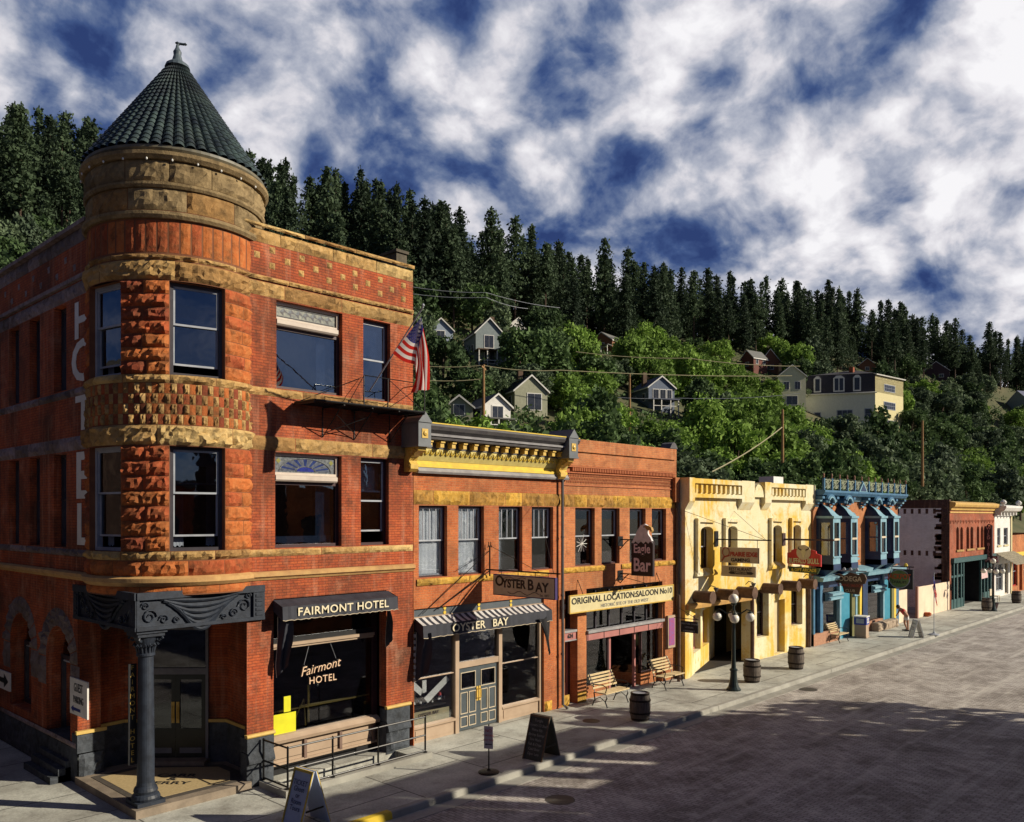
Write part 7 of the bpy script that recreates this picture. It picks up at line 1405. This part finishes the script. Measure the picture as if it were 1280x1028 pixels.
# the mansard mansion
def mansion():
    h_, t = HIT(1068, 538); k = t / F; px0, px1, px2 = 1004, 1094, 1129; zb = EYE + t * (HY - 538) / F
    A_ = PT(px0, 538, t + 4); B_ = PT(px1, 538, t); C_ = PT(px2, 538, t + 9); A_.z = B_.z = C_.z = 0
    o = thing('mansion', 'large pale yellow three storey house with dark mansard roof and dormers', 'house', (B_.x, B_.y, zb)); H1, H2 = 47 * k, 71 * k
    D_ = A_ + C_ - B_
    def face(p, q, wcols, nm, mm, dorm):
        e = (q - p); L = e.length; e /= L; n = Vector((e.y, -e.x, 0)); n = n if n.dot(Vector((-cos(AZ), -sin(AZ), 0))) > 0 else -n
        M = lambda a, z, d: (p.x + e.x * a - n.x * d, p.y + e.y * a - n.y * d, zb + z)
        m = MB(); m.box(0, L, -6, H1, 0, .2, M); m.build('wall', mm, o)
        m = MB(); m.prof([(-.5, H1 - .15), (-.6, H1 + .1), (0, H1 + .25), (.25, H1 + .2)], -.3, L + .3, M); m.build('cornice', WHT, o)
        for (u, z, w, hh, nn) in wcols:
            x = u * L; m = MB(); m.box(x - w / 2 - .15, x + w / 2 + .15, z - .15, z + hh + .15, -.08, 0, M); f = m.build('window', GRYW, o); m = MB()
            for i in range(nn): a = x - w / 2 + w * i / nn; m.box(a + .05, a + w / nn - .05, z, z + hh * .48, -.1, -.082, M); m.box(a + .05, a + w / nn - .05, z + hh * .52, z + hh, -.1, -.082, M)
            m.build('pane', HG, f)
        for u, w in dorm:
            x = u * L; m = MB(); m.poly([(x - w / 2 - .2, H1 + .5), (x - w / 2 - .2, H2 - .8), (x - w / 4, H2 - .2), (x + w / 4, H2 - .2), (x + w / 2 + .2, H2 - .8), (x + w / 2 + .2, H1 + .5)], M, -.15, 1.2); f = m.build('dormer', WHT, o); m = MB(); n_ = 2 if w > 1.6 else 1
            for i in range(n_): a = x - w / 2 + w * i / n_; m.box(a + .12, a + w / n_ - .12, H1 + .8, H2 - .9, -.18, -.152, M)
            m.build('pane', HG, f)
        return M, L
    face(A_, B_, [(.2, 2.2, 1.4, 2.4, 1), (.58, 2.6, 3.4, 2.4, 3), (.9, 2.8, 1.3, 2.4, 1)], 'a', mat('mansion siding', (.66, .66, .55), (.58, .58, .48), 3, .8), [(.2, 1.3), (.5, 2.2), (.75, 1.4)])
    mat('mansion yellow', (.62, .55, .30), (.54, .47, .25), 3, .8); H1_ = H1; H1 = H2 - .2
    face(B_, C_, [(.5, H1_ * .62, 5.6, 1.6, 6), (.5, H1_ * .12, 5.6, 1.7, 6), (.5, H1_ + .9, 5.2, 1.5, 6)], 'b', MATS['mansion yellow'], []); H1 = H1_
    m = MB(); q = [A_, B_, C_, D_]; c = (A_ + C_) / 2
    for i in range(4):
        a, b = q[i], q[(i + 1) % 4]; ai, bi = a + (c - a) * .1, b + (c - b) * .1
        if i == 1: ai, bi = a, b
        if i == 2: ai = a
        if i == 0: bi = b
        m.face([(a.x, a.y, zb + H1 + .2), (b.x, b.y, zb + H1 + .2), (bi.x, bi.y, zb + H2), (ai.x, ai.y, zb + H2)], 1 if i == 1 else 0); m.face([(ai.x, ai.y, zb + H2 + .12), (bi.x, bi.y, zb + H2 + .12), (c.x, c.y, zb + H2 + 1.9)], 0)
        if i > 1: m.face([(a.x, a.y, zb - 6), (b.x, b.y, zb - 6), (b.x, b.y, zb + H1 + .2), (a.x, a.y, zb + H1 + .2)], 1)
    r = m.build('roof', [DRF, MATS['mansion yellow']], o); m = MB(); g = A_ * .35 + B_ * .65; g = g + (c - g) * .5; m.bx(g.x - .5, g.x + .5, g.y - .5, g.y + .5, zb + H2, zb + H2 + 2.2); m.build('chimney', RB, r)
    CLEAR.append(((1006, 1124, 462, 556), t))
mansion()
# ------------------------------------------------------------------ poles and wires
def pole(label, px, pyt, pyb, t, arms=True):
    a, b = PT(px, pyb, t), PT(px, pyt, t); o = thing('utility_pole', label, 'utility pole', (a.x, a.y, a.z - 3), world=False); h = b.z - a.z + 3; m = MB(); m.tube([(0, 0, 0), (0, 0, h)], .2, 7, r1=.15); m.build('pole', POLEW, o)
    if arms: m = MB(); m.bx(-1.3, 1.3, -.06, .06, h - .5, h - .3); m.build('crossarm', POLEW, o); o.rotation_euler.z = .6
    CLEAR.append(((px - 3, px + 3, pyt, pyb), t)); return b
pole('tall utility pole behind the yellow cornice block', 604.5, 456, 528, 100); pole('utility pole left of the blue grey house', 787, 468, 516, 120, False); pole('utility pole above the right end of the stucco building', 978, 512, 578, 100, False); pole('utility pole in the dark trees below the mansion', 1153, 526, 582, 120, False)
mat('pole wire', (.30, .27, .16), (.25, .22, .13), 3, .7)
def wire(label, pts, r=.035):
    m = MB(); P = []
    for (a, b) in zip(pts, pts[1:]):
        A_, B_ = PT(*a), PT(*b)
        for k in range(9): P.append(A_.lerp(B_, k / 8) - Vector((0, 0, .3 * 4 * (k / 8) * (1 - k / 8))))
    m.tube(P, r, 4); tag(m.build('overhead_wire', GRYW if r < .05 else MATS['pole wire']), label, 'overhead wire')
wire('upper of the wires across the trees right of the flag', [(505, 357, 120), (608, 366, 120), (700, 385, 130)]); wire('lower of the wires across the trees right of the flag', [(505, 366, 120), (608, 372, 120), (660, 386, 130)])
wire('thick pair of wires running left from the tall pole', [(505, 455, 98), (604, 457, 100), (700, 463, 105), (990, 470, 130)], .05); wire('thick lower wire running left from the tall pole', [(505, 473, 98), (604, 474, 100)], .06)
wire('wire crossing in front of the cabins', [(720, 440, 115), (860, 448, 120), (1000, 458, 130)], .05); wire('wire crossing below the blue grey house', [(720, 492, 110), (850, 498, 110), (1000, 492, 110)], .03); wire('pale guy wire slanting down left of the right hand pole', [(978, 534, 100), (890, 590, 80)], .07)
# ================================================================== TREES
PN1 = leafmat('pine needles', (.045, .075, .048), (.075, .112, .068), .45)
DL1 = leafmat('dark green leaves', (.060, .11, .045), (.105, .165, .07), .35); DL2 = leafmat('bright green leaves', (.15, .26, .05), (.22, .34, .08), .3); DL3 = leafmat('grey green leaves', (.09, .135, .085), (.14, .19, .115), .35)
BARK = mat('bark', (.10, .065, .045), (.06, .04, .03), 4, .9)
def quad(m, c, s, rr, up=0):
    n = Vector((rr.gauss(0, 1), rr.gauss(0, 1), rr.gauss(0, 1) + up)).normalized(); u = n.cross(Vector((rr.gauss(0, 1), rr.gauss(0, 1), rr.gauss(0, 1)))).normalized(); w = n.cross(u)
    m.face([c - u * s - w * s * .5, c + u * s - w * s * .6, c + u * s * .8 + w * s * .6, c - u * s * .7 + w * s * .5])
def pine(seed, H=20, low=.25, wid=3.4):
    wid *= 1.22
    rr = random.Random(seed); pw = rr.choice((.45, .55, .7, .85)); m = MB(); z = H * low; lean = (rr.uniform(-.02, .02), rr.uniform(-.02, .02))
    while z < H:
        k = (z - H * low) / (H * (1 - low)); prof = (min(1, k * 4 + .5)) * (1 - k) ** pw; Rz = wid * prof * rr.uniform(.5, 1.2) * (1 + .28 * noise.noise(Vector((seed, z * .45, 0)))) + .25
        nb = rr.randint(5, 8); a0 = rr.uniform(0, 6)
        for b in range(nb):
            if rr.random() < .17: continue
            a = a0 + 2 * PI * b / nb + rr.uniform(-.3, .3); L = Rz * rr.uniform(.6, 1.15); n = max(2, int(L / .42))
            for i in range(n):
                f = (i + .6) / n; c = Vector((cos(a) * L * f + lean[0] * z, sin(a) * L * f + lean[1] * z, z + L * (.12 - .25 * f * f) + rr.uniform(-.12, .2)))
                for q in range(3): quad(m, c + Vector((rr.gauss(0, .26), rr.gauss(0, .26), rr.gauss(0, .18))), rr.uniform(.17, .38) * (1.15 - .3 * f), rr, .8)
        z += rr.uniform(.38, .62)
    for q in range(8): quad(m, Vector((lean[0] * H, lean[1] * H, H + q * .08)), .16, rr)
    tk = MB(); tk.tube([(0, 0, -2), (lean[0] * H * .5, lean[1] * H * .5, H * .5), (lean[0] * H, lean[1] * H, H)], .26, 6, r1=.04); return m, tk
def broad(seed, H=8, rx=3.6, rz=3.2, nclump=46, per=52, s=.27):
    rr = random.Random(seed); m = MB(); cz = H - rz; cl = []
    for i in range(nclump):
        v_ = Vector((rr.gauss(0, 1), rr.gauss(0, 1), rr.gauss(.25, 1))).normalized() * (rr.uniform(.35, 1) ** .6); cl.append((Vector((v_.x * rx, v_.y * rx, cz + v_.z * rz)), rr.uniform(.65, 1.25)))
    for c, r in cl:
        for q in range(per): v_ = Vector((rr.gauss(0, 1), rr.gauss(0, 1), rr.gauss(0, 1))).normalized() * r * rr.uniform(.55, 1.05); quad(m, c + v_ * 1.0, rr.uniform(.6, 1.3) * s, rr, .5)
    tk = MB(); tk.tube([(0, 0, -2), (.1, 0, H * .35), (0, .1, H * .7)], .22, 6, r1=.09)
    for c, r in cl[:7]: tk.tube([(.05, 0, H * .3), c * .6 + Vector((0, 0, H * .15)), c], .09, 4, r1=.03)
    return m, tk
def tree_src(kind, name, parts, leaf):
    o = thing(name, 'x', 'tree', (0, 0, -50), world=False); parts[0].build('crown', leaf, o); parts[1].build('trunk', BARK, o); return o
pines = [tree_src('p', 'pine_tree', pine(s, 20, lw_, wd_), PN1) for s, lw_, wd_ in ((1, .22, 3.3), (2, .3, 2.6), (3, .12, 3.8), (4, .42, 2.5), (5, .2, 3.0), (6, .5, 2.7), (7, .1, 2.2), (8, .35, 3.4), (9, .16, 2.9), (10, .28, 3.6))]
bro = {k: [tree_src('b', 'leafy_tree', broad(s * 7 + i, 8, *sh), mm) for i, sh in enumerate(((3.6, 3.2), (3.0, 3.6), (4.2, 2.9)))] for s, (k, mm) in enumerate((('dark', DL1), ('bright', DL2), ('grey', DL3)))}
used = set()
def place(src, p, sc, rz, label, group, sz=1.0):
    o = src if src.name not in used else copy_tree(src); used.add(src.name); o.location = p; o.scale = (sc, sc, sc * sz); o.rotation_euler = (0, 0, rz); o['label'] = label
    if group: o['group'] = group
    elif 'group' in o: del o['group']
    return o
def blocked(p, rad_, h, solid=.75):
    x, y, t = frust(p + Vector((0, 0, h * .5))); r = rad_ * F / t * solid; hh = h * .5 * F / t * .9
    for (x0, x1, y0, y1), th in CLEAR:
        if t < th + 3 and x + r > x0 and x - r < x1 and y + hh > y0 + 2 and y - hh < y1 - (y1 - y0) * .36: return True
    return False
rt = random.Random(21); cnt = {'p': 0, 'b': 0}; spots = []
def tryp(x, y, mind):
    for q in spots:
        if (q[0] - x) ** 2 + (q[1] - y) ** 2 < mind * mind: return False
    spots.append((x, y)); return True
def pline(px): # picture height below which pines give way to leafy trees
    pts = [(-200, 330), (110, 320), (300, 330), (520, 372), (700, 392), (850, 405), (1000, 428), (1150, 440), (1400, 470)]
    for (a, u), (b, v_) in zip(pts, pts[1:]):
        if px <= b: return u + (v_ - u) * max(0, (px - a)) / (b - a)
    return 470
def sky_line(px):
    pts = [(-100, 125), (50, 122), (110, 150), (300, 186), (360, 192), (420, 218), (475, 210), (500, 260), (545, 257), (600, 290), (640, 286), (700, 300), (735, 322), (760, 312), (800, 322), (870, 336), (930, 340), (1000, 352), (1060, 360), (1100, 376), (1180, 396), (1250, 410), (1400, 430)]
    for (a, u), (b, v_) in zip(pts, pts[1:]):
        if px <= b: return u + (v_ - u) * max(0, (px - a)) / (b - a)
    return 430
LP = {'ridge': ('dark pine in the tall row along the skyline', 'pines along the skyline ridge'), 'slope': ('dark pine on the upper slope below the skyline row', 'pines on the upper slope')}
n_try = 0
while cnt['p'] < 290 and n_try < 9000:
    n_try += 1; px = rt.uniform(-40, 1330)
    if 120 < px < 290 and rt.random() < .8: continue
    dx, dy = ray(px); lo, hi = 60, 420; x = y = 0; t = 100
    for t in range(90, 430, 4):
        x, y = dx * t, dy * t; ry, rz_ = ridge(x)
        if y >= ry: break
    kk = rt.choice((0, 0, 0, 1, 2, 3)); t = t + (rt.uniform(-6, 5) if kk == 0 else rt.uniform(-45, -6) if kk < 3 else rt.uniform(4, 16)); x, y = dx * t, dy * t; p = Vector((x, y, hill(x, y))); bx, by, _ = frust(p)
    if kk in (1, 2) and by > pline(px) + 45 + rt.uniform(-12, 14): continue
    sc = rt.uniform(.85, 1.3) * (1.08 if kk in (0, 3) else .9)
    if kk in (0, 3):
        top = sky_line(bx) + rt.choice((rt.uniform(0, 14), rt.uniform(0, 40))); sc = min(1.35, max(.5, (by - top) / F * frust(p)[2] / 21))
    if blocked(p, 2.4 * sc, 20 * sc, .6) or not tryp(x, y, 2.7): continue
    cnt['p'] += 1; lab = LP['ridge' if kk in (0, 3) else 'slope']; place(rt.choice(pines), p - Vector((0, 0, .4)), sc, rt.uniform(0, 6), *lab, sz=rt.uniform(.95, 1.15))
n_try = 0; LB = {'dark': 'dark green leafy tree', 'bright': 'bright yellow green leafy tree', 'grey': 'grey green leafy tree'}
while cnt['b'] < 295 and n_try < 14000:
    n_try += 1; px = rt.uniform(-20, 1320)
    if 110 < px < 500: continue
    py = pline(px) + 12 + (650 - pline(px)) * rt.random() ** 1.15; h_ = HIT(px, py)
    if not h_: continue
    p, t = h_; sc = rt.uniform(.7, 1.2) * min(1.15, .62 + t / 330)
    if not tryp(p.x, p.y, 2.2 + t * .012) or blocked(p, 3.7 * sc, 8 * sc, .55): continue
    br_ = 0
    if 680 < px < 1000 and 440 < py < 640: br_ = .72
    elif 520 < px < 1000: br_ = .2
    elif 1000 <= px < 1090 and 520 < py: br_ = .4
    else: br_ = .05
    nz = noise.noise(Vector((px * .012, py * .02, 4)))
    kind = 'bright' if rt.random() < br_ + nz * .5 else ('grey' if rt.random() < .4 else 'dark')
    where = ('on the hillside left of the turret' if px < 110 else 'on the hillside left of the blue grey house' if px < 790 else 'on the hillside between blue grey house and mansion' if px < 1010 else 'on the hillside round and right of the mansion')
    cnt['b'] += 1; place(rt.choice(bro[kind]), p - Vector((0, 0, .9 * sc)), sc, rt.uniform(0, 6), LB[kind] + ' ' + where, LB[kind].replace('tree', 'trees') + ' ' + where, sz=rt.uniform(.85, 1.2))
print('TREES', cnt)
for (x, y, s_, l_) in ((35.5, -3.0, 1.15, 'tall leafy street tree beside the plain brick block across the street'), (18.5, -24.0, 1.7, 'leafy tree behind the dark brick block')):
    place(bro['dark'][int(x) % 3], Vector((x, y, .3)), s_, x, l_, None, 1.15)
m = MB(); rr = random.Random(5)
for k in range(5200):
    px = rr.uniform(-30, 1320)
    if 115 < px < 500: continue
    py = rr.uniform(280, 640); h_ = HIT(px, py)
    if not h_: continue
    c, t = h_
    if blocked(c, .6, 1.2, .5): continue
    for q in range(16): quad(m, c + Vector((rr.gauss(0, .9), rr.gauss(0, .9), abs(rr.gauss(.4, .5)))), rr.uniform(.18, .36), rr, .6)
tag(m.build('undergrowth', DL1), 'low bushes and ground cover between the hillside trees', 'undergrowth', None, 'stuff')

def light_pine(seed, H, wid):
    rr = random.Random(seed); q = MB(); n = 620
    for i in range(n):
        k = rr.random() ** 1.3; z = H * (.12 + .88 * k); r = wid * (1 - k) ** .6 * (.6 + .5 * abs(sin(z * 2.2 + seed))) * rr.uniform(.2, 1) ** .5; a = rr.uniform(0, 6.283); quad(q, Vector((r * cos(a), r * sin(a), z)), rr.uniform(.28, .55), rr, .8)
    return q
lps = [light_pine(40 + i, 18, 3 + .4 * (i % 3)) for i in range(5)]
m = MB(); rr = random.Random(77); k = 0
while k < 400:
    px = rr.uniform(-40, 1340)
    if 120 < px < 280: continue
    dx, dy = ray(px)
    for t in range(100, 430, 4):
        if dy * t >= ridge(dx * t)[0]: break
    back = rr.random() < .6
    t += rr.uniform(3, 22) if back else rr.uniform(-55, -2); x, y = dx * t, dy * t; p = Vector((x, y, hill(x, y))); bx, by, _ = frust(p); sc = rr.uniform(.6, .85)
    top = sky_line(bx) + rr.uniform(12, 60)
    if back: sc = min(.95, max(.4, (by - top) / F * frust(p)[2] / 18.5))
    elif px < 1000 and by > pline(px) + 25: continue
    else: sc *= .75
    if blocked(p, 2.2, 10, .6): continue
    k += 1; src = rr.choice(lps); a = rr.uniform(0, 6.28); ca, sa = cos(a) * sc, sin(a) * sc; b = len(m.v)
    m.v += [(x + vx * ca - vy * sa, y + vx * sa + vy * ca, p.z - .5 + vz * sc) for vx, vy, vz in src.v]; m.f += [tuple(b + i for i in f) for f in src.f]; m.m += src.m
tag(m.build('far_woodland', PN1), 'dense dark wood filling in behind and between the skyline pines', 'woodland', None, 'stuff')
